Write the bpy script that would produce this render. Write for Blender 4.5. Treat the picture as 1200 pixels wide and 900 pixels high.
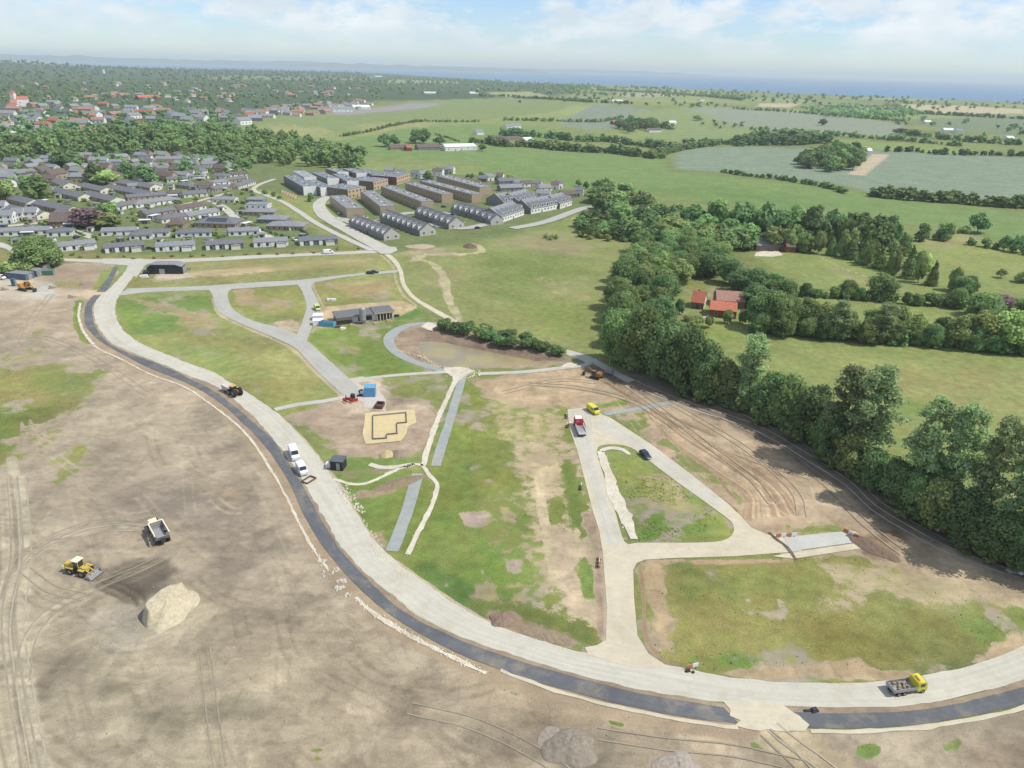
import bpy, math, random
import numpy as np
from mathutils import Vector
for o in list(bpy.data.objects): bpy.data.objects.remove(o)
SC = bpy.context.scene
COL = SC.collection
R = math.radians
# ------------------------------------------------------------------ camera
CAMH = 100.0
F_PX = 833.0            # focal length in photo pixels (photo 1200 x 900)
PITCH = R(24.0); ROLL = R(1.5)
cd = bpy.data.cameras.new('camera'); cam = bpy.data.objects.new('camera', cd); COL.objects.link(cam)
cd.sensor_width = 36; cd.lens = 36 * F_PX / 1200; cd.clip_start = 0.5; cd.clip_end = 120000
FW = Vector((0, math.cos(PITCH), -math.sin(PITCH)))
R0 = Vector((1, 0, 0)); U0 = Vector((0, math.sin(PITCH), math.cos(PITCH)))
RT = R0 * math.cos(ROLL) + U0 * math.sin(ROLL); UP = -R0 * math.sin(ROLL) + U0 * math.cos(ROLL)
from mathutils import Matrix
m = Matrix((RT, UP, -FW)).transposed().to_4x4(); m.translation = Vector((0, 0, CAMH)); cam.matrix_world = m
SC.camera = cam
# ------------------------------------------------------------------ light and sky
SUN_EL = R(55); SUN_AZ = math.atan2(0.985, -0.15)
sd = bpy.data.lights.new('sun', 'SUN'); sd.energy = 4.4; sd.angle = R(0.5); sd.color = (1.0, 0.95, 0.87)
sun = bpy.data.objects.new('sun', sd); COL.objects.link(sun)
sv = Vector((math.sin(SUN_AZ) * math.cos(SUN_EL), math.cos(SUN_AZ) * math.cos(SUN_EL), math.sin(SUN_EL)))
sun.rotation_euler = sv.to_track_quat('Z', 'Y').to_euler()
W = bpy.data.worlds.new('World'); SC.world = W; W.use_nodes = True
nt = W.node_tree; nt.nodes.clear()
def N(t, ty, **kw):
    n = t.nodes.new(ty)
    for k, v in kw.items(): setattr(n, k, v)
    return n
sky = N(nt, 'ShaderNodeTexSky'); sky.sky_type = 'NISHITA'; sky.sun_disc = False
sky.sun_elevation = SUN_EL; sky.sun_rotation = SUN_AZ; sky.altitude = 100; sky.air_density = 1.0; sky.dust_density = 0.25; sky.ozone_density = 1.0
tc = N(nt, 'ShaderNodeTexCoord'); mp = N(nt, 'ShaderNodeMapping'); mp.inputs['Scale'].default_value = (1, 1, 2.4)
mp.inputs['Location'].default_value = (2.1, 0.4, 0.23)
nt.links.new(tc.outputs['Generated'], mp.inputs[0])
n1 = N(nt, 'ShaderNodeTexNoise'); n1.inputs['Scale'].default_value = 10.5; n1.inputs['Detail'].default_value = 9; n1.inputs['Roughness'].default_value = 0.6
n1.inputs['Distortion'].default_value = 0.1
nt.links.new(mp.outputs[0], n1.inputs[0])
rp = N(nt, 'ShaderNodeValToRGB'); rp.color_ramp.elements[0].position = 0.43; rp.color_ramp.elements[1].position = 0.55
nt.links.new(n1.outputs[0], rp.inputs[0])
# cloud body brightness varies with a finer noise (thin grey bases, bright tops)
n2 = N(nt, 'ShaderNodeTexNoise'); n2.inputs['Scale'].default_value = 14; n2.inputs['Detail'].default_value = 6
nt.links.new(mp.outputs[0], n2.inputs[0])
cr = N(nt, 'ShaderNodeValToRGB'); cr.color_ramp.elements[0].position = 0.3; cr.color_ramp.elements[1].position = 0.7
cr.color_ramp.elements[0].color = (6.0, 6.7, 7.3, 1); cr.color_ramp.elements[1].color = (8.5, 8.7, 8.8, 1)
nt.links.new(n2.outputs[0], cr.inputs[0])
mx = N(nt, 'ShaderNodeMix', data_type='RGBA'); sc_ = N(nt, 'ShaderNodeMath', operation='MULTIPLY'); sc_.inputs[1].default_value = 0.85
sx_ = N(nt, 'ShaderNodeSeparateXYZ'); nt.links.new(tc.outputs['Generated'], sx_.inputs[0]); zr = N(nt, 'ShaderNodeMapRange'); zr.interpolation_type = 'SMOOTHSTEP'; zr.inputs[1].default_value = 0.0; zr.inputs[2].default_value = 0.055; nt.links.new(sx_.outputs['Z'], zr.inputs[0])
zm = N(nt, 'ShaderNodeMath', operation='MULTIPLY'); nt.links.new(rp.outputs[0], zm.inputs[0]); nt.links.new(zr.outputs[0], zm.inputs[1]); nt.links.new(zm.outputs[0], sc_.inputs[0]); nt.links.new(sc_.outputs[0], mx.inputs['Factor'])
tn = N(nt, 'ShaderNodeVectorMath', operation='MULTIPLY'); tn.inputs[1].default_value = (0.86, 1.02, 1.32); nt.links.new(sky.outputs[0], tn.inputs[0]); nt.links.new(tn.outputs[0], mx.inputs['A']); nt.links.new(cr.outputs[0], mx.inputs['B'])
bg = N(nt, 'ShaderNodeBackground'); bg.inputs[1].default_value = 0.112
nt.links.new(mx.outputs['Result'], bg.inputs[0])
wo = N(nt, 'ShaderNodeOutputWorld'); nt.links.new(bg.outputs[0], wo.inputs[0])
SC.view_settings.view_transform = 'Standard'; SC.view_settings.look = 'None'
SC.view_settings.exposure = 0.07; SC.view_settings.gamma = 1.0
SC.render.engine = 'CYCLES'
SC.cycles.max_bounces = 4; SC.cycles.volume_bounces = 0; SC.cycles.diffuse_bounces = 3; SC.cycles.glossy_bounces = 2
SC.cycles.transmission_bounces = 2; SC.cycles.transparent_max_bounces = 4
HAZE = 0.000072

# ------------------------------------------------------------------ maths helpers
random.seed(7)
_tab = np.random.RandomState(5).rand(256, 256)
def vnoise(x, y):
    xi = np.floor(x).astype(np.int64); yi = np.floor(y).astype(np.int64)
    fx = x - xi; fy = y - yi; fx = fx * fx * (3 - 2 * fx); fy = fy * fy * (3 - 2 * fy)
    a = _tab[xi & 255, yi & 255]; b = _tab[(xi + 1) & 255, yi & 255]; c = _tab[xi & 255, (yi + 1) & 255]; d = _tab[(xi + 1) & 255, (yi + 1) & 255]
    return (a * (1 - fx) + b * fx) * (1 - fy) + (c * (1 - fx) + d * fx) * fy
def fbm(x, y, s, o=4):
    v = 0; a = 0.5; t = 0
    x = np.asarray(x, float) / s; y = np.asarray(y, float) / s
    for i in range(o):
        v = v + a * vnoise(x + 17.3 * i, y + 9.1 * i); t += a; a *= 0.5; x = x * 2.03; y = y * 2.03
    return v / t
def sstep(a, b, x):
    t = np.clip((x - a) / (b - a), 0, 1); return t * t * (3 - 2 * t)
def H(x, y):
    """terrain height: the building site is level, the country behind it rolls gently"""
    x = np.asarray(x, float); y = np.asarray(y, float); r = np.hypot(x, y)
    w = sstep(620, 1300, r)
    h = w * (7 * np.sin(x / 310 + 0.7) * np.cos(y / 420 + 0.3) + 4 * np.sin(x / 173 - y / 260 + 2.0))
    h = h * (1 - sstep(3000, 3800, r))
    h = h + 62 * np.exp(-((x + 4300) / 1500) ** 2 - ((y - 5200) / 900) ** 2)
    return h
def ray(px, py):
    u = px - 600.0; v = 450.0 - py
    return (FW * F_PX + RT * u + UP * v).normalized()
def P(px, py, up=0.0):
    d = ray(px, py); h = 0.0
    dz = min(d.z, -0.0035)
    for i in range(12):
        t = (CAMH - h) / -dz; x = d.x * t; y = d.y * t
        h = 0.6 * float(H(x, y)) + 0.4 * h
    return Vector((x, y, float(H(x, y)) + up))
def mpp(px, py):            # metres per photo pixel across the view at that ground point
    p = P(px, py); return math.sqrt(p.x ** 2 + p.y ** 2 + (CAMH - p.z) ** 2) / F_PX
def toheight(px, py, top):  # height of a thing standing at (px,py) whose top shows at row top
    p = P(px, py); D = math.hypot(p.x, p.y); d = ray(px, top)
    return CAMH + d.z / math.hypot(d.x, d.y) * D - p.z
def lin(c): return tuple((v / 255 / 12.92) if v / 255 <= 0.04045 else ((v / 255 + 0.055) / 1.055) ** 2.4 for v in c)
KA = 0.70                   # photo colour to surface colour (the photo is bright)
def alb(r, g, b, k=KA): return tuple(min(0.85, v * k) for v in lin((r, g, b)))

# ------------------------------------------------------------------ materials
MATS = {}
def mat(name, color, rough=0.85, metal=0.0, var=0.12, scale=1.5, spec=0.3, bump=0.0):
    if name in MATS: return MATS[name]
    m = bpy.data.materials.new(name); m.use_nodes = True; t = m.node_tree; b = t.nodes['Principled BSDF']
    b.inputs['Roughness'].default_value = rough; b.inputs['Metallic'].default_value = metal; b.inputs['Specular IOR Level'].default_value = spec
    co = N(t, 'ShaderNodeTexCoord'); no = N(t, 'ShaderNodeTexNoise'); no.inputs['Scale'].default_value = scale; no.inputs['Detail'].default_value = 5
    t.links.new(co.outputs['Object'], no.inputs[0])
    r = N(t, 'ShaderNodeValToRGB'); r.color_ramp.elements[0].position = 0.3; r.color_ramp.elements[1].position = 0.7
    r.color_ramp.elements[0].color = (*[c * (1 - var) for c in color], 1); r.color_ramp.elements[1].color = (*[min(1, c * (1 + var)) for c in color], 1)
    t.links.new(no.outputs[0], r.inputs[0]); t.links.new(r.outputs[0], b.inputs['Base Color'])
    if bump:
        bp = N(t, 'ShaderNodeBump'); bp.inputs['Strength'].default_value = bump; bp.inputs['Distance'].default_value = 0.1
        t.links.new(no.outputs[0], bp.inputs['Height']); t.links.new(bp.outputs[0], b.inputs['Normal'])
    MATS[name] = m; return m
def roofmat(name, color, pitch=0.35):
    """tiled roof: courses and tile columns as fine relief and tone"""
    m = mat(name, color, 0.8, 0, 0.18, 1.1)
    t = m.node_tree; b = t.nodes['Principled BSDF']
    co = N(t, 'ShaderNodeTexCoord'); w = N(t, 'ShaderNodeTexWave'); w.inputs['Scale'].default_value = 1 / pitch / 6.28 * 6; w.bands_direction = 'X'
    t.links.new(co.outputs['Object'], w.inputs[0])
    bp = N(t, 'ShaderNodeBump'); bp.inputs['Strength'].default_value = 0.25; bp.inputs['Distance'].default_value = 0.05
    t.links.new(w.outputs[0], bp.inputs['Height']); t.links.new(bp.outputs[0], b.inputs['Normal'])
    return m
def ground_mat():
    m = bpy.data.materials.new('ground_cover'); m.use_nodes = True; t = m.node_tree; b = t.nodes['Principled BSDF']
    b.inputs['Roughness'].default_value = 0.95; b.inputs['Specular IOR Level'].default_value = 0.12
    L = t.links.new
    a1 = N(t, 'ShaderNodeAttribute', attribute_name='soil'); a2 = N(t, 'ShaderNodeAttribute', attribute_name='turf')
    geo = N(t, 'ShaderNodeNewGeometry')
    def noise(scale, detail=4, rough=0.55, vec=None, dist=0.0):
        n = N(t, 'ShaderNodeTexNoise'); n.inputs['Scale'].default_value = scale; n.inputs['Detail'].default_value = detail; n.inputs['Roughness'].default_value = rough
        n.inputs['Distortion'].default_value = dist
        L(vec or geo.outputs['Position'], n.inputs[0]); return n.outputs[0]
    def ramp(src, p0, c0, p1, c1):
        r = N(t, 'ShaderNodeMapRange'); r.inputs[1].default_value = p0; r.inputs[2].default_value = p1; r.inputs[3].default_value = c0; r.inputs[4].default_value = c1
        L(src, r.inputs[0]); return r.outputs[0]
    def M(op, x, y):
        n = N(t, 'ShaderNodeMath', operation=op)
        for i, v in enumerate((x, y)):
            if isinstance(v, (int, float)): n.inputs[i].default_value = v
            else: L(v, n.inputs[i])
        return n.outputs[0]
    def mulcol(col, f):
        n = N(t, 'ShaderNodeVectorMath', operation='SCALE'); L(col, n.inputs[0]); L(f, n.inputs['Scale']); return n.outputs[0]
    fine = noise(2.6, 5, 0.65); med = noise(0.33, 4, 0.6); big = noise(0.05, 4, 0.6)
    mpn = N(t, 'ShaderNodeMapping'); mpn.inputs['Rotation'].default_value = (0, 0, R(38)); mpn.inputs['Scale'].default_value = (0.22, 1.0, 1)
    L(geo.outputs['Position'], mpn.inputs[0]); streak = noise(0.9, 4, 0.6, mpn.outputs[0], 0.6)
    mpn2 = N(t, 'ShaderNodeMapping'); mpn2.inputs['Rotation'].default_value = (0, 0, R(-28)); mpn2.inputs['Scale'].default_value = (0.08, 1.0, 1)
    L(geo.outputs['Position'], mpn2.inputs[0]); streak2 = noise(0.28, 3, 0.6, mpn2.outputs[0], 0.9)
    sf = M('MULTIPLY', M('MULTIPLY', ramp(fine, 0.3, 0.88, 0.7, 1.12), ramp(streak, 0.3, 0.92, 0.7, 1.07)), M('MULTIPLY', ramp(big, 0.35, 0.86, 0.65, 1.12), ramp(streak2, 0.3, 0.95, 0.7, 1.04)))
    sf = M('MULTIPLY', sf, ramp(noise(0.14, 5, 0.6, None, 0.8), 0.32, 0.88, 0.68, 1.09)); soil = mulcol(a1.outputs['Color'], sf)
    gf = M('MULTIPLY', M('MULTIPLY', ramp(fine, 0.25, 0.66, 0.75, 1.34), ramp(med, 0.3, 0.8, 0.7, 1.2)), ramp(big, 0.35, 0.9, 0.65, 1.1))
    turf = mulcol(a2.outputs['Color'], gf)
    hs = N(t, 'ShaderNodeHueSaturation'); L(turf, hs.inputs['Color']); L(ramp(noise(0.12, 4, 0.65), 0.3, 0.475, 0.7, 0.515), hs.inputs['Hue'])
    pert = M('ADD', M('MULTIPLY', M('SUBTRACT', fine, 0.5), 1.5), M('MULTIPLY', M('SUBTRACT', med, 0.5), 1.5))
    # noise only bites where the cover is partial
    c = a1.outputs['Alpha']; edge = M('MULTIPLY', M('MULTIPLY', c, M('SUBTRACT', 1.0, c)), 4.0)
    cov = M('ADD', c, M('MULTIPLY', pert, edge))
    fac = ramp(cov, 0.40, 0, 0.60, 1.0)
    mx = N(t, 'ShaderNodeMix', data_type='RGBA'); L(fac, mx.inputs['Factor']); L(soil, mx.inputs['A']); L(hs.outputs[0], mx.inputs['B'])
    L(mx.outputs['Result'], b.inputs['Base Color'])
    bp = N(t, 'ShaderNodeBump'); bp.inputs['Strength'].default_value = 0.55; bp.inputs['Distance'].default_value = 0.25
    L(M('ADD', fine, M('MULTIPLY', streak, 0.8)), bp.inputs['Height']); L(bp.outputs[0], b.inputs['Normal'])
    return m
def road_mat(name, color, var=0.1, stain=0.12, rough=0.9, streak=0.0, joints=False):
    m = bpy.data.materials.new(name); m.use_nodes = True; t = m.node_tree; b = t.nodes['Principled BSDF']; L = t.links.new
    b.inputs['Roughness'].default_value = rough; b.inputs['Specular IOR Level'].default_value = 0.2
    geo = N(t, 'ShaderNodeNewGeometry'); uv = N(t, 'ShaderNodeUVMap'); uv.uv_map = 'along'
    col = N(t, 'ShaderNodeRGB'); col.outputs[0].default_value = (*color, 1)
    cur = col.outputs[0]
    def mul(src, lo, hi, cur, p0=0.32, p1=0.68):
        r = N(t, 'ShaderNodeMapRange'); r.inputs[1].default_value = p0; r.inputs[2].default_value = p1; r.inputs[3].default_value = lo; r.inputs[4].default_value = hi
        L(src, r.inputs[0]); n = N(t, 'ShaderNodeVectorMath', operation='SCALE'); L(cur, n.inputs[0]); L(r.outputs[0], n.inputs['Scale']); return n.outputs[0]
    for s, v in ((3.0, var * 0.8), (0.45, var), (0.07, stain)):
        n = N(t, 'ShaderNodeTexNoise'); n.inputs['Scale'].default_value = s; n.inputs['Detail'].default_value = 5; n.inputs['Roughness'].default_value = 0.65
        L(geo.outputs['Position'], n.inputs[0]); cur = mul(n.outputs[0], 1 - v, 1 + v * 0.7, cur)
    if streak:   # wheel-polished lines along the road: uv.y runs across
        mpn = N(t, 'ShaderNodeMapping'); mpn.inputs['Scale'].default_value = (0.02, 1.3, 1); L(uv.outputs[0], mpn.inputs[0])
        n = N(t, 'ShaderNodeTexNoise'); n.inputs['Scale'].default_value = 1.0; n.inputs['Detail'].default_value = 3; L(mpn.outputs[0], n.inputs[0])
        cur = mul(n.outputs[0], 1 - streak, 1 + streak, cur)
    dn_ = N(t, 'ShaderNodeTexNoise'); dn_.inputs['Scale'].default_value = 0.16; dn_.inputs['Detail'].default_value = 7; dn_.inputs['Roughness'].default_value = 0.7; L(geo.outputs['Position'], dn_.inputs[0])
    dr = N(t, 'ShaderNodeMapRange'); dr.inputs[1].default_value = 0.5; dr.inputs[2].default_value = 0.68; dr.inputs[4].default_value = 0.42; L(dn_.outputs[0], dr.inputs[0])
    dm = N(t, 'ShaderNodeMix', data_type='RGBA'); L(dr.outputs[0], dm.inputs['Factor']); L(cur, dm.inputs['A']); dm.inputs['B'].default_value = (*alb(188, 174, 146), 1)
    bpn = N(t, 'ShaderNodeBump'); bpn.inputs['Strength'].default_value = 0.35; bpn.inputs['Distance'].default_value = 0.08; L(dn_.outputs[0], bpn.inputs['Height']); L(bpn.outputs[0], b.inputs['Normal'])
    L(dm.outputs['Result'], b.inputs['Base Color'])
    return m
def leafmat(name, color, tvar=0.35):
    m = bpy.data.materials.new(name); m.use_nodes = True; t = m.node_tree; L = t.links.new
    b = t.nodes['Principled BSDF']; b.inputs['Roughness'].default_value = 0.75; b.inputs['Specular IOR Level'].default_value = 0.15
    at = N(t, 'ShaderNodeAttribute', attribute_name='leaf'); oi = N(t, 'ShaderNodeObjectInfo')
    col = N(t, 'ShaderNodeRGB'); col.outputs[0].default_value = (*color, 1)
    hs = N(t, 'ShaderNodeHueSaturation'); L(col.outputs[0], hs.inputs['Color'])
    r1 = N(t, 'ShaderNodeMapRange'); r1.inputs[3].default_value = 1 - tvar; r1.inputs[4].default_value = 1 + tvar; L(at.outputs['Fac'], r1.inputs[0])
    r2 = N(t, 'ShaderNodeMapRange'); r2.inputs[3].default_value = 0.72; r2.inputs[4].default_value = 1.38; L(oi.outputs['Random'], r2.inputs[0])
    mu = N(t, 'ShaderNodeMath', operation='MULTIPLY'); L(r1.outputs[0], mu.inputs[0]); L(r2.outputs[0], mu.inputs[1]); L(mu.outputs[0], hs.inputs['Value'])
    r3 = N(t, 'ShaderNodeMapRange'); r3.inputs[3].default_value = 0.470; r3.inputs[4].default_value = 0.511; L(oi.outputs['Random'], r3.inputs[0]); L(r3.outputs[0], hs.inputs['Hue'])
    L(hs.outputs[0], b.inputs['Base Color'])
    tr = N(t, 'ShaderNodeBsdfTranslucent'); L(hs.outputs[0], tr.inputs[0]); ms = N(t, 'ShaderNodeMixShader'); ms.inputs[0].default_value = 0.40
    out = t.nodes['Material Output']; L(b.outputs[0], ms.inputs[1]); L(tr.outputs[0], ms.inputs[2]); L(ms.outputs[0], out.inputs['Surface'])
    return m

# ------------------------------------------------------------------ object helpers
def tag(o, label=None, cat=None, group=None, kind=None):
    if label: o['label'] = label
    if cat: o['category'] = cat
    if group: o['group'] = group
    if kind: o['kind'] = kind
    return o
def link(name, me, parent=None, loc=None, rz=None):
    o = bpy.data.objects.new(name, me); COL.objects.link(o)
    if parent: o.parent = parent
    if loc is not None: o.location = loc
    if rz is not None: o.rotation_euler = (0, 0, rz)
    return o
def thing(name, label, cat, loc, rz=0.0, group=None):
    o = link(name, None, None, loc, rz); o.empty_display_size = 0.5
    return tag(o, label, cat, group)
class MB:
    def __init__(s): s.v = []; s.f = []; s.m = []; s.cur = 0
    def add(s, vs, fs):
        n = len(s.v); s.v += [tuple(v) for v in vs]; s.f += [tuple(i + n for i in f) for f in fs]; s.m += [s.cur] * len(fs); return s
    def box(s, x, y, z, sx, sy, sz, rz=0, tx=1, ty=1, ox=0, oy=0):
        """box centred in x,y standing on z; top scaled by tx,ty and shifted by ox,oy"""
        vs = []
        for zz, a, b, dx, dy in ((0, 1, 1, 0, 0), (sz, tx, ty, ox, oy)):
            for i, j in ((-1, -1), (1, -1), (1, 1), (-1, 1)):
                X = i * sx / 2 * a + dx; Y = j * sy / 2 * b + dy
                vs.append((x + X * math.cos(rz) - Y * math.sin(rz), y + X * math.sin(rz) + Y * math.cos(rz), z + zz))
        return s.add(vs, [(3, 2, 1, 0), (4, 5, 6, 7), (0, 1, 5, 4), (1, 2, 6, 5), (2, 3, 7, 6), (3, 0, 4, 7)])
    def prism(s, prof, y0, y1):      # profile in x,z extruded along y
        n = len(prof); vs = [(p[0], y0, p[1]) for p in prof] + [(p[0], y1, p[1]) for p in prof]
        return s.add(vs, [tuple(range(n)), tuple(range(2 * n - 1, n - 1, -1))] + [(i, i + n, (i + 1) % n + n, (i + 1) % n) for i in range(n)])
    def cyl(s, p0, p1, r, n=12, r1=None):
        p0 = Vector(p0); p1 = Vector(p1); a = (p1 - p0).normalized(); u = a.orthogonal().normalized(); w = a.cross(u); r1 = r if r1 is None else r1
        vs = [p0 + (u * math.cos(6.2832 * i / n) + w * math.sin(6.2832 * i / n)) * r for i in range(n)] + [p1 + (u * math.cos(6.2832 * i / n) + w * math.sin(6.2832 * i / n)) * r1 for i in range(n)]
        return s.add(vs, [tuple(range(n - 1, -1, -1)), tuple(range(n, 2 * n))] + [(i, (i + 1) % n, (i + 1) % n + n, i + n) for i in range(n)])
    def beam(s, p0, p1, w, h):
        p0 = Vector(p0); p1 = Vector(p1); a = (p1 - p0).normalized(); u = a.cross(Vector((0, 0, 1)))
        u = (u if u.length > 1e-3 else Vector((1, 0, 0))).normalized() * w / 2; v = u.cross(a).normalized() * h / 2
        vs = [p + i * u + j * v for p in (p0, p1) for i, j in ((-1, -1), (1, -1), (1, 1), (-1, 1))]
        return s.add(vs, [(3, 2, 1, 0), (4, 5, 6, 7), (0, 1, 5, 4), (1, 2, 6, 5), (2, 3, 7, 6), (3, 0, 4, 7)])
    def mesh(s, name, mats, smooth=False, bevel=0):
        me = bpy.data.meshes.new(name); me.from_pydata(s.v, [], s.f)
        for m_ in (mats if isinstance(mats, (list, tuple)) else [mats]): me.materials.append(m_)
        if any(s.m): me.polygons.foreach_set('material_index', s.m)
        if smooth: me.polygons.foreach_set('use_smooth', [True] * len(s.f))
        me.update()
        if bevel:
            import bmesh
            b = bmesh.new(); b.from_mesh(me)
            bmesh.ops.recalc_face_normals(b, faces=b.faces[:])
            es = [e for e in b.edges if len(e.link_faces) == 2 and e.calc_face_angle(0) > 0.4]
            bmesh.ops.bevel(b, geom=es, offset=bevel, segments=2, affect='EDGES', clamp_overlap=True)
            b.to_mesh(me); b.free()
        return me
    def build(s, name, mats, parent=None, loc=None, rz=None, smooth=False, bevel=0):
        return link(name, s.mesh(name, mats, smooth, bevel), parent, loc, rz)
def npmesh(name, v, f, mats, midx=None, smooth=False, attr=None):
    """v (n,3), f (m,k) arrays"""
    me = bpy.data.meshes.new(name); k = f.shape[1]
    me.vertices.add(len(v)); me.vertices.foreach_set('co', v.astype(np.float32).ravel())
    me.loops.add(f.size); me.loops.foreach_set('vertex_index', f.astype(np.int32).ravel())
    me.polygons.add(len(f)); me.polygons.foreach_set('loop_start', np.arange(0, f.size, k, dtype=np.int32))
    try: me.polygons.foreach_set('loop_total', np.full(len(f), k, dtype=np.int32))
    except Exception: pass
    for m_ in (mats if isinstance(mats, (list, tuple)) else [mats]): me.materials.append(m_)
    if midx is not None: me.polygons.foreach_set('material_index', midx.astype(np.int32))
    if smooth: me.polygons.foreach_set('use_smooth', np.ones(len(f), dtype=bool))
    me.update(calc_edges=True)
    if attr:
        for an, (ty, dom, data) in attr.items():
            a = me.attributes.new(an, ty, dom); a.data.foreach_set('color' if 'COLOR' in ty else 'value', data.astype(np.float32).ravel())
    return me
def copy_tree(o, parent=None):
    c = o.copy(); COL.objects.link(c)
    if parent: c.parent = parent
    for ch in KIDS.get(o.name, []): copy_tree(ch, c)
    return c
KIDS = {}
def ordinal(n):
    w = ['first', 'second', 'third', 'fourth', 'fifth', 'sixth', 'seventh', 'eighth', 'ninth', 'tenth', 'eleventh', 'twelfth', 'thirteenth', 'fourteenth', 'fifteenth', 'sixteenth', 'seventeenth', 'eighteenth', 'nineteenth', 'twentieth']
    if n < 20: return w[n]
    return ['twenty-', 'thirty-', 'forty-', 'fifty-', 'sixty-', 'seventy-', 'eighty-', 'ninety-', 'hundred and '][(n + 1) // 10 - 2] + w[(n + 1) % 10 - 1] if (n + 1) % 10 else ['thirtieth', 'fortieth', 'fiftieth', 'sixtieth', 'seventieth', 'eightieth', 'ninetieth', 'hundredth', 'hundred and tenth'][(n + 1) // 10 - 3]
# ------------------------------------------------------------------ the land
az_f = np.arange(-48, 48.01, 0.13)
AZ = np.radians(np.concatenate([np.arange(-80, -48, 1.5), az_f, np.arange(49.3, 81, 1.5)]))
rr = [30.0]
while rr[-1] < 70: rr.append(rr[-1] + 2.0)
while rr[-1] < 9500: rr.append(rr[-1] + min(60, 1.6 * (CAMH ** 2 + rr[-1] ** 2) / (CAMH * F_PX)))
RR = np.array(rr)
A_, R_ = np.meshgrid(AZ, RR)
TX = (R_ * np.sin(A_)).ravel(); TY = (R_ * np.cos(A_)).ravel(); NV = TX.size
COAST_PX = [(-300, 71.5), (-100, 73), (0, 75), (110, 79), (200, 80.5), (300, 81), (400, 83), (450, 86), (500, 89.5), (560, 93), (600, 96), (700, 99.5), (800, 103.5), (900, 108), (1000, 112), (1100, 116), (1200, 119.5), (1350, 124), (1600, 131)]
def flatP(px, py):
    d = ray(px, py); t = CAMH / -min(d.z, -0.006); return d.x * t, d.y * t
cst = [flatP(*p) for p in COAST_PX]; caz = np.array([math.atan2(x, y) for x, y in cst]); cr_ = np.array([math.hypot(x, y) for x, y in cst])
CR = np.interp(A_.ravel(), caz, cr_) + 160 * (fbm(TX, TY, 500) - 0.5)
TZ = H(TX, TY)
land = 1 - sstep(-60, 60, R_.ravel() - CR)
TZ = TZ * land - 24 * (1 - land)
soil = np.zeros((NV, 4)); turf = np.ones((NV, 4))
soil[:, :3] = alb(172, 161, 140); soil[:, 3] = 1.0
turf[:, :3] = alb(138, 150, 92)
NZ1 = fbm(TX, TY, 9, 4) - 0.5; NZ2 = fbm(TX + 900, TY + 300, 45, 4) - 0.5; NZ3 = fbm(TX + 300, TY + 1900, 2.5, 3) - 0.5
NZB = fbm(TX + 5000, TY, 300, 4) - 0.5
def W2(pts): return np.array([[*P(*p)[:2]] for p in pts])
def segd(x, y, poly, closed):
    n = len(poly); best = np.full(x.shape, 1e18)
    for i in range(n if closed else n - 1):
        ax, ay = poly[i]; bx, by = poly[(i + 1) % n]; dx = bx - ax; dy = by - ay; l2 = dx * dx + dy * dy + 1e-9
        t = np.clip(((x - ax) * dx + (y - ay) * dy) / l2, 0, 1); d = (x - ax - t * dx) ** 2 + (y - ay - t * dy) ** 2
        np.minimum(best, d, out=best)
    return np.sqrt(best)
def inside(x, y, poly):
    r = np.zeros(x.shape, bool); n = len(poly)
    for i in range(n):
        ax, ay = poly[i]; bx, by = poly[(i + 1) % n]
        if ay == by: continue
        c = ((ay > y) != (by > y)) & (x < (bx - ax) * (y - ay) / (by - ay) + ax); r ^= c
    return r
def spline(pts, step=None, k=6):
    """Catmull-Rom through world points"""
    p = np.array(pts, float); p = np.vstack([2 * p[0] - p[1], p, 2 * p[-1] - p[-2]]); out = []
    for i in range(1, len(p) - 2):
        L_ = np.linalg.norm(p[i + 1] - p[i]); kk = k if step is None else max(2, int(L_ / step))
        for j in range(kk):
            t = j / kk
            out.append(0.5 * ((2 * p[i]) + (-p[i - 1] + p[i + 1]) * t + (2 * p[i - 1] - 5 * p[i] + 4 * p[i + 1] - p[i + 2]) * t * t + (-p[i - 1] + 3 * p[i] - 3 * p[i + 1] + p[i + 2]) * t ** 3))
    out.append(p[-2]); return np.array(out)
def mask(poly, feather=1.0, wob=1.0, closed=True, width=0, world=False):
    q = poly if world else W2(poly)
    mg = feather + wob + width + 2; x0, y0 = q.min(0) - mg; x1, y1 = q.max(0) + mg
    idx = np.nonzero((TX > x0) & (TX < x1) & (TY > y0) & (TY < y1))[0]
    x = TX[idx]; y = TY[idx]; d = segd(x, y, q, closed)
    if closed: d = np.where(inside(x, y, q), -d, d)
    else: d = d - width / 2
    d = d + (NZ1[idx] * 1.5 + NZ2[idx] * 0.8 + NZ3[idx] * 0.7) * wob
    return idx, 1 - sstep(-feather, feather, d)
def grass(poly, col, cover=1.0, feather=1.5, wob=1.5, k=1.0, **kw):
    idx, m_ = mask(poly, feather * (1.5 if feather > .9 else 1), wob * (2.2 if wob > .9 else 1), **kw); m1 = (m_ * k)[:, None]; c0 = soil[idx, 3]
    turf[idx, :3] = turf[idx, :3] * (1 - m1) + np.array(alb(col[0] * 1.01, col[1] * .945, col[2] * .97)) * m1
    soil[idx, 3] = c0 * (1 - m_ * k) + cover * m_ * k
def earth(poly, col, cover=0.0, feather=1.5, wob=1.5, k=1.0, **kw):
    idx, m_ = mask(poly, feather * (1.5 if feather > .9 else 1), wob * (2.2 if wob > .9 else 1), **kw); m1 = (m_ * k)[:, None]
    soil[idx, :3] = soil[idx, :3] * (1 - m1) + np.array(alb(col[0] * 1.012, col[1] * .995, col[2] * .97)) * m1
    soil[idx, 3] = soil[idx, 3] * (1 - m_ * k) + cover * m_ * k
def tint(poly, f, feather=2, wob=2, **kw):
    idx, m_ = mask(poly, feather, wob, **kw); s = (1 + (f - 1) * m_)[:, None]; soil[idx, :3] *= s; turf[idx, :3] *= s
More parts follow.
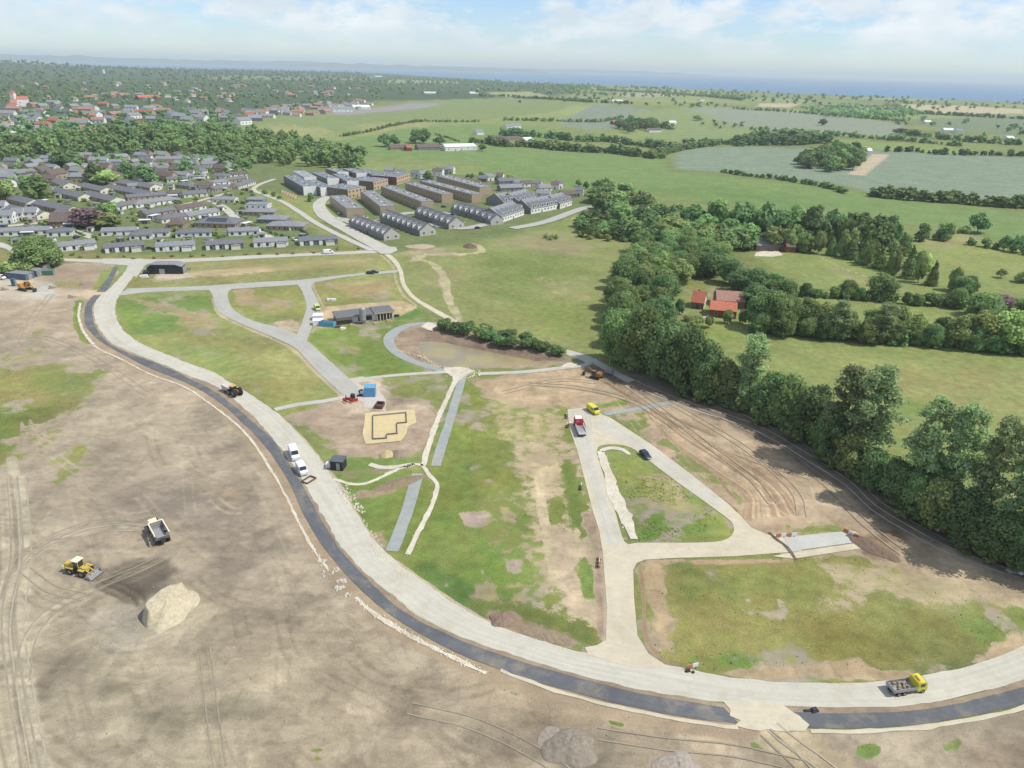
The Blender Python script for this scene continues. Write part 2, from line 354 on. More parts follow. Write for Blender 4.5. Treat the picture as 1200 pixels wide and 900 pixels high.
def line_e(pts, col, width, cover=0.0, wob=0.3, feather=0.4, k=1.0):
    earth(spline(W2(pts)), col, cover, feather, wob, k, closed=False, width=width, world=True)
def carve(pts, width, depth, closed=False, feather=None):
    q = spline(W2(pts)) if not closed else W2(pts); idx, m_ = mask(q, feather or width / 2, 0.1, closed=closed, width=0 if closed else width / 2, world=True)
    TZ[idx] -= m_ * depth
# ---- distant country: mottled, dark green woods and pale fields
g = NZB * 2
turf[:, :3] *= (1 + 0.5 * g)[:, None]
grass([(-250, 75), (110, 79), (300, 81), (450, 86), (560, 93), (700, 98), (640, 116), (440, 118), (300, 135), (240, 152), (300, 200), (200, 215), (-250, 215)], (84, 108, 74), 1, 40, 20)
def field(pts, col, f=8, w=3, **kw): grass(pts, col, 1.0, f, w, **kw)
FIELDS = []
def cfield(name, pts, col, f=6, w=2):
    grass(pts, col, 1.0, f, w); FIELDS.append((name, W2(pts)))
cfield('stubble_field', [(245, 152), (310, 138), (420, 131), (480, 118), (600, 114.5), (682, 120), (655, 130), (560, 142), (440, 156), (380, 165), (330, 160)], (135, 160, 100))
field([(300, 152), (330, 147), (380, 150), (372, 160), (330, 158)], (168, 176, 118), 18, 20)
field([(420, 146), (500, 142), (520, 150), (440, 158)], (160, 170, 112), 18, 12)
cfield('green_field', [(365, 168), (440, 158), (470, 150), (560, 145), (640, 150), (700, 175), (770, 182), (790, 202), (860, 207), (990, 222), (1040, 232), (1130, 243), (1200, 248), (1500, 262), (1500, 300), (1200, 290), (1130, 272), (1040, 258), (850, 235), (720, 212), (690, 228), (560, 192), (420, 182), (390, 178)], (124, 158, 92))
field([(560, 195), (690, 215), (850, 220), (1000, 240), (950, 246), (700, 222)], (112, 150, 84), 30, 20)
cfield('wheat_field', [(792, 172), (870, 172), (940, 174), (1200, 184), (1500, 190), (1500, 250), (1200, 240), (1120, 230), (1030, 229), (990, 217), (900, 206), (850, 202), (790, 198)], (136, 162, 132))
cfield('wheat_field', [(648, 145), (700, 122), (760, 128), (738, 150), (690, 152)], (136, 158, 132))
cfield('green_field', [(740, 132), (800, 126), (870, 140), (880, 158), (830, 164), (760, 158)], (138, 164, 104))
cfield('wheat_field', [(800, 126), (860, 126), (960, 132), (1060, 146), (1060, 160), (960, 158), (880, 150)], (145, 165, 135))
cfield('green_field', [(970, 162), (1060, 168), (1140, 176), (1110, 180), (1040, 176), (960, 168)], (136, 168, 92))
cfield('green_field', [(805, 162), (850, 160), (860, 166), (810, 170)], (130, 165, 90))
cfield('stubble_field', [(890, 121), (940, 121), (925, 126), (888, 125)], (196, 194, 150))
cfield('stubble_field', [(1055, 122), (1130, 124), (1200, 128), (1200, 133), (1120, 134), (1060, 128)], (198, 198, 152))
cfield('stubble_field', [(1022, 181), (1043, 181), (1014, 205), (994, 204)], (200, 198, 162), 1, .5)
field([(1060, 140), (1200, 136), (1300, 140), (1300, 165), (1200, 160), (1100, 150)], (125, 150, 112))
field([(570, 108), (620, 107), (650, 114), (580, 114)], (158, 178, 115))
field([(720, 110), (780, 108), (800, 112), (740, 115)], (170, 175, 140))
field([(460, 93), (540, 95), (540, 98), (450, 97)], (150, 170, 120))
field([(230, 88), (440, 90), (430, 94), (250, 93)], (130, 155, 110))
field([(1000, 100), (1, 1), (1, 1)], (1, 1, 1)) if 0 else None
field([(370, 133), (480, 121), (520, 121), (500, 126), (400, 135)], (160, 165, 160), 10, 4)
# ---- meadow behind the road
MEADOW = [(455, 292), (560, 262), (690, 235), (745, 275), (735, 330), (715, 420), (690, 428), (600, 400), (520, 375), (480, 345), (470, 310)]
cfield('meadow', MEADOW, (143, 160, 98), 4, 3)
grass([(560, 300), (640, 290), (700, 320), (640, 345), (560, 350)], (124, 150, 84), 1, 12, 14)
grass([(500, 270), (640, 255), (700, 245), (650, 275), (520, 290)], (134, 160, 90), 1, 10, 6)
earth([(560, 282), (640, 268), (700, 285), (690, 300), (620, 295)], (162, 148, 122), .45, 12, 12)
earth([(455, 300), (480, 283), (520, 285), (540, 300), (500, 300)], (182, 166, 140), .2, 4, 6)
earth([(620, 320), (700, 330), (710, 360), (660, 372), (600, 350)], (182, 172, 132), .5, 16, 14)
earth([(490, 320), (560, 310), (560, 330), (500, 335)], (172, 158, 122), .55, 8, 10)
grass([(600, 345), (690, 352), (705, 400), (640, 390)], (132, 156, 86), 1, 10, 8)
line_e([(484, 305), (505, 308), (520, 325), (527, 352), (540, 378)], (192, 186, 150), 4, .15, 1)
line_e([(484, 305), (500, 299), (550, 297), (565, 292), (555, 286)], (196, 190, 152), 5, .15, 1)
line_e([(547, 281), (590, 271), (625, 263), (662, 258), (700, 249)], (184, 188, 140), 6, .3, 2)
# right-hand fields
cfield('pasture', [(880, 298), (960, 290), (1200, 300), (1400, 320), (1400, 480), (1200, 440), (900, 400), (830, 395), (800, 390), (870, 350), (950, 370), (940, 330)], (138, 162, 94), 3, 2)
field([(1040, 282), (1130, 282), (1200, 290), (1300, 300), (1300, 360), (1200, 330), (1090, 310)], (145, 165, 96), 8, 6)
earth([(1060, 285), (1130, 272), (1165, 282), (1110, 292)], (178, 168, 128), .5, 6, 6)
cfield('pasture', [(795, 385), (905, 400), (1200, 425), (1400, 440), (1400, 600), (1200, 580), (1000, 540), (850, 470), (800, 440)], (140, 162, 96), 3, 2)
grass([(1000, 420), (1200, 445), (1200, 500), (1050, 470)], (152, 162, 102), 1, 12, 14)
grass([(1060, 470), (1150, 482), (1130, 492), (1060, 482)], (128, 158, 84), 1, 5, 4)
grass([(780, 380), (870, 385), (860, 400), (800, 410)], (132, 158, 84), 1, 3, 3)
earth([(960, 305), (1000, 320), (1040, 335), (1090, 345), (1040, 342), (980, 325)], (170, 164, 120), .5, 3, 3)
line_e([(955, 297), (985, 313), (1010, 322), (1060, 340)], (180, 172, 140), 1.4, .1, .5)
# estate ground
grass([(-100, 215), (200, 190), (330, 190), (420, 200), (560, 205), (700, 228), (690, 250), (560, 285), (430, 300), (-100, 302)], (118, 140, 88), 1, 5, 3)
grass([(300, 222), (335, 228), (385, 235), (375, 262), (430, 285), (410, 290), (350, 262), (300, 235)], (146, 164, 98), 1, 3, 3)
grass([(385, 250), (372, 240), (395, 232), (420, 262), (405, 264)], (140, 165, 90), 1, 2, 2)
grass([(-60, 285), (60, 296), (200, 300), (440, 288), (440, 297), (200, 305), (-60, 318)], (142, 150, 92), .9, 2, 3)
# ---- the site itself
SITE = [(-400, 322), (-100, 318), (40, 312), (130, 306), (140, 320), (105, 345), (95, 360), (93, 375), (110, 402), (170, 430), (250, 474), (300, 525), (330, 572), (365, 642), (385, 672), (440, 712), (520, 762), (575, 788), (650, 812), (760, 838), (860, 855), (950, 860), (1080, 855), (1200, 832), (1300, 810), (1700, 760), (1700, 1400), (-1500, 1400), (-1500, 600)]
earth(SITE, (181, 170, 149), 0.0, 0.6, 0.5)
earth([(0, 560), (300, 540), (360, 640), (380, 680), (300, 700), (120, 640)], (168, 156, 139), 0, 12, 14, .8)
earth([(230, 700), (420, 720), (540, 790), (660, 840), (700, 1000), (300, 1000), (240, 800)], (178, 166, 143), 0, 12, 14, .8)
earth([(0, 720), (230, 700), (260, 900), (0, 950)], (184, 176, 152), 0, 14, 12, .9)
earth([(-50, 345), (100, 350), (105, 400), (250, 480), (200, 480), (60, 400), (-50, 380)], (190, 175, 153), 0, 6, 6, .8)
earth([(450, 790), (620, 808), (700, 850), (850, 870), (1000, 900), (700, 1000), (480, 880)], (170, 158, 138), 0, 8, 12, .7)
for pts, col in [([(100, 800), (160, 785), (200, 780), (205, 795), (150, 818), (105, 822)], (150, 142, 122)),
                 ([(165, 830), (230, 822), (330, 825), (335, 840), (250, 845), (185, 852)], (150, 143, 122)),
                 ([(40, 770), (110, 765), (115, 790), (45, 812)], (160, 150, 132)),
                 ([(225, 755), (280, 745), (285, 760), (240, 765)], (158, 148, 128)),
                 ([(445, 850), (465, 830), (490, 838), (480, 868), (450, 872)], (154, 143, 124)),
                 ([(490, 850), (560, 850), (600, 880), (520, 885), (488, 875)], (156, 146, 127)),
                 ([(130, 590), (220, 575), (300, 590), (290, 620), (200, 610)], (160, 150, 136)),
                 ([(230, 640), (330, 620), (350, 650), (260, 690)], (160, 150, 134)),
                 ([(300, 560), (320, 600), (250, 600)], (156, 146, 130)),
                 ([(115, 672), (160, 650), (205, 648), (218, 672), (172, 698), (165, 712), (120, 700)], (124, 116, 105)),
                 ([(620, 845), (700, 850), (690, 890), (630, 890)], (150, 138, 124)),
                 ([(1130, 872), (1200, 860), (1260, 880), (1200, 920), (1120, 900)], (160, 146, 126))]:
    earth(pts, (col[0] - 8, col[1] - 7, col[2] - 6), 0, 1.8, 3, .85)
for pts, col in [([(110, 708), (160, 706), (180, 740), (178, 762), (120, 760), (100, 735)], (188, 183, 170)),
                 ([(35, 600), (80, 600), (70, 620), (40, 615)], (196, 188, 168)),
                 ([(280, 650), (340, 640), (360, 660), (330, 690)], (188, 176, 155)),
                 ([(300, 760), (400, 770), (440, 860), (390, 880), (320, 830)], (188, 176, 152)),
                 ([(180, 740), (300, 720), (300, 735), (190, 765)], (192, 182, 160)),
                 ([(255, 575), (285, 572), (285, 582), (258, 585)], (196, 178, 148)),
                 ([(560, 800), (700, 825), (850, 862), (850, 885), (640, 845), (560, 815)], (200, 184, 156))]:
    earth(pts, col, 0, 3, 4, .7)
# green regrowth on the cleared field
grass([(-60, 425), (20, 430), (60, 424), (112, 438), (118, 462), (90, 472), (72, 500), (40, 532), (0, 548), (-60, 545)], (140, 152, 92), .78, 3, 5)
grass([(-60, 490), (30, 470), (60, 490), (30, 525), (-60, 530)], (118, 146, 78), .85, 3, 5)
grass([(40, 440), (100, 440), (105, 458), (50, 462)], (124, 146, 80), .7, 3, 5)
grass([(54, 556), (70, 535), (95, 520), (108, 524), (108, 540), (92, 556), (70, 566)], (140, 158, 92), .8, 1.5, 3)
grass([(88, 352), (98, 350), (94, 372), (108, 400), (104, 404), (94, 400), (84, 380)], (128, 158, 84), .95, .8, 1)
grass([(28, 392), (50, 385), (62, 392), (60, 408), (35, 424), (15, 422)], (146, 158, 100), .6, 3, 5)
grass([(-20, 418), (40, 408), (44, 422), (-20, 432)], (150, 158, 104), .5, 3, 4)
for x, y, s in [(370, 878, 9), (372, 890, 8), (722, 847, 9), (783, 854, 10), (800, 862, 6), (1020, 879, 14), (1110, 872, 14), (890, 873, 9), (605, 808, 5), (95, 330, 0), (440, 838, 0)]:
    if s: grass([(x - s, y - s * .3), (x, y - s * .55), (x + s, y - s * .3), (x + s, y + s * .3), (x, y + s * .55), (x - s, y + s * .3)], (120, 150, 78), .9, .6, 1.0)
for x, y in ((232, 868), (260, 850), (30, 700), (195, 800)): grass([(x - 20, y - 8), (x + 20, y - 8), (x + 20, y + 8), (x - 20, y + 8)], (160, 160, 110), .35, 2, 3)
# yard on the left edge
earth([(-80, 325), (20, 322), (60, 330), (75, 345), (50, 352), (-80, 350)], (206, 197, 178), 0, 2, 2)
earth([(30, 345), (58, 330), (72, 345), (50, 349)], (205, 205, 196), 0, .6, .6)
earth([(58, 322), (75, 312), (110, 312), (122, 322), (110, 336), (70, 336)], (176, 160, 138), .15, 2, 3)
grass([(105, 340), (120, 318), (132, 312), (136, 316), (122, 336), (115, 343)], (140, 165, 92), 1, .6, .6)
grass([(60, 330), (72, 324), (100, 332), (95, 338), (70, 338)], (150, 156, 104), .7, 1.5, 1.5)
earth([(60, 338), (115, 340), (118, 347), (100, 348), (70, 346)], (206, 190, 164), 0, 1, 1)
# north strip
grass([(165, 316), (222, 306), (452, 296), (463, 317), (350, 326), (150, 338)], (150, 162, 102), 1, .8, .8)
earth([(178, 322), (240, 316), (310, 310), (440, 303), (400, 311), (240, 325), (175, 330)], (200, 184, 148), .25, 1.5, 2.5)
earth([(180, 318), (218, 318), (235, 325), (180, 329)], (204, 192, 176), .1, 1, 1)
earth([(240, 312), (420, 303), (450, 312), (360, 318)], (176, 162, 120), .5, 3, 3)
# plots
grass([(137, 347), (250, 342), (262, 372), (345, 412), (406, 466), (330, 476), (300, 462), (262, 442), (225, 425), (170, 403), (146, 388), (135, 368)], (148, 164, 98), 1, .7, .6)
grass([(138, 350), (244, 345), (256, 368), (235, 383), (190, 392), (158, 390), (139, 372)], (120, 156, 82), 1, 2, 2)
earth([(140, 350), (160, 347), (190, 356), (222, 366), (215, 370), (180, 362)], (172, 158, 124), .3, 1.5, 2)
earth([(205, 378), (230, 366), (250, 370), (248, 382), (225, 385)], (180, 164, 128), .35, 2, 3)
line_e([(175, 398), (200, 393), (250, 383)], (172, 172, 140), 2, .3, .6)
grass([(200, 395), (330, 400), (380, 450), (300, 440), (240, 425)], (158, 168, 104), 1, 8, 8)
grass([(200, 405), (260, 410), (300, 440), (250, 430)], (136, 162, 90), 1, 4, 5)
grass([(268, 339), (349, 333), (358, 361), (346, 388), (300, 375), (272, 356)], (138, 158, 92), 1, .7, .6)
earth([(275, 340), (296, 338), (298, 352), (280, 358)], (184, 166, 132), .3, 1.5, 2.5)
earth([(302, 348), (340, 355), (332, 368), (305, 368)], (172, 156, 120), .5, 2.5, 3)
earth([(318, 378), (345, 372), (350, 388), (330, 386)], (202, 188, 160), .1, 1, 1.5)
grass([(366, 331), (462, 321), (474, 352), (486, 368), (400, 385), (376, 378), (375, 355)], (142, 158, 94), 1, .7, .6)
earth([(378, 331), (458, 327), (452, 345), (410, 348), (395, 342)], (182, 168, 124), .3, 2, 3)
grass([(478, 358), (500, 366), (480, 375), (460, 374)], (110, 148, 78), 1, 1, 1)
earth([(372, 362), (390, 358), (470, 352), (490, 360), (470, 370), (400, 380), (374, 384)], (206, 190, 152), 0, .8, .8)
grass([(366, 388), (400, 383), (480, 376), (457, 388), (452, 404), (480, 428), (512, 435), (420, 443), (398, 425), (364, 400)], (118, 152, 78), 1, .7, .6)
earth([(400, 395), (425, 410), (418, 418), (395, 402)], (158, 158, 104), .5, 2, 3)
grass([(326, 482), (405, 469), (440, 447), (525, 438), (530, 450), (500, 532), (380, 552), (345, 512)], (138, 158, 92), 1, .7, .6)
earth([(335, 490), (400, 468), (470, 462), (508, 470), (512, 490), (505, 510), (490, 540), (400, 537), (380, 520), (345, 488)], (184, 167, 146), .05, 1.5, 2)
earth([(400, 468), (412, 450), (420, 443), (450, 442), (455, 470), (420, 490)], (208, 194, 172), 0, 1.2, 1.5)
grass([(385, 537), (450, 533), (498, 538), (480, 546), (400, 552)], (120, 152, 80), 1, 1, 1)
earth([(440, 470), (510, 475), (506, 482), (440, 478)], (196, 182, 158), 0, 1, 1)
grass([(388, 556), (480, 550), (505, 566), (506, 600), (478, 650), (452, 650), (420, 612)], (122, 152, 78), 1, .7, .6)
earth([(398, 552), (470, 546), (478, 550), (440, 560), (400, 562)], (150, 140, 108), .4, 1, 1.5)
earth([(404, 580), (430, 572), (470, 562), (487, 554), (484, 566), (440, 585), (412, 590)], (176, 158, 130), .1, 1, 1.5)
earth([(430, 625), (448, 622), (458, 640), (448, 645)], (178, 160, 130), .2, 1, 1)
# the big middle plot
grass([(546, 440), (692, 436), (665, 482), (672, 522), (694, 597), (711, 645), (712, 752), (690, 758), (600, 735), (530, 706), (478, 665), (514, 580), (504, 548)], (130, 154, 82), 1, .6, .5)
grass([(515, 500), (560, 470), (560, 600), (480, 660), (515, 585)], (122, 152, 76), 1, 4, 5)
grass([(560, 640), (610, 660), (600, 735), (530, 700)], (116, 152, 72), 1, 3, 4)
grass([(500, 660), (560, 700), (620, 725), (600, 738), (530, 706), (485, 672)], (98, 138, 72), 1, 2, 3)
earth([(555, 445), (640, 436), (700, 434), (760, 460), (800, 480), (760, 484), (665, 480), (650, 478), (600, 476), (568, 462)], (196, 176, 146), .05, 2, 3)
earth([(600, 480), (665, 478), (690, 590), (706, 650), (709, 745), (660, 735), (635, 690), (612, 600), (585, 520)], (198, 182, 152), .3, 4, 6)
earth([(575, 470), (650, 480), (640, 520), (600, 520), (570, 500)], (190, 178, 142), .45, 4, 5)
earth([(540, 580), (600, 560), (620, 650), (600, 690), (560, 640)], (172, 164, 122), .62, 4, 6)
earth([(545, 602), (568, 602), (566, 615), (550, 615)], (186, 172, 160), .05, 1, 1.5)
earth([(590, 655), (612, 655), (612, 670), (592, 672)], (188, 174, 160), .05, 1, 1.5)
earth([(640, 620), (690, 600), (704, 730), (650, 715), (635, 680)], (206, 190, 162), .1, 3, 4)
grass([(636, 585), (665, 580), (662, 612), (640, 615)], (128, 152, 78), .85, 1.5, 3)
grass([(656, 530), (668, 528), (686, 600), (692, 640), (698, 700), (686, 700), (678, 640), (664, 590)], (118, 146, 76), .9, 1, 1.5)
grass([(560, 710), (620, 715), (710, 740), (700, 758), (600, 738)], (122, 144, 80), .85, 1.5, 3)
earth([(684, 600), (696, 600), (710, 660), (711, 745), (700, 745), (698, 660)], (178, 160, 140), .1, .7, 1)
earth([(575, 722), (600, 718), (650, 745), (690, 757), (640, 752), (585, 735)], (160, 142, 120), .25, 1, 1.5)
line_e([(626, 540), (632, 590), (640, 640), (648, 680)], (206, 194, 160), 1.2, 0, .4)
line_e([(631, 540), (638, 590), (645, 640), (653, 680)], (206, 194, 160), 1.0, 0, .4)
# stream side and the eastern works
EAST = [(700, 432), (770, 458), (830, 475), (905, 508), (1000, 565), (1080, 618), (1200, 668), (1400, 720), (1400, 760), (1200, 712), (1060, 665), (1010, 655), (925, 658), (895, 628), (868, 600), (760, 515), (715, 482), (665, 480), (690, 455)]
earth(EAST, (192, 175, 149), 0, 1.5, 1.5)
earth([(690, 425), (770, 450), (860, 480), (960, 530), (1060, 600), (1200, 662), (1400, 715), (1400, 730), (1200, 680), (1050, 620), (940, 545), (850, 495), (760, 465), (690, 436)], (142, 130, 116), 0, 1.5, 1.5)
earth([(800, 520), (900, 530), (930, 580), (920, 612), (880, 608), (860, 580)], (196, 174, 146), 0, 3, 3)
grass([(725, 485), (760, 480), (770, 500), (750, 508), (735, 498)], (130, 150, 86), .85, 1, 1.5)
grass([(772, 505), (800, 520), (850, 560), (865, 582), (850, 572), (800, 545), (770, 520)], (134, 152, 92), .75, 1, 2)
grass([(850, 530), (872, 535), (872, 548), (855, 545)], (150, 156, 106), .7, 1, 2)
grass([(920, 616), (990, 612), (1000, 622), (925, 630)], (126, 150, 84), .85, 1, 1.2)
grass([(860, 572), (872, 585), (868, 592), (855, 580)], (126, 150, 84), .7, .6, 1)
grass([(690, 474), (735, 468), (745, 474), (700, 480)], (122, 150, 78), .9, 1, 1)
earth([(765, 520), (790, 528), (785, 540), (765, 532)], (198, 170, 148), 0, .8, 1)
rs = random.Random(3)
for i in range(26):   # fan of tyre tracks where the dumpers turn
    o = (i - 13) * 1.0 + rs.uniform(-.6, .6)
    line_e([(735 + o * .4, 455 + o * .8), (790 + o, 505 - o * .2), (850 + o * 1.3, 545 - o * .5), (893 + o * 1.6, 575 - o * .4), (905 + o * 2.6, 605 - o * .2)], rs.choice([(170, 148, 120), (212, 194, 164), (160, 138, 112)]), rs.uniform(.35, .8), 0, .15, .3, .8)
for i in range(46):
    x = rs.uniform(700, 1000); y = 470 + (x - 700) * .38 + rs.uniform(-30, 50); a = rs.uniform(.2, 1.3); l = rs.uniform(20, 60)
    if y < 436 + (x - 700) * .46 or (x < 880 and y > 495 + (x - 730) * .75): continue
    line_e([(x + math.cos(a) * l * t, y + math.sin(a) * l * t * .8 + 5 * math.sin(t * 3)) for t in (0, .4, .7, 1)], rs.choice([(168, 148, 122), (214, 198, 170), (150, 132, 110)]), rs.uniform(.3, .8), 0, .15, .3, rs.uniform(.4, .8))
for i in range(12):
    o = i * 2.2
    line_e([(700 + o, 445 + o * .3), (730 + o, 462 + o * .4), (770 + o, 482 + o * .3), (830 + o, 510 + o * .2)], rs.choice([(168, 146, 118), (204, 184, 152), (150, 130, 108)]), rs.uniform(.4, .9), 0, .3, .4, .7)
# island and the field south of it
grass([(716, 535), (742, 530), (762, 545), (788, 562), (846, 603), (858, 617), (856, 627), (843, 634), (748, 636), (733, 605), (722, 570)], (134, 156, 86), 1, .6, .5)
earth([(752, 560), (775, 560), (815, 592), (800, 600), (765, 585)], (178, 170, 126), .5, 1.5, 2.5)
grass([(752, 600), (800, 598), (838, 612), (835, 630), (755, 632)], (112, 148, 72), 1, 1.5, 2)
SOUTH = [(752, 660), (860, 654), (1000, 652), (1080, 668), (1200, 712), (1330, 745), (1320, 742), (1200, 748), (1150, 770), (1060, 788), (975, 796), (900, 795), (820, 786), (775, 778), (757, 740)]
grass(SOUTH, (143, 156, 92), 1, 1, 1)
earth([(752, 660), (780, 660), (785, 700), (800, 740), (800, 775), (760, 760), (750, 700)], (196, 176, 140), .1, 1.5, 2)
earth([(757, 656), (930, 654), (930, 660), (800, 664)], (192, 164, 136), .1, .8, .8)
grass([(800, 664), (950, 658), (1000, 690), (900, 700), (800, 700)], (124, 148, 82), 1, 4, 6)
earth([(950, 660), (1060, 660), (1140, 690), (1100, 720), (1030, 700), (1020, 720), (960, 720), (985, 690)], (194, 182, 148), .35, 3, 5)
earth([(845, 708), (880, 704), (922, 716), (920, 728), (880, 728)], (198, 186, 160), .15, 1.5, 3)
earth([(900, 715), (920, 712), (920, 722), (902, 725)], (198, 186, 160), .15, 1.5, 3)
earth([(1120, 680), (1200, 705), (1320, 740), (1200, 722), (1130, 705)], (192, 180, 148), .3, 3, 4)
grass([(1020, 725), (1100, 730), (1080, 775), (1000, 785), (930, 775), (960, 740)], (136, 146, 82), 1, 4, 6)
grass([(1140, 735), (1200, 718), (1240, 740), (1170, 755)], (128, 154, 82), 1, 2, 3)
grass([(800, 765), (850, 765), (925, 775), (932, 785), (880, 786), (805, 780)], (108, 146, 72), 1, 1, 1.2)
earth([(930, 775), (1010, 772), (1030, 785), (1080, 788), (1150, 770), (1200, 745), (1320, 735), (1320, 748), (1200, 760), (1150, 778), (1050, 796), (900, 798), (820, 788), (850, 787)], (190, 172, 140), .12, .8, 1.2)
earth([(1000, 628), (1060, 625), (1100, 660), (1060, 670), (1010, 650)], (158, 138, 116), 0, 1, 2)
earth([(1060, 640), (1100, 645), (1200, 690), (1200, 705), (1100, 680), (1020, 660)], (198, 182, 152), .15, 2, 3)
# detention basin
BASIN = [(497, 377), (472, 381), (457, 391), (453, 402), (463, 415), (486, 426), (512, 434), (540, 435), (602, 434), (650, 430), (677, 427), (665, 415), (600, 402), (540, 388), (520, 380)]
earth([(497, 379), (475, 383), (462, 393), (460, 402), (470, 413), (492, 424), (516, 431), (602, 431), (640, 428), (670, 420), (610, 404), (540, 390)], (172, 154, 134), 0, .8, .8)
earth([(492, 385), (520, 386), (600, 405), (660, 420), (640, 425), (580, 420), (520, 400), (490, 398)], (144, 128, 112), 0, 1.5, 1.5)
carve([(490, 388), (522, 388), (600, 408), (640, 420), (600, 428), (520, 428), (478, 408), (468, 397)], 0, .9, True, 4)
carve([(490, 397), (522, 399), (570, 408), (630, 420), (570, 429), (514, 428), (494, 412)], 0, .9, True, 3)
earth([(540, 425), (600, 418), (660, 424), (640, 430), (560, 431)], (184, 168, 140), 0, 1, 1)
# vehicle tracks on the cleared land
def pair(pts, c1, w=.7, gap=2.2, k=.8, n=2):
    q = spline(W2(pts)); t = np.gradient(q, axis=0); nn = np.stack([-t[:, 1], t[:, 0]], 1); nn /= np.linalg.norm(nn, axis=1)[:, None] + 1e-9
    for s in np.linspace(-1, 1, n): earth(q + nn * s * gap / 2, c1, 0, .35, .12, k, closed=False, width=w, world=True)
LT = (200, 192, 168); DK = (146, 137, 120)
pair([(0, 540), (12, 600), (15, 660), (8, 740), (12, 820), (28, 900), (40, 960)], LT, 2.2, 5)
pair([(18, 560), (22, 640), (14, 720), (24, 800), (30, 860), (36, 960)], LT, 1.2, 3)
pair([(4, 560), (10, 650), (2, 740), (5, 820), (22, 900)], DK, .5, 3)
pair([(165, 615), (130, 614), (90, 622), (50, 640), (25, 660), (10, 700)], DK, .6, 2.4)
pair([(165, 617), (130, 616), (92, 624), (52, 643), (28, 664), (14, 700)], LT, .7, 1.2)
pair([(200, 655), (160, 675), (110, 695), (60, 720), (30, 755), (20, 800)], LT, .8, 2.4)
pair([(196, 650), (150, 675), (120, 688)], DK, .4, 2.4, .6)
for k_ in range(5): pair([(95 + k_ * 8, 668 + k_ * 3), (125 + k_ * 5, 690 + k_ * 2), (165, 694 + k_ * 3)], (112, 104, 94), .35, 1.8, .65)
pair([(30, 690), (45, 705), (70, 712)], DK, .6, 2, .7)
pair([(245, 500), (300, 560), (340, 640), (380, 700), (450, 760)], (190, 178, 156), .8, 2.4, .4)
pair([(235, 765), (245, 830), (252, 900), (256, 950)], (150, 141, 122), .3, 1.6, .6)
pair([(340, 740), (400, 800), (430, 860), (450, 920)], (194, 182, 160), .8, 2.4, .5)
pair([(370, 790), (450, 830), (520, 870), (600, 900)], (150, 140, 122), .35, 2.2, .5)
pair([(455, 810), (540, 840), (640, 880), (700, 920)], (150, 140, 122), .35, 2.2, .4)
rs = random.Random(11)
for i in range(150):   # faint blade and wheel marks
    x = rs.uniform(-20, 640); y = rs.uniform(480, 900)
    a = rs.choice([rs.uniform(.5, .9), rs.uniform(-.35, -.1), rs.uniform(1.2, 1.6)]); l = rs.uniform(30, 90)
    pts = [(x + math.cos(a) * l * t, y + math.sin(a) * l * t * .7 + 6 * math.sin(t * 3)) for t in (0, .35, .7, 1)]
    idx_ok = inside(np.array([p[0] for p in pts], float), np.array([p[1] for p in pts], float), [(-200, 400), (100, 410), (240, 480), (300, 540), (360, 650), (430, 720), (600, 805), (900, 870), (900, 1000), (-200, 1000)]).all()
    if idx_ok: pair(pts, rs.choice([(196, 184, 160), (158, 146, 128), (160, 150, 130)]), rs.uniform(.25, .8), 2.2, rs.uniform(.35, .75))
pair([(905, 850), (940, 880), (985, 910), (1010, 950)], (214, 200, 170), 1.0, 3.0, .8)
pair([(900, 856), (930, 885), (960, 915)], (150, 134, 112), .4, 2.6, .6)
earth([(870, 826), (915, 828), (950, 855), (1000, 900), (960, 915), (880, 862)], (204, 190, 160), 0, 1, 1.5)
# patchiness: no plot is evenly covered
near_ = (1 - sstep(420, 700, R_.ravel()))
pn = fbm(TX + 60, TY + 700, 16, 5) * .6 + fbm(TX + 660, TY + 70, 5, 4) * .4
gsel = soil[:, 3] > .55
near_ = 1 - sstep(330, 520, R_.ravel())
for nm_, q_ in FIELDS: near_ = np.where(inside(TX, TY, q_), near_ * .35, near_)
soil[:, 3] = np.where(gsel, soil[:, 3] - near_ * .62 * sstep(.5, .68, pn), soil[:, 3])
turf[:, :3] *= (1 + near_ * .30 * (fbm(TX + 10, TY + 3700, 22, 4) - .5) * 2)[:, None]
yel = (near_ * sstep(.46, .66, fbm(TX + 1510, TY + 370, 28, 4)))[:, None]
turf[:, :3] = turf[:, :3] * (1 - yel * .5) + turf[:, :3] * np.array([1.22, 1.02, .95]) * yel * .5
# crisp-edged darker and paler drifts on the bare soil
bare = (1 - sstep(.1, .5, soil[:, 3])) * (1 - sstep(300, 480, R_.ravel()))
cu = TX * .8 + TY * .6; cv = -TX * .6 + TY * .8
for (u_, v_, s_, th, amp) in ((cu / 2.6, cv, 9, .56, -.13), (cu / 1.8 + 300, cv, 5, .58, .10), (TX + 99, TY / 2.2, 7, .58, -.12), (TX + 777, TY + 55, 3.2, .60, -.12), (TX / 3 + 50, TY + 350, 2.2, .6, .10), (TX + 1777, TY + 155, 1.3, .6, -.10)):
    soil[:, :3] *= (1 + amp * bare * sstep(th, th + .045, fbm(u_, v_, s_, 4)))[:, None]
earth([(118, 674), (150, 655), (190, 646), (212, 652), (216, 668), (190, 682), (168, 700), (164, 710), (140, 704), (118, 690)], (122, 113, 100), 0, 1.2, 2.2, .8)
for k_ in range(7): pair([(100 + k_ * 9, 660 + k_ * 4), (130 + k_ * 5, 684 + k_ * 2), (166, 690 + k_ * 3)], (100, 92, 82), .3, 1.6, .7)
pair([(206, 640), (180, 655), (140, 672), (110, 690)], (168, 158, 140), .5, 2.4, .8)
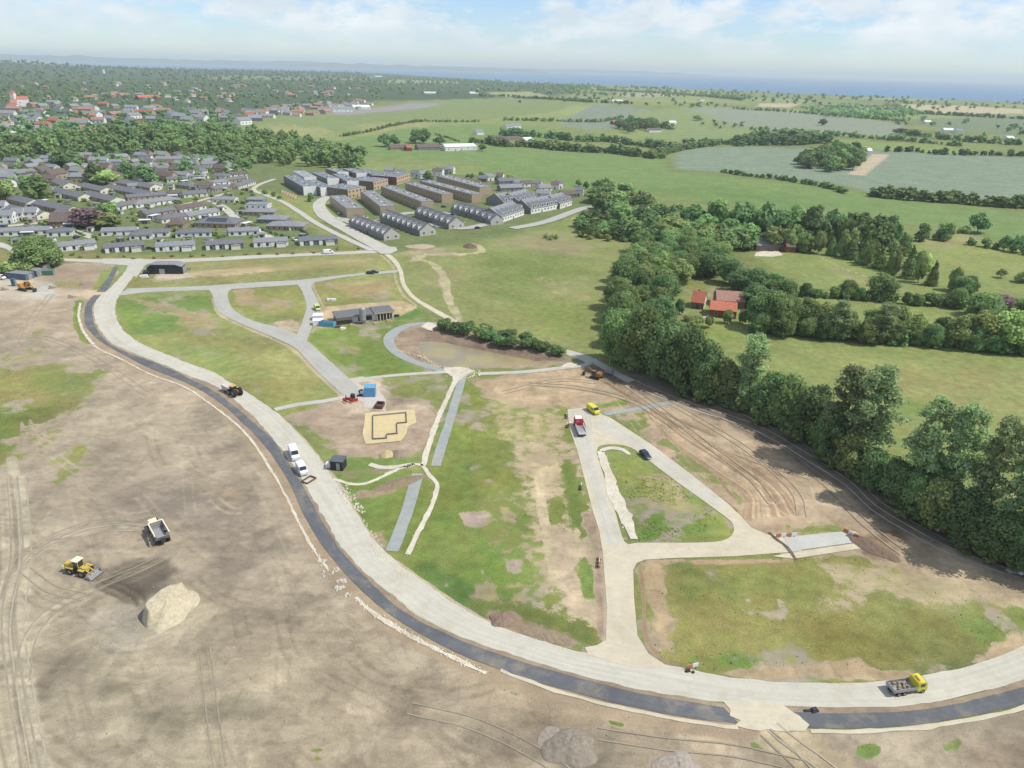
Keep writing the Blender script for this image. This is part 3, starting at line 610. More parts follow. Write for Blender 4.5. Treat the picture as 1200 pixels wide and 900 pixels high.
# ditches and worn verges next to the roads
DITCH = [(145, 392), (170, 406), (200, 419), (235, 434), (265, 447), (300, 469), (320, 482)]
line_e(DITCH, (122, 126, 84), 1.1, .4, .3); carve(DITCH, 1.6, .5)
line_e([(133, 350), (133, 368), (138, 384), (152, 397)], (196, 186, 160), 1.4, .1, .3)
def verge(pts, col, w, **k): line_e(pts, col, w, 0.05, .35, .35, **k)
verge([(320, 484), (352, 512), (372, 538), (392, 562), (410, 592), (440, 640), (475, 668), (520, 700), (575, 733), (612, 748)], (206, 194, 168), 1.8)
verge([(250, 350), (257, 368), (286, 383), (326, 400), (345, 411), (364, 430), (385, 450), (404, 468)], (196, 182, 150), 1.5)
verge([(365, 332), (372, 346), (379, 362), (374, 378), (365, 390)], (186, 176, 148), 1.2)
line_e([(110, 358), (106, 372), (112, 388), (130, 406), (160, 424), (200, 440), (245, 460), (275, 486), (300, 512), (325, 545), (343, 578), (362, 612), (388, 652), (420, 688), (455, 718), (500, 746), (560, 773), (620, 795), (700, 818), (780, 835), (865, 846)], (176, 160, 136), 7.5, 0, .3, .5)
TRENCH = [(716, 489), (762, 524), (812, 562), (862, 598)]
line_e(TRENCH, (140, 116, 92), 1.1, 0, .2, .3); carve(TRENCH, 1.0, .6)
line_e([(706, 650), (712, 700), (713, 752)], (190, 176, 150), 1.5, .1, .3)
line_e([(750, 664), (754, 700), (757, 745), (775, 770), (800, 785)], (168, 146, 116), 1.0, .1, .2)
line_e([(746, 748), (765, 770), (790, 785)], (150, 130, 104), .7, .1, .2)
earth([(130, 345), (115, 345), (100, 352), (100, 348), (115, 340)], (208, 190, 160), 0, .5, .5)
# ------------------------------------------------------------------ roads (world-space ribbons and sheets)
def flatten(poly_w, z=-0.02, mg=0.0):
    idx, m_ = mask(poly_w, 0.6, 0.0, world=True); near = TZ[idx] > -0.2
    TZ[idx] = np.where(near & (np.hypot(TX[idx], TY[idx]) < 600), TZ[idx] + (z - TZ[idx]) * m_, TZ[idx])
ROADS = []
def ribbon_w(name, Lw, Rw, mt, z=0.03, across=4, thick=0.0, flat=True, wobe=0.5):
    if wobe:
        ax_ = Rw - Lw; ln_ = np.linalg.norm(ax_, axis=1)[:, None] + 1e-9; ax_ = ax_ / ln_
        Lw = Lw + ax_ * ((fbm(Lw[:, 0], Lw[:, 1], 2.2, 3) - .5) * wobe)[:, None]; Rw = Rw + ax_ * ((fbm(Rw[:, 0] + 40, Rw[:, 1], 2.2, 3) - .5) * wobe)[:, None]
    n = len(Lw); s = np.concatenate([[0], np.cumsum(np.linalg.norm(np.diff((Lw + Rw) / 2, axis=0), axis=1))])
    v = []; uv = []
    for j in range(across + 1):
        t = j / across; q = Lw * (1 - t) + Rw * t; v.append(np.column_stack([q, H(q[:, 0], q[:, 1]) + z])); uv.append(np.column_stack([s, np.full(n, t * np.linalg.norm(Rw[n // 2] - Lw[n // 2]))]))
    V = np.concatenate(v); UV = np.concatenate(uv)
    f = [(j * n + i, (j + 1) * n + i, (j + 1) * n + i + 1, j * n + i + 1) for j in range(across) for i in range(n - 1)]
    F = np.array(f)
    # orient upwards
    a, b, c = V[F[0][0]], V[F[0][1]], V[F[0][2]]
    if np.cross(b - a, c - a)[2] < 0: F = F[:, ::-1]
    me = npmesh(name, V, F, mt)
    ul = me.uv_layers.new(name='along'); ul.data.foreach_set('uv', UV[F.ravel()].astype(np.float32).ravel())
    o = link(name, me); tag(o, kind='structure')
    if flat: flatten(np.vstack([Lw, Rw[::-1]]))
    return o
def ribbon(name, Lp, Rp, mt, z=0.03, step=3.0, **kw):
    """left and right kerb lines in photo pixels -> one sheet on the ground"""
    L_ = spline(W2(Lp), step); R_2 = spline(W2(Rp), step); n = max(len(L_), len(R_2))
    def rs_(q):
        s = np.concatenate([[0], np.cumsum(np.linalg.norm(np.diff(q, axis=0), axis=1))]); t = np.linspace(0, s[-1], n); return np.column_stack([np.interp(t, s, q[:, 0]), np.interp(t, s, q[:, 1])])
    return ribbon_w(name, rs_(L_), rs_(R_2), mt, z, **kw)
def strip(name, pts, width, mt, z=0.03, step=3.0, wob=0, **kw):
    q = spline(W2(pts), step); t = np.gradient(q, axis=0); nn = np.stack([-t[:, 1], t[:, 0]], 1); nn /= np.linalg.norm(nn, axis=1)[:, None] + 1e-9
    ws = width if isinstance(width, (list, tuple)) else [width, width]
    w = np.interp(np.linspace(0, 1, len(q)), np.linspace(0, 1, len(ws)), ws) / 2
    wl = w * (1 + wob * (fbm(q[:, 0], q[:, 1], 1.5, 2) - .5)); wr = w * (1 + wob * (fbm(q[:, 0] + 50, q[:, 1], 1.5, 2) - .5))
    return ribbon_w(name, q + nn * wl[:, None], q - nn * wr[:, None], mt, z, **kw)
from mathutils.geometry import tessellate_polygon
def sheet(name, pts, mt, z=0.03, flat=True, rough=0.0, parent=None, smooth=False, hole=None):
    q = W2(pts)
    if smooth: q = spline(np.vstack([q, q[:1]]), 1.5)[:-1]
    if rough:
        d = []; m_ = len(q)
        for i in range(m_):
            a, b = q[i], q[(i + 1) % m_]; k = max(1, int(np.linalg.norm(b - a) / 1.0))
            for j in range(k):
                p = a + (b - a) * j / k; d.append(p + rough * np.array([fbm(p[0], p[1], 1.2, 2) - .5, fbm(p[0] + 77, p[1], 1.2, 2) - .5]) * 2)
        q = np.array(d)
    loops = [[Vector((a, b, 0)) for a, b in q]]; q0 = q
    if hole:
        hq = spline(np.vstack([W2(hole), W2(hole)[:1]]), 1.5)[:-1]; loops.append([Vector((a, b, 0)) for a, b in hq]); q = np.vstack([q, hq])
    tri = tessellate_polygon(loops)
    V = np.column_stack([q, H(q[:, 0], q[:, 1]) + z]); F = []
    for t in tri:
        a, b, c = V[t[0]], V[t[1]], V[t[2]]
        F.append(t if np.cross(b - a, c - a)[2] > 0 else t[::-1])
    me = npmesh(name, V, np.array(F), mt); me.uv_layers.new(name='along'); o = link(name, me, parent); tag(o, kind='structure')
    if flat: flatten(q0)
    return o
M_GRAVEL = road_mat('gravel_road', alb(213, 209, 192), 0.06, 0.07, streak=0.07)
M_CREAM = road_mat('dusty_road', alb(222, 212, 186), 0.07, 0.08, streak=0.08)
M_ASPH = road_mat('fresh_asphalt', alb(112, 115, 118), 0.10, 0.16, 0.8, streak=0.06)
M_GREY = road_mat('grey_gravel', alb(206, 204, 192), 0.07, 0.08, streak=0.05)
M_LANE = road_mat('old_asphalt', alb(192, 191, 182), 0.06, 0.08, streak=0.05)
M_BLUE = road_mat('blue_grey_chippings', alb(172, 178, 174), 0.12, 0.08)
M_SLAB = road_mat('concrete_slab', alb(206, 206, 198), 0.05, 0.1)
M_VERGE = road_mat('verge_soil', alb(168, 150, 126), 0.2, 0.2)
M_SAND = road_mat('building_sand', alb(228, 208, 160), 0.08, 0.06)
M_STONE = road_mat('white_stone', alb(220, 212, 192, .78), 0.15, 0.1)
M_CUT = road_mat('cut_trench', alb(110, 98, 84), 0.2, 0.1)
L_MAIN = [(150, 313), (141, 325), (128, 338), (117, 347), (111, 357), (110, 368), (113, 380), (120, 391), (131, 402), (150, 411), (175, 421), (200, 431), (225, 442), (250, 451), (268, 463), (282, 475), (300, 491), (318, 511), (332, 530), (344, 547), (356, 566), (370, 590), (385, 616), (402, 643), (430, 673), (462, 699), (490, 721), (525, 740), (562, 755), (600, 767), (657, 785), (710, 799), (762, 810), (830, 821), (912, 829), (987, 831), (1050, 829), (1112, 819), (1162, 807), (1200, 796), (1260, 776), (1340, 744)]
R_MAIN = [(168, 310), (158, 322), (146, 338), (138, 350), (135, 365), (140, 380), (150, 392), (170, 405), (200, 417), (225, 427), (250, 436), (266, 446), (285, 457), (300, 467), (320, 480), (338, 496), (352, 511), (368, 529), (380, 545), (393, 564), (405, 582), (420, 605), (440, 635), (470, 663), (510, 692), (532, 708), (575, 730), (612, 744), (637, 751), (667, 761), (712, 770), (790, 781), (850, 793), (900, 798), (975, 801), (1037, 798), (1112, 786), (1150, 776), (1175, 768), (1200, 756), (1260, 734), (1340, 700)]
ribbon('main_road', L_MAIN, R_MAIN, M_GRAVEL, 0.03, 1.0, across=6, wobe=1.0)
# soil margin between the gravel road and the new asphalt, and the asphalt strips
A_L = [(110, 346), (102, 355), (99, 367), (100, 380), (108, 391), (121, 402), (140, 413), (175, 431), (212, 446), (240, 460), (265, 477), (289, 500), (306, 517), (322, 538), (340, 567), (357, 605), (380, 642), (405, 672), (430, 698), (460, 722), (495, 744), (540, 767), (600, 789), (650, 805), (725, 825), (800, 840), (866, 848)]
A_R = [(118, 346), (109, 357), (108, 368), (111, 381), (118, 393), (129, 403.5), (150, 413.5), (175, 422.5), (200, 433), (225, 445), (250, 458), (268, 471), (305, 502), (318, 514), (332, 532), (355, 570), (375, 606), (400, 646), (427, 675), (452, 700), (480, 721), (512, 738), (560, 758), (600, 772), (657, 789), (710, 803), (762, 815), (848, 829)]
ribbon('verge', [(p[0] - 3, p[1] + 2) for p in A_R[9:]], [(p[0] + 4, p[1] - 3) for p in L_MAIN[12:34]], M_VERGE, 0.012, 3)
A_END = [(862, 850), (868, 846), (858, 840), (860, 834), (850, 832), (849, 827)]
ribbon('asphalt_road', A_L, A_R, M_ASPH, 0.045, 2.0)
ribbon('asphalt_road', [(945, 853), (1007, 854), (1075, 849), (1150, 837), (1200, 825), (1260, 806), (1340, 772)], [(912, 834), (987, 836), (1062, 833), (1125, 824), (1200, 805), (1260, 788), (1340, 755)], M_ASPH, 0.045, 2.0)
ribbon('verge', [(908, 837), (987, 839), (1062, 836), (1125, 827), (1200, 808), (1340, 757)], [(911, 827), (987, 829), (1062, 827), (1125, 817), (1200, 796), (1340, 744)], M_VERGE, 0.036, 3)
sheet('asphalt_road', [(113, 342), (124, 342), (132, 328), (139, 313), (133, 313), (126, 326)], M_ASPH, 0.04)
sheet('crossing_ramp', [(846, 822), (915, 824), (950, 850), (945, 857), (875, 855), (862, 849), (868, 843), (856, 838), (856, 831)], M_CREAM, 0.06, rough=.4)
# thin stone kerb line beside the strip
def stones_line(name, pts, n, size, spread, mt, label, cat, group=None, seed=1, base=None):
    size = size * .55
    """a laid line of broken stone: one counted-less heap of small stones"""
    r = np.random.RandomState(seed); q = spline(W2(pts), 1.0); s = np.concatenate([[0], np.cumsum(np.linalg.norm(np.diff(q, axis=0), axis=1))])
    t = r.uniform(0, s[-1], n); x = np.interp(t, s, q[:, 0]) + r.normal(0, spread, n); y = np.interp(t, s, q[:, 1]) + r.normal(0, spread, n)
    return stones_at(name, x, y, size, mt, label, cat, group, seed)
ICO = None
def stones_at(name, x, y, size, mt, label, cat, group=None, seed=1, kind='stuff'):
    r = np.random.RandomState(seed); n = len(x)
    c = np.array([(-1, -1, -.5), (1, -1, -.5), (1, 1, -.5), (-1, 1, -.5), (-.7, -.7, .6), (.7, -.7, .6), (.7, .7, .6), (-.7, .7, .6)], float)
    fc = np.array([(4, 5, 6, 7), (0, 1, 5, 4), (1, 2, 6, 5), (2, 3, 7, 6), (3, 0, 4, 7)])
    a = r.uniform(0, 6.28, n); sc = size * r.uniform(.5, 1.5, (n, 1)) * r.uniform(.6, 1.2, (n, 3)) * .5
    V = (c[None] * sc[:, None, :]) * (1 + r.uniform(-.25, .25, (n, 8, 1))); ca = np.cos(a)[:, None]; sa = np.sin(a)[:, None]
    X = V[..., 0] * ca - V[..., 1] * sa + np.asarray(x)[:, None]; Y = V[..., 0] * sa + V[..., 1] * ca + np.asarray(y)[:, None]; Z = V[..., 2] + H(X, Y) + sc[:, 2:3] * .4
    F = (fc[None] + (np.arange(n) * 8)[:, None, None]).reshape(-1, 4)
    o = link(name, npmesh(name, np.stack([X, Y, Z], -1).reshape(-1, 3), F, mt)); tag(o, label, cat, group, kind); return o
K1 = [(94, 355), (92, 370), (96, 385), (103, 396), (110, 404)]
K2 = [(110, 405), (122, 412), (142, 421), (175, 438), (217, 454), (250, 476), (280, 500), (300, 523), (327, 567), (347, 605), (365, 640), (384, 667)]
K3 = [(417, 700), (435, 717), (475, 741), (520, 765), (570, 789)]
for pts, w in ((K1, .9), (K2, .6), (K3, .9)): strip('kerb_bedding', pts, w, M_STONE, .05, 1, 1.3)
strip('kerb_bedding', [(586, 786), (650, 809), (725, 829), (800, 844), (865, 853)], .7, M_CREAM, .05, 2, .6)
strip('kerb_bedding', [(950, 857), (1007, 857), (1075, 853), (1150, 841), (1200, 829), (1300, 796)], .8, M_CREAM, .05, 2, .6)
stones_line('stone_line', K3, 260, .45, .35, M_STONE, 'band of white broken stone along the outer edge of the asphalt strip, bottom centre', 'stones', seed=2)
stones_line('stone_line', K2, 260, .4, .3, M_STONE, 'thin white stone edging between the dark asphalt and the bare field', 'stones', seed=3)
stones_line('stone_line', K1, 60, .5, .3, M_STONE, 'short curved white stone edging beside the green strip at the bend', 'stones', seed=4)
# northern lanes
ribbon('lane', [(-60, 289), (0, 290), (20, 299), (62, 305), (122, 308), (170, 309), (225, 307), (300, 303), (380, 299), (456, 296)], [(-60, 283), (0, 284), (25, 296), (62, 302), (122, 304), (165, 304), (225, 303), (300, 299), (380, 296), (456, 292)], M_GREY, .04, 3)
sheet('road_junction', [(120, 303), (166, 303), (180, 306), (170, 311), (160, 325), (147, 318), (150, 311), (121, 309)], M_GREY, .045)
ribbon('lane', [(136, 347), (175, 342.5), (240, 340), (268, 339), (342, 334), (362, 332), (410, 324), (465, 319.5)], [(150, 338), (200, 336.5), (240, 335), (297, 331), (351, 328), (410, 321.5), (465, 316.5), (468, 316.5)], M_LANE, .04, 3)
ribbon('lane', [(243, 337), (249, 346), (252, 358), (260, 368), (286, 381), (327, 398), (347, 409), (366, 429), (387, 449), (408, 468)], [(276, 337), (268, 342), (268, 352), (275, 364), (297, 376), (331, 385), (352, 394), (372, 410), (392, 428), (418, 452), (426, 462)][:11], M_LANE, .048, 2)
ribbon('lane', [(346, 331), (352, 338), (356, 346), (359, 361), (351, 385), (345, 397)], [(369, 330), (365, 336), (369, 346), (375, 361), (368, 378), (362, 392), (358, 404)], M_LANE, .052, 2)
sheet('gravel_apron', [(400, 446), (424, 441), (438, 443), (440, 452), (452, 468), (452, 482), (428, 478), (424, 470), (410, 470)], road_mat('pale_apron', alb(216, 206, 190), .08, .1), .035, rough=.4)
strip('footpath', [(322, 480), (350, 474), (380, 470), (406, 465)], 2.6, M_GREY, .036)
strip('footpath', [(426, 444), (450, 441), (485, 438), (522, 436)], 2.2, M_GREY, .036)
strip('footpath', [(560, 438), (610, 436), (650, 432), (690, 426), (668, 415), (660, 411)], 2.6, M_GREY, .036)
strip('footpath', [(515, 379), (497, 379), (474, 383), (459, 392), (456, 402), (466, 414), (488, 425), (514, 433), (532, 436)], [2, 4, 4.5, 4.5, 4, 4, 3.5, 3, 3], M_BLUE, .034)
strip('chipping_strip', [(543, 439), (537, 460), (528, 490), (518, 520), (511, 546)], 2.8, M_BLUE, .05)
strip('chipping_strip', [(490, 555), (482, 583), (472, 614), (459, 646)], 3.0, M_BLUE, .05)
WHT = [[(535, 444), (527, 460), (518, 480), (508, 505), (500, 530), (496, 546)], [(496, 546), (504, 558), (512, 567), (510, 582), (500, 605), (488, 628), (478, 650)],
       [(496, 546), (485, 544), (462, 552), (441, 562), (427, 567.5), (410, 567), (390, 561)], [(486, 544), (461, 547.5), (444, 547), (433, 544)]]
for i, w in enumerate(WHT):
    strip('stone_filled_drain', w, [1.7, 1.2, 1.1][i % 3] if i else 1.6, M_STONE, .06, 1.5, .7)
    stones_line('stone_line', w, 160, .35, .35, M_STONE, ['white stone drain line running down beside the upper grey strip', 'white stone drain line bending down to the gravel road', 'long curved white stone line from the gravel road to the drain crossing', 'short white stone branch above the long curved line'][i], 'stones', seed=10 + i)
sheet('stone_bed', [(520, 431), (540, 430), (557, 434), (548, 438), (540, 443), (536, 449), (531, 448), (530, 441), (521, 437)], M_STONE, .07, rough=.6)
stones_line('stone_line', [(518, 433), (532, 437), (548, 434), (556, 437), (536, 446)], 220, .6, 1.3, M_STONE, 'spread of white stones where the paths meet below the basin', 'stones', seed=22)
stones_line('stone_line', [(464, 410), (478, 414), (495, 418), (505, 426), (516, 431)], 110, .55, .5, M_STONE, 'thin row of white stones inside the left rim of the basin', 'stones', seed=23)
sheet('stone_bed', [(493, 383), (502, 377), (512, 381), (506, 388)], M_STONE, .05, rough=.5)
sheet('stone_bed', [(656, 430), (665, 425), (678, 426), (672, 431)], M_STONE, .07, rough=.5)
# eastern cul-de-sac
sheet('cul_de_sac', [(665, 480), (692, 477), (706, 486), (716, 490), (765, 522), (815, 560), (855, 592), (869, 606), (880, 618), (900, 627), (922, 627), (940, 646), (860, 652), (790, 654), (756, 656), (746, 660), (742, 668), (743, 700), (747, 745), (760, 766), (785, 783), (740, 782), (690, 768), (685, 759), (700, 756), (710, 750), (711, 710), (706, 645), (702, 622), (694, 597), (677, 530), (667, 500)], M_CREAM, .05, hole=[(699, 530), (701, 524), (708, 521.5), (722, 521), (740, 525), (762, 541), (787, 560), (845, 602), (859, 615), (858, 627), (845, 634), (815, 636), (747, 636), (732, 635), (720, 597), (705, 550)])
M_WORN = road_mat('worn_gravel', alb(212, 208, 192), 0.07, 0.08, streak=0.07)
ribbon('wheel_worn_lane', [(667, 481), (672, 505), (682, 540), (700, 600), (712, 640)], [(692, 478), (694, 500), (696, 530), (716, 597), (730, 634)], M_WORN, .056, 2, flat=False)
ribbon('wheel_worn_lane', [(694, 500), (735, 520), (762, 540), (800, 568), (840, 597)], [(706, 487), (762, 522), (790, 541), (815, 560), (852, 592)], M_WORN, .056, 2, flat=False)
sheet('concrete_slab', [(919, 630), (992, 622.5), (1007, 635), (927, 646.5)], M_SLAB, .09)
sheet('loading_edge', [(905, 652), (930, 655), (1022, 641), (1002, 623), (993, 622), (1008, 636), (927, 648)], M_CREAM, .075)
strip('cut_trench', [(901, 624), (912, 634), (922, 642), (933, 656)], .9, M_CUT, .1, 1, .8, flat=False)
strip('footpath', [(708, 485), (730, 482), (765, 476), (785, 472)], 2.4, M_BLUE, .04)
strip('stone_filled_drain', [(704, 529), (709, 545), (714, 560), (722, 585), (730, 600), (737, 617), (743, 632)], [2.0, 2.2, 2.8, 3.2, 3.6, 3.0, 1.5], M_STONE, .11, 1.5, .8, flat=False)
strip('stone_filled_drain', [(704, 529), (715, 525), (730, 527), (738, 533)], 1.6, M_STONE, .11, 1.5, .8, flat=False)
stones_line('stone_line', [(706, 532), (711, 550), (718, 572), (728, 597), (738, 620)], 200, .45, .8, M_STONE, 'ragged white stone band along the left side of the traffic island', 'stones', seed=31)
# access road past the brick terraces and the gravel track south of it
strip('lane', [(456, 295), (432, 283), (412, 272), (396, 263), (380, 252), (374, 241), (380, 233), (392, 229), (410, 224)], [11, 10, 9.5, 10, 11, 10, 9, 8, 7], M_GREY, .25, 5)
strip('footpath', [(437, 294), (415, 284), (390, 272), (368, 260), (350, 248), (332, 237), (312, 229), (297, 223), (305, 216), (322, 210)], 4.5, M_GREY, .2, 5)
ribbon('gravel_track', [(449, 297), (460, 307), (467, 318), (470, 332), (480, 347), (498, 360), (515, 370), (532, 379)], [(454, 296), (465, 305), (472, 318), (475, 332), (486, 347), (503, 358), (520, 367), (540, 378)], M_CREAM, .05, 3)
sheet('road_junction', [(440, 294), (448, 289), (464, 290), (466, 294), (458, 298), (446, 298)], M_GREY, .3, flat=False)
line_e([(446, 298), (460, 312), (464, 328), (472, 345), (488, 358)], (190, 176, 140), 1.2, 0, .3)
strip('lane', [(246, 235), (262, 243), (272, 252), (284, 262), (300, 270), (318, 280), (330, 287)], 6, M_GREY, .2, 4)
strip('lane', [(160, 252), (190, 245), (215, 240), (232, 236), (246, 232), (268, 226)], 4.5, M_GREY, .2, 5)
strip('lane', [(-60, 270), (0, 266), (40, 262), (57, 261), (75, 268), (95, 274), (112, 279)], 7, M_GREY, .2, 4)
strip('lane', [(0, 160), (15, 153), (32, 145), (45, 138)], 18, M_GREY, .5, 30)
for p in ([(395, 255), (420, 262), (450, 258), (478, 250), (520, 250), (560, 252)], [(500, 262), (540, 268), (575, 262)], [(600, 268), (640, 260), (690, 243), (720, 248)]): strip('lane', p, 8, M_LANE, .3, 6)
sheet('pond_water', [(488, 396), (505, 394), (526, 399), (550, 404), (575, 409), (605, 415), (635, 421), (600, 426), (560, 429), (514, 429), (494, 415)], None, -1.25, flat=False, smooth=True)
# wet wheel ruts beside the wood
M_RUT = road_mat('rut_gravel', alb(196, 188, 176), .15, .15)
T1 = [(697, 420), (712, 430), (735, 441), (765, 455), (815, 474), (865, 490), (905, 507), (950, 534), (996, 564), (1026, 592), (1075, 622), (1125, 647), (1200, 672), (1300, 700)]
strip('rut', T1, .5, M_RUT, .03, 3, .8); strip('rut', [(p[0] - 5, p[1] + 5) for p in T1[2:]], .5, M_RUT, .03, 3, .8); strip('rut', [(p[0] + 6, p[1] - 4) for p in T1[5:]], .4, M_RUT, .03, 3, .8)
sheet('stone_bed', [(1176, 667), (1200, 664), (1200, 672), (1182, 673)], M_STONE, .05, rough=.6)
strip('lane', [(661, 411), (680, 416), (700, 425), (720, 437), (740, 447)], 3.5, M_GREY, .02)
# house foundation pad
PAD = [(428, 485), (434, 483), (486, 480), (488, 496), (479, 500), (476, 508), (470, 517), (428, 521), (425, 510)]
sheet('sand_pad', PAD, M_SAND, .12, rough=.25)
# crisp wheel ruts pressed into the bare field
M_RUTL = road_mat('rut_pale', alb(190, 180, 158), .15, .12); M_RUTD = road_mat('rut_dark', alb(172, 161, 141), .15, .12)
RZ = [.010]
def ruts(pts, gap, w, mt, k=1.0):
    q = spline(W2(pts), 2.0); t = np.gradient(q, axis=0); nn = np.stack([-t[:, 1], t[:, 0]], 1); nn /= np.linalg.norm(nn, axis=1)[:, None] + 1e-9
    for s in (-gap / 2, gap / 2):
        c_ = q + nn * s; hw_ = (w / 2 * (.35 + 1.3 * fbm(c_[:, 0] + s * 9, c_[:, 1], 1.6, 3)))[:, None]; ribbon_w('wheel_rut', c_ + nn * hw_, c_ - nn * hw_, mt, RZ[0], across=1, flat=False, wobe=.12); RZ[0] += .0035
for pts, g_, w_, mt in [([(14, 560), (20, 640), (10, 720), (18, 800), (34, 890), (44, 960)], 2.2, .35, M_RUTD), ([(24, 560), (30, 650), (20, 730), (30, 810), (46, 900)], 2.2, .3, M_RUTL), ([(165, 611), (130, 610), (88, 619), (48, 637), (22, 658), (8, 700)], 2.3, .35, M_RUTD), ([(170, 619), (128, 619), (92, 628), (56, 647), (34, 668), (22, 705)], 2.3, .25, M_RUTL),
    ([(205, 646), (160, 668), (112, 688), (62, 714), (34, 750), (26, 800)], 2.3, .3, M_RUTD), ([(30, 668), (60, 690), (100, 700)], 2.0, .25, M_RUTD), ([(240, 760), (248, 830), (258, 900)], 1.8, .2, M_RUTD), 
    ([(480, 830), (560, 850), (640, 890), (690, 930)], 2.3, .25, M_RUTD), ([(905, 852), (935, 876), (975, 905), (1000, 940)], 2.5, .35, M_RUTL), ([(897, 858), (925, 884), (955, 915)], 2.3, .3, M_RUTD), ([(0, 400), (50, 395), (110, 420), (170, 460)], 2.3, .25, M_RUTL), ([(60, 345), (40, 370), (20, 410), (-10, 430)], 2.3, .3, M_RUTD), ([(700, 860), (780, 872), (860, 880), (940, 898)], 2.3, .25, M_RUTD),
    ([(735, 452), (790, 492), (840, 530), (880, 560), (905, 590)], 2.2, .3, M_RUTD), ([(760, 458), (820, 492), (880, 530), (930, 575), (940, 605)], 2.2, .3, M_RUTL), ([(720, 445), (800, 470), (880, 505), (960, 560), (1010, 610), (1060, 650)], 2.3, .35, M_RUTD), ([(950, 560), (900, 545), (860, 530)], 2.2, .25, M_RUTL), ([(620, 450), (680, 455), (740, 470), (790, 500)], 2.3, .3, M_RUTD), ([(590, 460), (650, 446), (700, 448)], 2.2, .25, M_RUTL)]: ruts(pts, g_, w_, mt)
# ---- finish terrain
dn = (NZ3 * 0.25 + NZ1 * 0.35) * (1 - sstep(300, 500, R_.ravel()))
TZ += dn * 0.16 - 0.025 * (1 - sstep(500, 620, R_.ravel()))
nc = len(AZ); nr = len(RR); I = np.arange(NV).reshape(nr, nc)
F4 = np.stack([I[:-1, :-1], I[:-1, 1:], I[1:, 1:], I[1:, :-1]], -1).reshape(-1, 4)[:, ::-1]
cx = TX[F4].mean(1); cy = TY[F4].mean(1)
keep = (R_.ravel()[F4].min(1) < CR[F4].min(1) + 250)
F4 = F4[keep]; cx = cx[keep]; cy = cy[keep]
reg = np.zeros(len(F4), int)
for i, (nm, q) in enumerate(FIELDS): reg[inside(cx, cy, q)] = i + 1
GM = ground_mat(); VV = np.column_stack([TX, TY, TZ])
for i in range(len(FIELDS) + 1):
    f = F4[reg == i]
    if not len(f): continue
    us, inv = np.unique(f, return_inverse=True); f2 = inv.reshape(f.shape)
    nm = 'ground' if i == 0 else FIELDS[i - 1][0]
    me = npmesh(nm, VV[us], f2, GM, smooth=True, attr={'soil': ('FLOAT_COLOR', 'POINT', soil[us]), 'turf': ('FLOAT_COLOR', 'POINT', turf[us])})
    tag(link(nm, me), kind='structure')
# ---- water
mw = bpy.data.materials.new('sea_water'); mw.use_nodes = True; b = mw.node_tree.nodes['Principled BSDF']
b.inputs['Base Color'].default_value = (0.03, 0.12, 0.24, 1); b.inputs['Roughness'].default_value = 0.35; b.inputs['IOR'].default_value = 1.33
_n = N(mw.node_tree, 'ShaderNodeTexNoise'); _n.inputs['Scale'].default_value = 0.08; _g = N(mw.node_tree, 'ShaderNodeNewGeometry'); mw.node_tree.links.new(_g.outputs['Position'], _n.inputs[0])
_b = N(mw.node_tree, 'ShaderNodeBump'); _b.inputs['Strength'].default_value = 0.6; _b.inputs['Distance'].default_value = 1.5; mw.node_tree.links.new(_n.outputs[0], _b.inputs['Height']); mw.node_tree.links.new(_b.outputs[0], b.inputs['Normal'])
aa = np.radians(np.linspace(-80, 80, 81)); ri = np.array([2500, 5000, 9000, 15000, 25000, 38000.0]); A2, R2 = np.meshgrid(aa, ri)
Vs = np.column_stack([(R2 * np.sin(A2)).ravel(), (R2 * np.cos(A2)).ravel(), np.full(A2.size, -9.0)]); I2 = np.arange(A2.size).reshape(A2.shape)
Fs = np.stack([I2[:-1, :-1], I2[:-1, 1:], I2[1:, 1:], I2[1:, :-1]], -1).reshape(-1, 4)[:, ::-1]
tag(link('sea', npmesh('sea', Vs, Fs, mw)), kind='structure')
mp_ = bpy.data.materials.new('muddy_water'); mp_.use_nodes = True; b = mp_.node_tree.nodes['Principled BSDF']
b.inputs['Roughness'].default_value = 0.18; b.inputs['IOR'].default_value = 1.33
_n = N(mp_.node_tree, 'ShaderNodeTexNoise'); _n.inputs['Scale'].default_value = 0.09; _g = N(mp_.node_tree, 'ShaderNodeNewGeometry'); mp_.node_tree.links.new(_g.outputs['Position'], _n.inputs[0])
_r = N(mp_.node_tree, 'ShaderNodeValToRGB'); _r.color_ramp.elements[0].position = .4; _r.color_ramp.elements[1].position = .6; _r.color_ramp.elements[0].color = (*alb(158, 148, 124), 1); _r.color_ramp.elements[1].color = (*alb(176, 164, 116), 1)
mp_.node_tree.links.new(_n.outputs[0], _r.inputs[0]); mp_.node_tree.links.new(_r.outputs[0], b.inputs['Base Color'])
bpy.data.objects['pond_water'].data.materials.clear(); bpy.data.objects['pond_water'].data.materials.append(mp_)
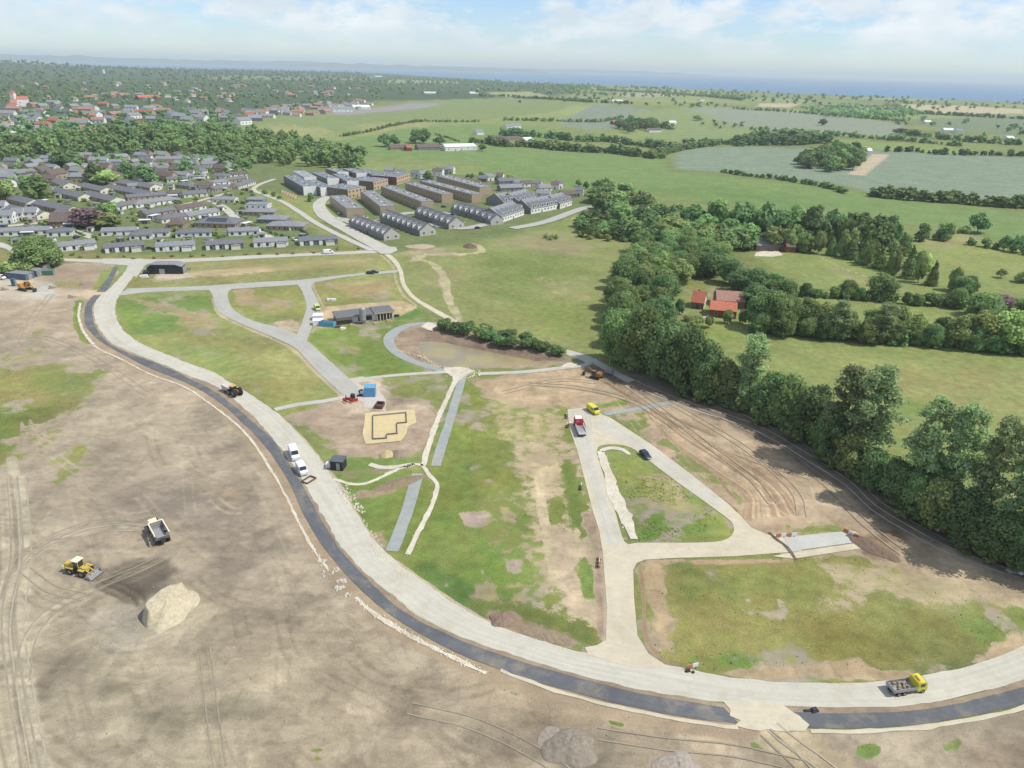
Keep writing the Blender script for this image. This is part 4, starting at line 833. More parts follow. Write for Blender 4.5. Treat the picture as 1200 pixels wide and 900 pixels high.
# far shore across the water
M_SHORE = mat('far_shore', (0.07, 0.10, 0.07), 0.9, 0, .3, .0008)
def far_ridge(name, azs, dist, hmax, seed):
    a = np.radians(np.linspace(azs[0], azs[1], 160)); e = np.sin(np.linspace(0, math.pi, 160)) ** .35
    hh = hmax * (0.45 + 0.75 * fbm(a * 60 + seed, a * 0 + seed, 1.0, 4)) * e; v = []; prof = [(-1500, -12, 0), (-700, .55, 1), (0, 1, 1), (1200, .7, 1), (2600, -12, 0)]
    for off, k, w_ in prof: v.append(np.column_stack([(dist + off) * np.sin(a), (dist + off) * np.cos(a), hh * k if w_ else np.full(160, -12.0)]))
    V = np.concatenate(v); I3 = np.arange(len(V)).reshape(len(prof), 160); F = np.stack([I3[:-1, :-1], I3[:-1, 1:], I3[1:, 1:], I3[1:, :-1]], -1).reshape(-1, 4)[:, ::-1]
    tag(link(name, npmesh(name, V, F, M_SHORE, smooth=True)), kind='structure')
far_ridge('far_coast', (-46, 2), 21000, 125, 3); far_ridge('far_coast', (-12, 14), 27000, 115, 9)
# ------------------------------------------------------------------ trees
def crown_arrays(seed, w, h, z0, nlobe, leaves, leaf, kind='broad'):
    """leaf-sized faces over a crown of overlapping lobes; unit metres"""
    r = np.random.RandomState(seed); L_ = []
    if kind == 'poplar':
        for i in range(nlobe):
            t = (i + .5) / nlobe; z = z0 + h * t; rad = w * .5 * min(1, (t + .12) * 2.2) ** .5 * (1 - .55 * t ** 4); a = r.uniform(0, 6.28)
            L_.append((math.cos(a) * rad * r.uniform(.15, .95), math.sin(a) * rad * r.uniform(.15, .95), z, w * r.uniform(.10, .19), h * r.uniform(.032, .062)))
    elif kind == 'conifer':
        for i in range(nlobe):
            t = i / (nlobe - 1); L_.append((r.normal(0, .04 * w), r.normal(0, .04 * w), z0 + h * t * .93, w * .5 * (1 - t) ** .8 + .25, h * .09))
    elif kind == 'bush':
        for i in range(nlobe):
            a = r.uniform(0, 6.28); q = r.uniform(0, .34) * w; L_.append((math.cos(a) * q, math.sin(a) * q, z0 + h * r.uniform(.3, .62), w * r.uniform(.16, .26), h * r.uniform(.26, .38)))
    else:
        L_.append((0, 0, z0 + h * .5, w * .3, h * .36))
        for i in range(nlobe):
            u = r.uniform(-.98, 1); a = i * 2.4 + r.uniform(-.4, .4); q = math.sqrt(max(0, 1 - u * u * (1 if u > 0 else .45))) * r.uniform(.45, .74)
            L_.append((math.cos(a) * q * w * .5, math.sin(a) * q * w * .5, z0 + h * (.5 + .40 * u * r.uniform(.75, 1.05)), w * r.uniform(.14, .24), h * r.uniform(.12, .2)))
    L_ = np.array(L_); wt = L_[:, 3] * L_[:, 4]; k = r.choice(len(L_), leaves, p=wt / wt.sum()); d = r.normal(size=(leaves, 3)); d /= np.linalg.norm(d, axis=1)[:, None]
    d[:, 2] = np.where(d[:, 2] < -.5, -d[:, 2], d[:, 2]); rad = r.uniform(.66, 1.2, leaves)[:, None]
    sc = np.column_stack([L_[k, 3], L_[k, 3], L_[k, 4]]); c = L_[k, :3] + d * sc * rad
    # drop leaves buried deep inside other lobes
    q = ((c[:, None, :2] - L_[None, :, :2]) ** 2).sum(-1) / L_[None, :, 3] ** 2 + (c[:, None, 2] - L_[None, :, 2]) ** 2 / L_[None, :, 4] ** 2
    c = c + r.normal(0, .018 * w, c.shape); ok = (q.min(1) > .42); c = c[ok]; d = d[ok]; kk = k[ok]; n = len(c)
    nn = d + r.normal(0, .42, (n, 3)); nn /= np.linalg.norm(nn, axis=1)[:, None]
    up = np.tile([0, 0, 1.0], (n, 1)) + r.normal(0, .3, (n, 3)); u = np.cross(up, nn); u /= np.linalg.norm(u, axis=1)[:, None] + 1e-9; v = np.cross(nn, u)
    s = leaf * r.uniform(.6, 1.35, (n, 1)); s2 = leaf * r.uniform(.5, 1.1, (n, 1))
    V = np.stack([c - u * s - v * s2 * .6, c + u * s * .5 - v * s2, c + u * s + v * s2 * .5, c - u * s * .4 + v * s2], 1).reshape(-1, 3)
    F = np.arange(4 * n).reshape(n, 4)
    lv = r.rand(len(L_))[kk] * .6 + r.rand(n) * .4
    att = np.repeat(lv, 4)
    # inner mass of each lobe
    io = [];
    for i in range(4):
        for j in range(6): io.append((math.cos(j * 1.047 + i * .5) * math.sin((i + .5) * math.pi / 4), math.sin(j * 1.047 + i * .5) * math.sin((i + .5) * math.pi / 4), math.cos((i + .5) * math.pi / 4)))
    io = np.array(io); fi = [(i * 6 + j, (i + 1) * 6 + j, (i + 1) * 6 + (j + 1) % 6, i * 6 + (j + 1) % 6) for i in range(3) for j in range(6)] + [(0, 1, 2, 3), (0, 3, 4, 5), (18, 23, 22, 21), (18, 21, 20, 19)]
    fi = np.array(fi); core = .5 if kind == 'poplar' else .78
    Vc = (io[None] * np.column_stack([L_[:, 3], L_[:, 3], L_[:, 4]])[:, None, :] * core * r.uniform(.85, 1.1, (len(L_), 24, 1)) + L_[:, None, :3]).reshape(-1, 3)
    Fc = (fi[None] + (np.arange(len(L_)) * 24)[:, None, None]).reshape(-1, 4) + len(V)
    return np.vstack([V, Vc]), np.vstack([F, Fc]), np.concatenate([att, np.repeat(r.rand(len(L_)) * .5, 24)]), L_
def crown_mesh(name, *a, mt=None, **k):
    V, F, at, L_ = crown_arrays(*a, **k)
    return npmesh(name, V, F, mt, attr={'leaf': ('FLOAT', 'POINT', at)}), L_
M_BARK = mat('bark', (0.13, 0.10, 0.075), 0.9, 0, .3, 3)
G1 = leafmat('foliage_green', (0.225, 0.345, 0.125)); G2 = leafmat('foliage_dark', (0.165, 0.27, 0.105)); G3 = leafmat('foliage_olive', (0.285, 0.37, 0.135))
G4 = leafmat('foliage_light', (0.35, 0.45, 0.155)); G5 = leafmat('foliage_copper', (0.2, 0.13, 0.14)); G6 = leafmat('foliage_conifer', (0.22, 0.33, 0.11)); G7 = leafmat('foliage_silver', (0.28, 0.37, 0.17))
def trunk_mesh(h, r, lobes, n=5, seed=0, pale=False):
    rr_ = random.Random(seed); m_ = MB(); m_.cyl((0, 0, -.6), (0, 0, h * .55), r, 8, r * .6); m_.cyl((0, 0, h * .5), (rr_.uniform(-.3, .3), 0, h * .85), r * .6, 6, r * .15)
    for i in range(min(n, len(lobes))):
        l = lobes[rr_.randrange(len(lobes))]; z = h * rr_.uniform(.25, .5); m_.cyl((0, 0, z), (l[0] * .8, l[1] * .8, max(z + .5, l[2])), r * .35, 5, r * .1)
    return m_.mesh('trunk', M_BARK, smooth=True)
TREE = {}   # kind -> list of (crown mesh, trunk mesh, nominal height, nominal width)
def mk(kind, seeds, w, h, z0, nl, leaves, leaf, mt, shape='broad', tr=.3, low=False):
    out = []
    for s in seeds:
        me, L_ = crown_mesh('crown', s, w, h - z0, z0, nl, leaves, leaf, mt=mt, kind=shape)
        out.append((me, trunk_mesh(h, tr, L_, 16 if shape == 'poplar' else 6, s), h, w))
    TREE[kind] = out
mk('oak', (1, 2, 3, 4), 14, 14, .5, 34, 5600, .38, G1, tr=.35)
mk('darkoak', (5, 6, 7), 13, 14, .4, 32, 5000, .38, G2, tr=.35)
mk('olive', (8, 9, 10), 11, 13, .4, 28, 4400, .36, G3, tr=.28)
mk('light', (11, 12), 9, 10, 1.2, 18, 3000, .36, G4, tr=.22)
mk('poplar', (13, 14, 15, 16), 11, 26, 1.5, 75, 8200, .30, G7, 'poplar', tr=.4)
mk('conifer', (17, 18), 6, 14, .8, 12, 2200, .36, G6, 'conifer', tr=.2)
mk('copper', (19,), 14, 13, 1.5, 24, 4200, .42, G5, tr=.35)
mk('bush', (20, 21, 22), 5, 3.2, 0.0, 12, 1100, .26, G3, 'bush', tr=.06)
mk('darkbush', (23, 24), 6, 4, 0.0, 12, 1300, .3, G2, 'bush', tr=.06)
# middle distance: fewer, larger leaf clumps
mk('m_oak', (31, 32, 33, 34), 12, 12, .2, 14, 900, .75, G1, tr=.3); mk('m_dark', (35, 36, 37), 12, 12, .2, 14, 900, .75, G2, tr=.3)
mk('m_olive', (38, 39), 10, 10, .2, 12, 700, .7, G3, tr=.3); mk('m_light', (40, 41), 8, 8, .2, 10, 500, .6, G4, tr=.3); mk('m_conifer', (42, 43), 6, 13, .6, 9, 600, .6, G6, 'conifer', tr=.2)
mk('m_copper', (44,), 13, 13, 1, 14, 900, .75, G5, tr=.3); mk('m_bush', (45, 46), 5, 3, 0, 8, 260, .45, G3, 'bush', tr=.06)
NM = {'oak': ('broadleaf_tree', 'tree'), 'darkoak': ('broadleaf_tree', 'tree'), 'olive': ('broadleaf_tree', 'tree'), 'light': ('garden_tree', 'tree'), 'poplar': ('poplar_tree', 'poplar'), 'conifer': ('conifer_tree', 'conifer'),
      'copper': ('copper_beech', 'tree'), 'bush': ('shrub', 'shrub'), 'darkbush': ('shrub', 'shrub')}
NM.update({'m_oak': NM['oak'], 'm_dark': NM['oak'], 'm_olive': NM['oak'], 'm_light': NM['light'], 'm_conifer': NM['conifer'], 'm_copper': NM['copper'], 'm_bush': NM['bush']})
TR = random.Random(21)
def tree_w(x, y, kind, h, w=None, label='', group=None, rnd=TR, z=None):
    cm, tm, h0, w0 = rnd.choice(TREE[kind]); nm, cat = NM[kind]; sz = h / h0; sw = (w / w0) if w else sz * rnd.uniform(.9, 1.12)
    zz = float(H(x, y)) if z is None else z
    t = thing(nm, label, cat, (x, y, zz - .05), rnd.uniform(0, 6.28), group); t.scale = (sw, sw * rnd.uniform(.92, 1.08), sz)
    if 'bush' in kind: link('foliage', cm, t); link('stem', tm, t)
    else: link('crown', cm, t); link('trunk', tm, t)
    return t
def tree(px, py, top, kind, label, wpx=None, group=None):
    p = P(px, py); h = toheight(px, py, top); return tree_w(p.x, p.y, kind, h, wpx * mpp(px, py) if wpx else None, label, group)
def row(pts, spacing, hr, kinds, labelf, group, jit=.25, wr=None, seed=1):
    """individual trees along a line of photo points; labelf(i, n) -> label"""
    q = spline(W2(pts), 2.0); s = np.concatenate([[0], np.cumsum(np.linalg.norm(np.diff(q, axis=0), axis=1))]); n = max(1, int(s[-1] / spacing)); r = random.Random(seed); out = []
    for i in range(n):
        t = (i + .5 + r.uniform(-jit, jit)) / n * s[-1]; x = np.interp(t, s, q[:, 0]) + r.uniform(-jit, jit) * spacing * .8; y = np.interp(t, s, q[:, 1]) + r.uniform(-jit, jit) * spacing * .8
        k = r.choice(kinds); h = r.uniform(*hr); out.append(tree_w(x, y, k, h, r.uniform(*wr) if wr else None, labelf(i, n), group, r))
    return out
def scatter(poly, dist, seed, mx=400):
    q = W2(poly); r = np.random.RandomState(seed); x0, y0 = q.min(0); x1, y1 = q.max(0); pts = []; cell = {}
    nt_ = int((x1 - x0) * (y1 - y0) / dist ** 2 * 8) + 50
    c = np.column_stack([r.uniform(x0, x1, nt_), r.uniform(y0, y1, nt_)]); c = c[inside(c[:, 0], c[:, 1], q)]
    for a, b in c:
        ka, kb = int(a // dist), int(b // dist)
        if any((a - u) ** 2 + (b - v) ** 2 < dist * dist for i in (-1, 0, 1) for j in (-1, 0, 1) for u, v in cell.get((ka + i, kb + j), ())): continue
        cell.setdefault((ka, kb), []).append((a, b)); pts.append((a, b))
        if len(pts) >= mx: break
    return pts
def wood(poly, dist, hr, kinds, where, group, seed, mx=400, wf=None):
    """individual trees over an area, labelled by rank (from the camera) and place in the rank"""
    r = random.Random(seed); ps = scatter(poly, dist, seed, mx); rad = [math.hypot(*p) for p in ps]; step = dist * 1.7; r0 = min(rad)
    ranks = {}
    for p, q in zip(ps, rad): ranks.setdefault(int((q - r0) / step), []).append(p)
    for k, row_ in ranks.items():
        row_.sort(key=lambda p: math.atan2(p[0], p[1]))
        for i, (x, y) in enumerate(row_):
            tree_w(x, y, r.choice(kinds), r.uniform(*hr), (dist * r.uniform(*wf)) if wf else None, '%s crown from left, %s rank back, %s' % (ordinal(i), 'front' if k == 0 else ordinal(k), where), group, r)
def mass(name, pts, hr, wf, seed, label, mt, nleaf=110, leaf=.085, kind='broad'):
    """a wood or hedge of crowns too small to pick apart, as one object"""
    pts = np.array(pts); r = np.random.RandomState(seed); Vs = []; Fs = []; As = []; off = 0
    base = [crown_arrays(900 + k, 1.0, .97, .02, 9, nleaf, leaf, kind)[:3] for k in range(5)]
    for i in range(len(pts)):
        V, F, at = base[r.randint(5)]; h = r.uniform(*hr); w = h * r.uniform(*wf); a = r.uniform(0, 6.28); c, s = math.cos(a), math.sin(a)
        Vs.append(np.column_stack([(V[:, 0] * c - V[:, 1] * s) * w + pts[i, 0], (V[:, 0] * s + V[:, 1] * c) * w + pts[i, 1], V[:, 2] * h])); Fs.append(F + off); As.append(at * .5 + r.rand() * .5); off += len(V)
    V = np.concatenate(Vs); V[:, 2] += H(V[:, 0], V[:, 1]) - .2
    return tag(link(name, npmesh(name, V, np.concatenate(Fs), mt, attr={'leaf': ('FLOAT', 'POINT', np.concatenate(As))})), label, 'wood', None, 'stuff')
def along(pts, spacing, seed, jit=.35, lanes=1):
    q = spline(W2(pts), 3.0); s = np.concatenate([[0], np.cumsum(np.linalg.norm(np.diff(q, axis=0), axis=1))]); n = int(s[-1] / spacing) * lanes; r = np.random.RandomState(seed); t = (np.arange(n) + .5 + r.uniform(-.4, .4, n)) / n * s[-1]
    return np.column_stack([np.interp(t, s, q[:, 0]) + r.normal(0, jit * spacing, n), np.interp(t, s, q[:, 1]) + r.normal(0, jit * spacing, n)])
def nth(desc, where): return lambda i, n: '%s, %s from the left of %s' % (desc, ordinal(i) if i else 'leftmost', where) if n > 1 else '%s in %s' % (desc, where)
def nthl(desc, where): return lambda i, n: '%s tree %s' % (ordinal(i) if i else 'leftmost', where)
# --- big trees along the wheel ruts (right)
NEAR = [(722, 425, 362, 'oak', 44, 'rounded dark green tree at the near left corner of the valley wood, beside the excavator'), (748, 437, 362, 'oak', 52, 'wide oak right behind the excavator at the wood edge'),
        (772, 446, 372, 'darkoak', 46, 'dark broad tree right of the wide oak near the excavator'), (800, 455, 385, 'darkoak', 46, 'dense dark tree on the wood edge just before the tall slim one'),
        (824, 464, 402, 'darkoak', 40, 'rounded dark tree standing left of the tall slim poplar'), (846, 470, 420, 'olive', 36, 'low bushy tree at the foot of the tall slim poplar'),
        (874, 478, 395, 'poplar', 40, 'tall slim poplar rising above the wood edge beside the pasture'), (898, 492, 438, 'darkoak', 40, 'round dark tree right of the tall slim poplar'),
        (918, 500, 440, 'oak', 42, 'bright round tree between the slim poplar and the twin poplars'), (945, 516, 448, 'darkoak', 44, 'dark spreading tree just left of the twin poplars'),
        (978, 540, 428, 'poplar', 42, 'left one of the twin tall open poplars above the wheel ruts'), (1008, 552, 428, 'poplar', 50, 'right one of the twin tall open poplars, the broader of the two'),
        (1070, 594, 464, 'poplar', 44, 'tall ragged poplar with forked top, leftmost of the group at the right edge'), (1104, 606, 470, 'poplar', 42, 'tall leaning poplar with a visible pale trunk, second of the right-hand group'),
        (1142, 628, 486, 'poplar', 44, 'dense tall poplar in the middle of the right-hand group'), (1182, 648, 498, 'poplar', 40, 'pale thin poplar near the right edge with bare limbs'), (1215, 668, 490, 'poplar', 60, 'tall poplar cut by the right edge of the picture')]
for x, y, tp, k, w, lb in NEAR: tree(x, y, tp, k, lb, w)
und = [(960, 535), (990, 556), (1015, 572), (1040, 592), (1062, 606), (1085, 620), (1110, 632), (1135, 645), (1160, 655), (1185, 664), (1210, 676)]
for i, (x, y) in enumerate(und): tree(x + 6, y, y - TR.uniform(44, 66), TR.choice(['darkoak', 'olive', 'darkoak']), '%s bushy understory tree beside the wheel ruts, from the twin poplars rightward' % ordinal(i), TR.uniform(34, 48), 'understory trees beside the ruts')
for i, (x, y) in enumerate([(1000, 545), (1048, 570), (1075, 584), (1105, 598), (1130, 610), (1160, 622), (1190, 635), (1215, 645), (1030, 565), (1150, 600), (1185, 612), (1090, 560)]): tree(x, y, y - TR.uniform(20, 36), TR.choice(['oak', 'olive', 'light']), '%s tree in the back rank behind the rut-side understory, from the left' % ordinal(i), TR.uniform(30, 44), 'back rank of the rut-side trees')
# --- the valley wood
VW = 'trees of the valley wood'
def vl(desc): return lambda i, n, r: desc
wood([(722, 425), (716, 392), (724, 350), (738, 318), (762, 300), (786, 312), (782, 345), (776, 385), (790, 425), (800, 450), (775, 442), (745, 432)], 8.5, (9, 14.5), ['oak', 'oak', 'darkoak', 'olive'], 'west belt of valley wood', VW + ', west belt', 5, wf=(1.3, 1.8))
wood([(740, 318), (748, 296), (775, 282), (830, 285), (852, 298), (852, 318), (885, 345), (925, 362), (905, 368), (875, 356), (858, 338), (820, 330), (795, 332)], 10.5, (10, 15), ['oak', 'darkoak', 'darkoak', 'oak', 'olive'], 'wood between the two farmhouses', VW + ', centre', 6, wf=(1.2, 1.6))
wood([(695, 240), (712, 228), (742, 238), (762, 252), (800, 262), (850, 268), (880, 285), (862, 300), (800, 290), (752, 292), (738, 280), (720, 262)], 13, (11, 16), ['m_oak', 'm_dark', 'm_olive', 'm_oak'], 'north end of valley wood', VW + ', north end', 7, wf=(1.2, 1.55))
wood([(690, 236), (700, 226), (712, 226), (722, 235), (712, 244)], 12, (11, 14), ['m_dark', 'm_oak'], 'where the estate track meets the wood', 'trees where the estate track meets the wood', 8)
wood([(672, 268), (685, 262), (712, 262), (735, 270), (736, 278), (700, 282), (678, 276)], 8, (6, 9.5), ['m_dark', 'm_oak'], 'lone thicket on the meadow', 'isolated meadow thicket', 9, wf=(1.1, 1.5))
wood([(668, 276), (690, 276), (735, 280), (730, 284), (690, 283)], 7, (3, 4.5), ['m_bush'], 'shrubs skirting the lone meadow thicket', 'shrubs around the meadow thicket', 10)
for i, (x, y) in enumerate([(640, 279), (646, 281), (652, 280)]): tree(x, y, y - 6, 'm_bush', ['left', 'middle', 'right'][i] + ' one of three low shrubs on the open meadow below the terraces', 8)
for i, (x, y, tp, w) in enumerate([(790, 268, 240, 24), (812, 272, 238, 30), (838, 276, 236, 34), (866, 280, 238, 36), (895, 284, 236, 36), (922, 282, 240, 34), (948, 288, 242, 32), (972, 282, 244, 32), (1000, 290, 246, 34), (1024, 292, 250, 32), (1040, 288, 252, 24)]):
    tree(x, y, tp, ['m_dark', 'm_dark', 'm_oak'][i % 3], '%s tree of the dark wood crest behind the grey farmhouse, from the left' % ordinal(i), w, 'dark crest behind the grey farmhouse')
for i, (x, y, tp, w) in enumerate([(800, 286, 262, 24), (826, 292, 262, 28), (850, 296, 268, 28), (876, 292, 264, 26), (905, 292, 262, 28), (932, 290, 262, 26)]):
    tree(x, y, tp, ['m_oak', 'm_olive', 'm_oak'][i % 3], '%s lighter tree in the rank just behind the grey farmhouse, from the left' % ordinal(i), w, 'lighter rank behind the grey farmhouse')
# plantation wedge
row([(905, 292), (940, 296), (980, 300), (1020, 312), (1060, 326), (1095, 336), (1118, 342)], 7, (11, 15), ['conifer', 'm_light', 'conifer', 'olive'], nthl('', 'in the front rank of the plantation wedge behind the sloping pasture'), 'plantation wedge, front rank', .3, (5.5, 8), 3)
row([(900, 284), (940, 286), (990, 292), (1030, 302), (1070, 316), (1090, 324)], 8, (12, 15), ['m_conifer', 'm_light', 'm_olive'], nthl('', 'in the middle rank of the plantation wedge behind the sloping pasture'), 'plantation wedge, middle rank', .3, (6, 8.5), 4)
row([(930, 280), (980, 284), (1040, 292), (1060, 305)], 9, (12, 15), ['m_conifer', 'm_oak'], nthl('', 'in the back rank of the plantation wedge behind the sloping pasture'), 'plantation wedge, back rank', .3, (7, 10), 5)
row([(1112, 338), (1130, 345), (1124, 350)], 7, (8, 11), ['darkoak'], nthl('', 'at the low tip of the plantation wedge'), 'tip of the plantation wedge', .3, None, 6)
tree(940, 294, 273, 'oak', 'round bright tree at the right gable of the grey farmhouse', 24); 
# hedges on the right
row([(1045, 278), (1065, 280), (1085, 282), (1110, 278), (1130, 272)], 11, (5, 8), ['m_dark', 'm_oak', 'm_bush'], nthl('', 'in the low hedge below the far lone tree'), 'low hedge by the lone tree', .3, None, 7)
tree(1145, 273, 248, 'm_dark', 'lone dark rounded tree standing in the field at right', 20)
tree(1080, 283, 262, 'm_oak', 'small rounded tree rising out of the low hedge left of the lone tree', 13); tree(1106, 282, 261, 'm_oak', 'second small round tree in the low hedge left of the lone tree', 15)
row([(1142, 288), (1160, 290), (1180, 294), (1200, 298), (1230, 304)], 9, (7, 12), ['m_oak', 'm_dark', 'm_olive'], nthl('', 'in the hedge at the right edge below the lone tree'), 'hedge at the right edge', .3, None, 8)
row([(1160, 322), (1185, 328), (1210, 333), (1240, 340)], 9, (4, 7), ['m_olive', 'm_bush'], nthl('', 'in the scrubby hedge at the far right under the hay field'), 'scrub hedge at the far right', .3, None, 9)
row([(895, 345), (930, 346), (960, 348), (990, 350), (1020, 352), (1050, 355), (1080, 358), (1108, 360), (1125, 361)], 7.5, (4.5, 8), ['darkoak', 'oak', 'darkbush'], nthl('', 'in the upper pasture hedge across the right-hand fields'), 'upper pasture hedge', .3, None, 10)
for x, y, tp, w, lb in [(993, 349, 328, 20, 'round tree standing up in the upper pasture hedge, left of the big one'), (1032, 351, 319, 32, 'biggest round tree in the upper pasture hedge'), (1120, 361, 337, 19, 'dark tree ending the upper pasture hedge on the right'), (908, 340, 318, 22, 'leafy tree at the left start of the upper pasture hedge')]: tree(x, y, tp, 'oak', lb, w)
for x, y, tp, k, w, lb in [(1150, 372, 342, 'oak', 34, 'green tree left of the copper beech at the right edge'), (1166, 370, 345, 'copper', 32, 'purple copper beech near the right edge'), (1190, 372, 350, 'oak', 30, 'green tree right of the copper beech'), (1215, 378, 348, 'oak', 34, 'tree cut by the right edge beside the copper beech')]: tree(x, y, tp, k, lb, w)
row([(880, 390), (930, 394), (980, 398), (1030, 402), (1080, 405), (1130, 410), (1170, 414), (1200, 416), (1240, 420)], 8, (8, 13), ['oak', 'darkoak', 'olive', 'oak'], nthl('', 'in the front rank of the long lower pasture hedge'), 'lower pasture hedge, front rank', .3, None, 11)
row([(900, 384), (960, 388), (1030, 393), (1100, 398), (1160, 402), (1230, 408)], 9, (9, 14), ['olive', 'oak', 'light', 'darkoak'], nthl('', 'in the rear rank of the long lower pasture hedge'), 'lower pasture hedge, rear rank', .3, None, 12)
for x, y, tp, k, w, lb in [(886, 386, 345, 'darkoak', 30, 'big dark tree right of the red-roofed farm'), (906, 388, 338, 'oak', 38, 'widest tree beside the red-roofed farm, on its right'), (922, 388, 348, 'oak', 34, 'tree between the farm tree and the long lower hedge'), (870, 379, 362, 'olive', 12, 'small pale tree close against the long red barn roof'), (980, 398, 352, 'poplar', 24, 'pointed pale tree rising from the lower pasture hedge, left one'), (1032, 402, 355, 'poplar', 28, 'pointed tree rising from the lower pasture hedge, right one'), (1180, 412, 362, 'light', 36, 'bright green broad tree at the right end of the lower hedge'), (1145, 408, 364, 'light', 34, 'light green tree in the lower hedge below the copper beech')]: tree(x, y, tp, k, lb, w)
for x, y, tp, k, w, lb in [(796, 368, 350, 'darkoak', 12, 'small dark tree left of the red-roofed farmhouse gable'), (812, 385, 372, 'bush', 22, 'garden shrub on the lawn below the red-roofed farmhouse'), (806, 376, 369, 'bush', 12, 'clipped garden shrub beside the farm lawn path'), (818, 378, 370, 'bush', 14, 'round garden shrub in front of the red barn'), (830, 384, 370, 'bush', 12, 'small shrub at the corner of the red barn lawn'), (852, 379, 362, 'olive', 12, 'pale green tree partly hiding the orange barn roof')]: tree(x, y, tp, k, lb, w)
for i_, (nm_, pts_, sp_, hr_) in enumerate([('low growth filling the upper pasture hedge', [(895, 345), (960, 348), (1020, 352), (1080, 358), (1125, 361)], 3.4, (2.5, 5)), ('low growth filling the lower pasture hedge', [(885, 390), (930, 392), (1030, 400), (1130, 408), (1240, 418)], 3.2, (3.5, 8)), ('scrub between the small trees below the lone field tree', [(1045, 278), (1085, 282), (1130, 272)], 6, (2.5, 5)),
    ('bushy growth filling the hedge at the far right edge', [(1142, 288), (1180, 294), (1230, 304)], 5, (3, 7)), ('undergrowth along the shaded edge of the wood by the wheel ruts', [(800, 459), (850, 474), (905, 497), (950, 522), (1000, 556), (1060, 598), (1120, 630), (1200, 664)], 3.0, (3, 7)), ('undergrowth inside the rut-side wood', [(1010, 560), (1060, 580), (1110, 605), (1180, 632), (1230, 650)], 2.6, (4, 9))]):
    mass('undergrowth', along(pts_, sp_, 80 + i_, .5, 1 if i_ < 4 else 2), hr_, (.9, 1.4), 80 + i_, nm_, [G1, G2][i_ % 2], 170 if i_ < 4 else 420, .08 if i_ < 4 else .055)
# shrubs by the basin
row([(516, 384), (530, 389), (548, 393), (566, 397), (580, 402), (596, 405), (615, 409), (635, 413), (656, 416)], 5.5, (3.6, 5.2), ['darkbush', 'darkbush', 'bush'], lambda i, n: '%s shrub of the dense row above the basin, from the left' % ordinal(i), 'shrub row above the basin', .3, (5, 8), 13)
row([(545, 386), (562, 390), (580, 395), (612, 402), (640, 408)], 6, (3.6, 5.5), ['darkbush'], lambda i, n: '%s shrub behind the dense row above the basin, from the left' % ordinal(i), 'rear shrubs above the basin', .3, (5, 8), 14)
# big tree by the yard, left
for x, y, tp, k, w, lb in [(48, 314, 276, 'oak', 40, 'large spreading tree behind the site huts at left'), (28, 317, 296, 'darkbush', 24, 'dark bush left of the large tree behind the site huts'), (62, 311, 288, 'oak', 22, 'smaller round tree on the right flank of the large one by the huts'), (8, 322, 306, 'bush', 30, 'low scrub bush at the far left edge above the parked cars'), (30, 322, 308, 'bush', 20, 'scrub bush directly behind the blue site hut')]: tree(x, y, tp, k, lb, w)
# planted bank along the estate
row([(-20, 300), (60, 300), (150, 302), (250, 300), (340, 297), (430, 291)], 9, (1.2, 2.4), ['m_bush'], lambda i, n: '%s low shrub on the planted bank below the bungalows, from the left' % ordinal(i), 'bank shrubs below the bungalows', .35, (2.0, 3.6), 15)
# estate trees
ET = [(105, 266, 243, 'm_copper', 34, 'purple-leaved tree beside the dark barn-roofed house'), (120, 264, 238, 'm_oak', 16, 'green tree right of the purple one in the estate'), (134, 264, 238, 'm_oak', 18, 'slim green tree between the purple tree and the estate lawn'), (128, 268, 250, 'm_olive', 26, 'low round green tree at the edge of the estate lawn'),
      (44, 232, 205, 'm_oak', 30, 'big round tree among the cream-gabled terraces at left'), (8, 236, 208, 'm_olive', 20, 'olive tree at the left edge above the cream-gabled terraces'), (125, 216, 200, 'm_light', 26, 'bright willow-like tree behind the cream-gabled terraces'), (112, 214, 190, 'm_dark', 20, 'dark tree just left of the bright willow-like tree'),
      (172, 212, 194, 'm_dark', 22, 'dark tree behind the back row of estate roofs'), (150, 210, 190, 'm_dark', 18, 'dark round tree right of the bright willow-like tree'), (75, 196, 176, 'm_dark', 26, 'dark clump of crown in the old suburb behind the terraces'), (85, 194, 180, 'm_dark', 20, 'second dark crown in the old suburb behind the terraces'),
      (268, 196, 180, 'm_dark', 20, 'round dark tree at the right end of the old suburb'), (218, 205, 188, 'm_dark', 16, 'dark tree between the suburb and the estate roofs'), (502, 211, 200, 'm_oak', 12, 'round garden tree among the white gabled houses behind the brick blocks')]
for x, y, tp, k, w, lb in ET: tree(x, y, tp, k, lb, w)
mass('garden_trees', scatter([(-20, 200), (60, 186), (200, 184), (300, 188), (290, 205), (200, 215), (60, 215), (-20, 225)], 13, 31, 260), (4, 9), (.8, 1.3), 31, 'garden trees and hedges between the roofs of the old suburb', G1)
mass('garden_hedges', scatter([(-20, 225), (100, 215), (280, 206), (310, 235), (330, 285), (60, 295), (-20, 295)], 11, 32, 420), (1.2, 3.6), (1.2, 2.2), 32, 'hedges and garden shrubs between the estate bungalows', G3, 70, .11)
for i_, (pts_, nm_) in enumerate([([(44, 262), (60, 266), (80, 270), (98, 276)], 'dark clipped hedge beside the estate drive at left'), ([(262, 236), (290, 240), (320, 254), (345, 266), (362, 276)], 'dark hedge between the hipped roofs and the grass verge'), ([(232, 262), (246, 272), (258, 280)], 'hedge left of the white-fronted bungalow at the lane'), ([(290, 262), (312, 272), (340, 279)], 'hedge along the estate lane')]):
    tag(mass('hedge', along(pts_, 2.2, 40 + i_, .15), (1.6, 2.3), (.9, 1.3), 40 + i_, nm_, G2, 60, .12), nm_, 'hedge', 'clipped hedges of the bungalow estate')
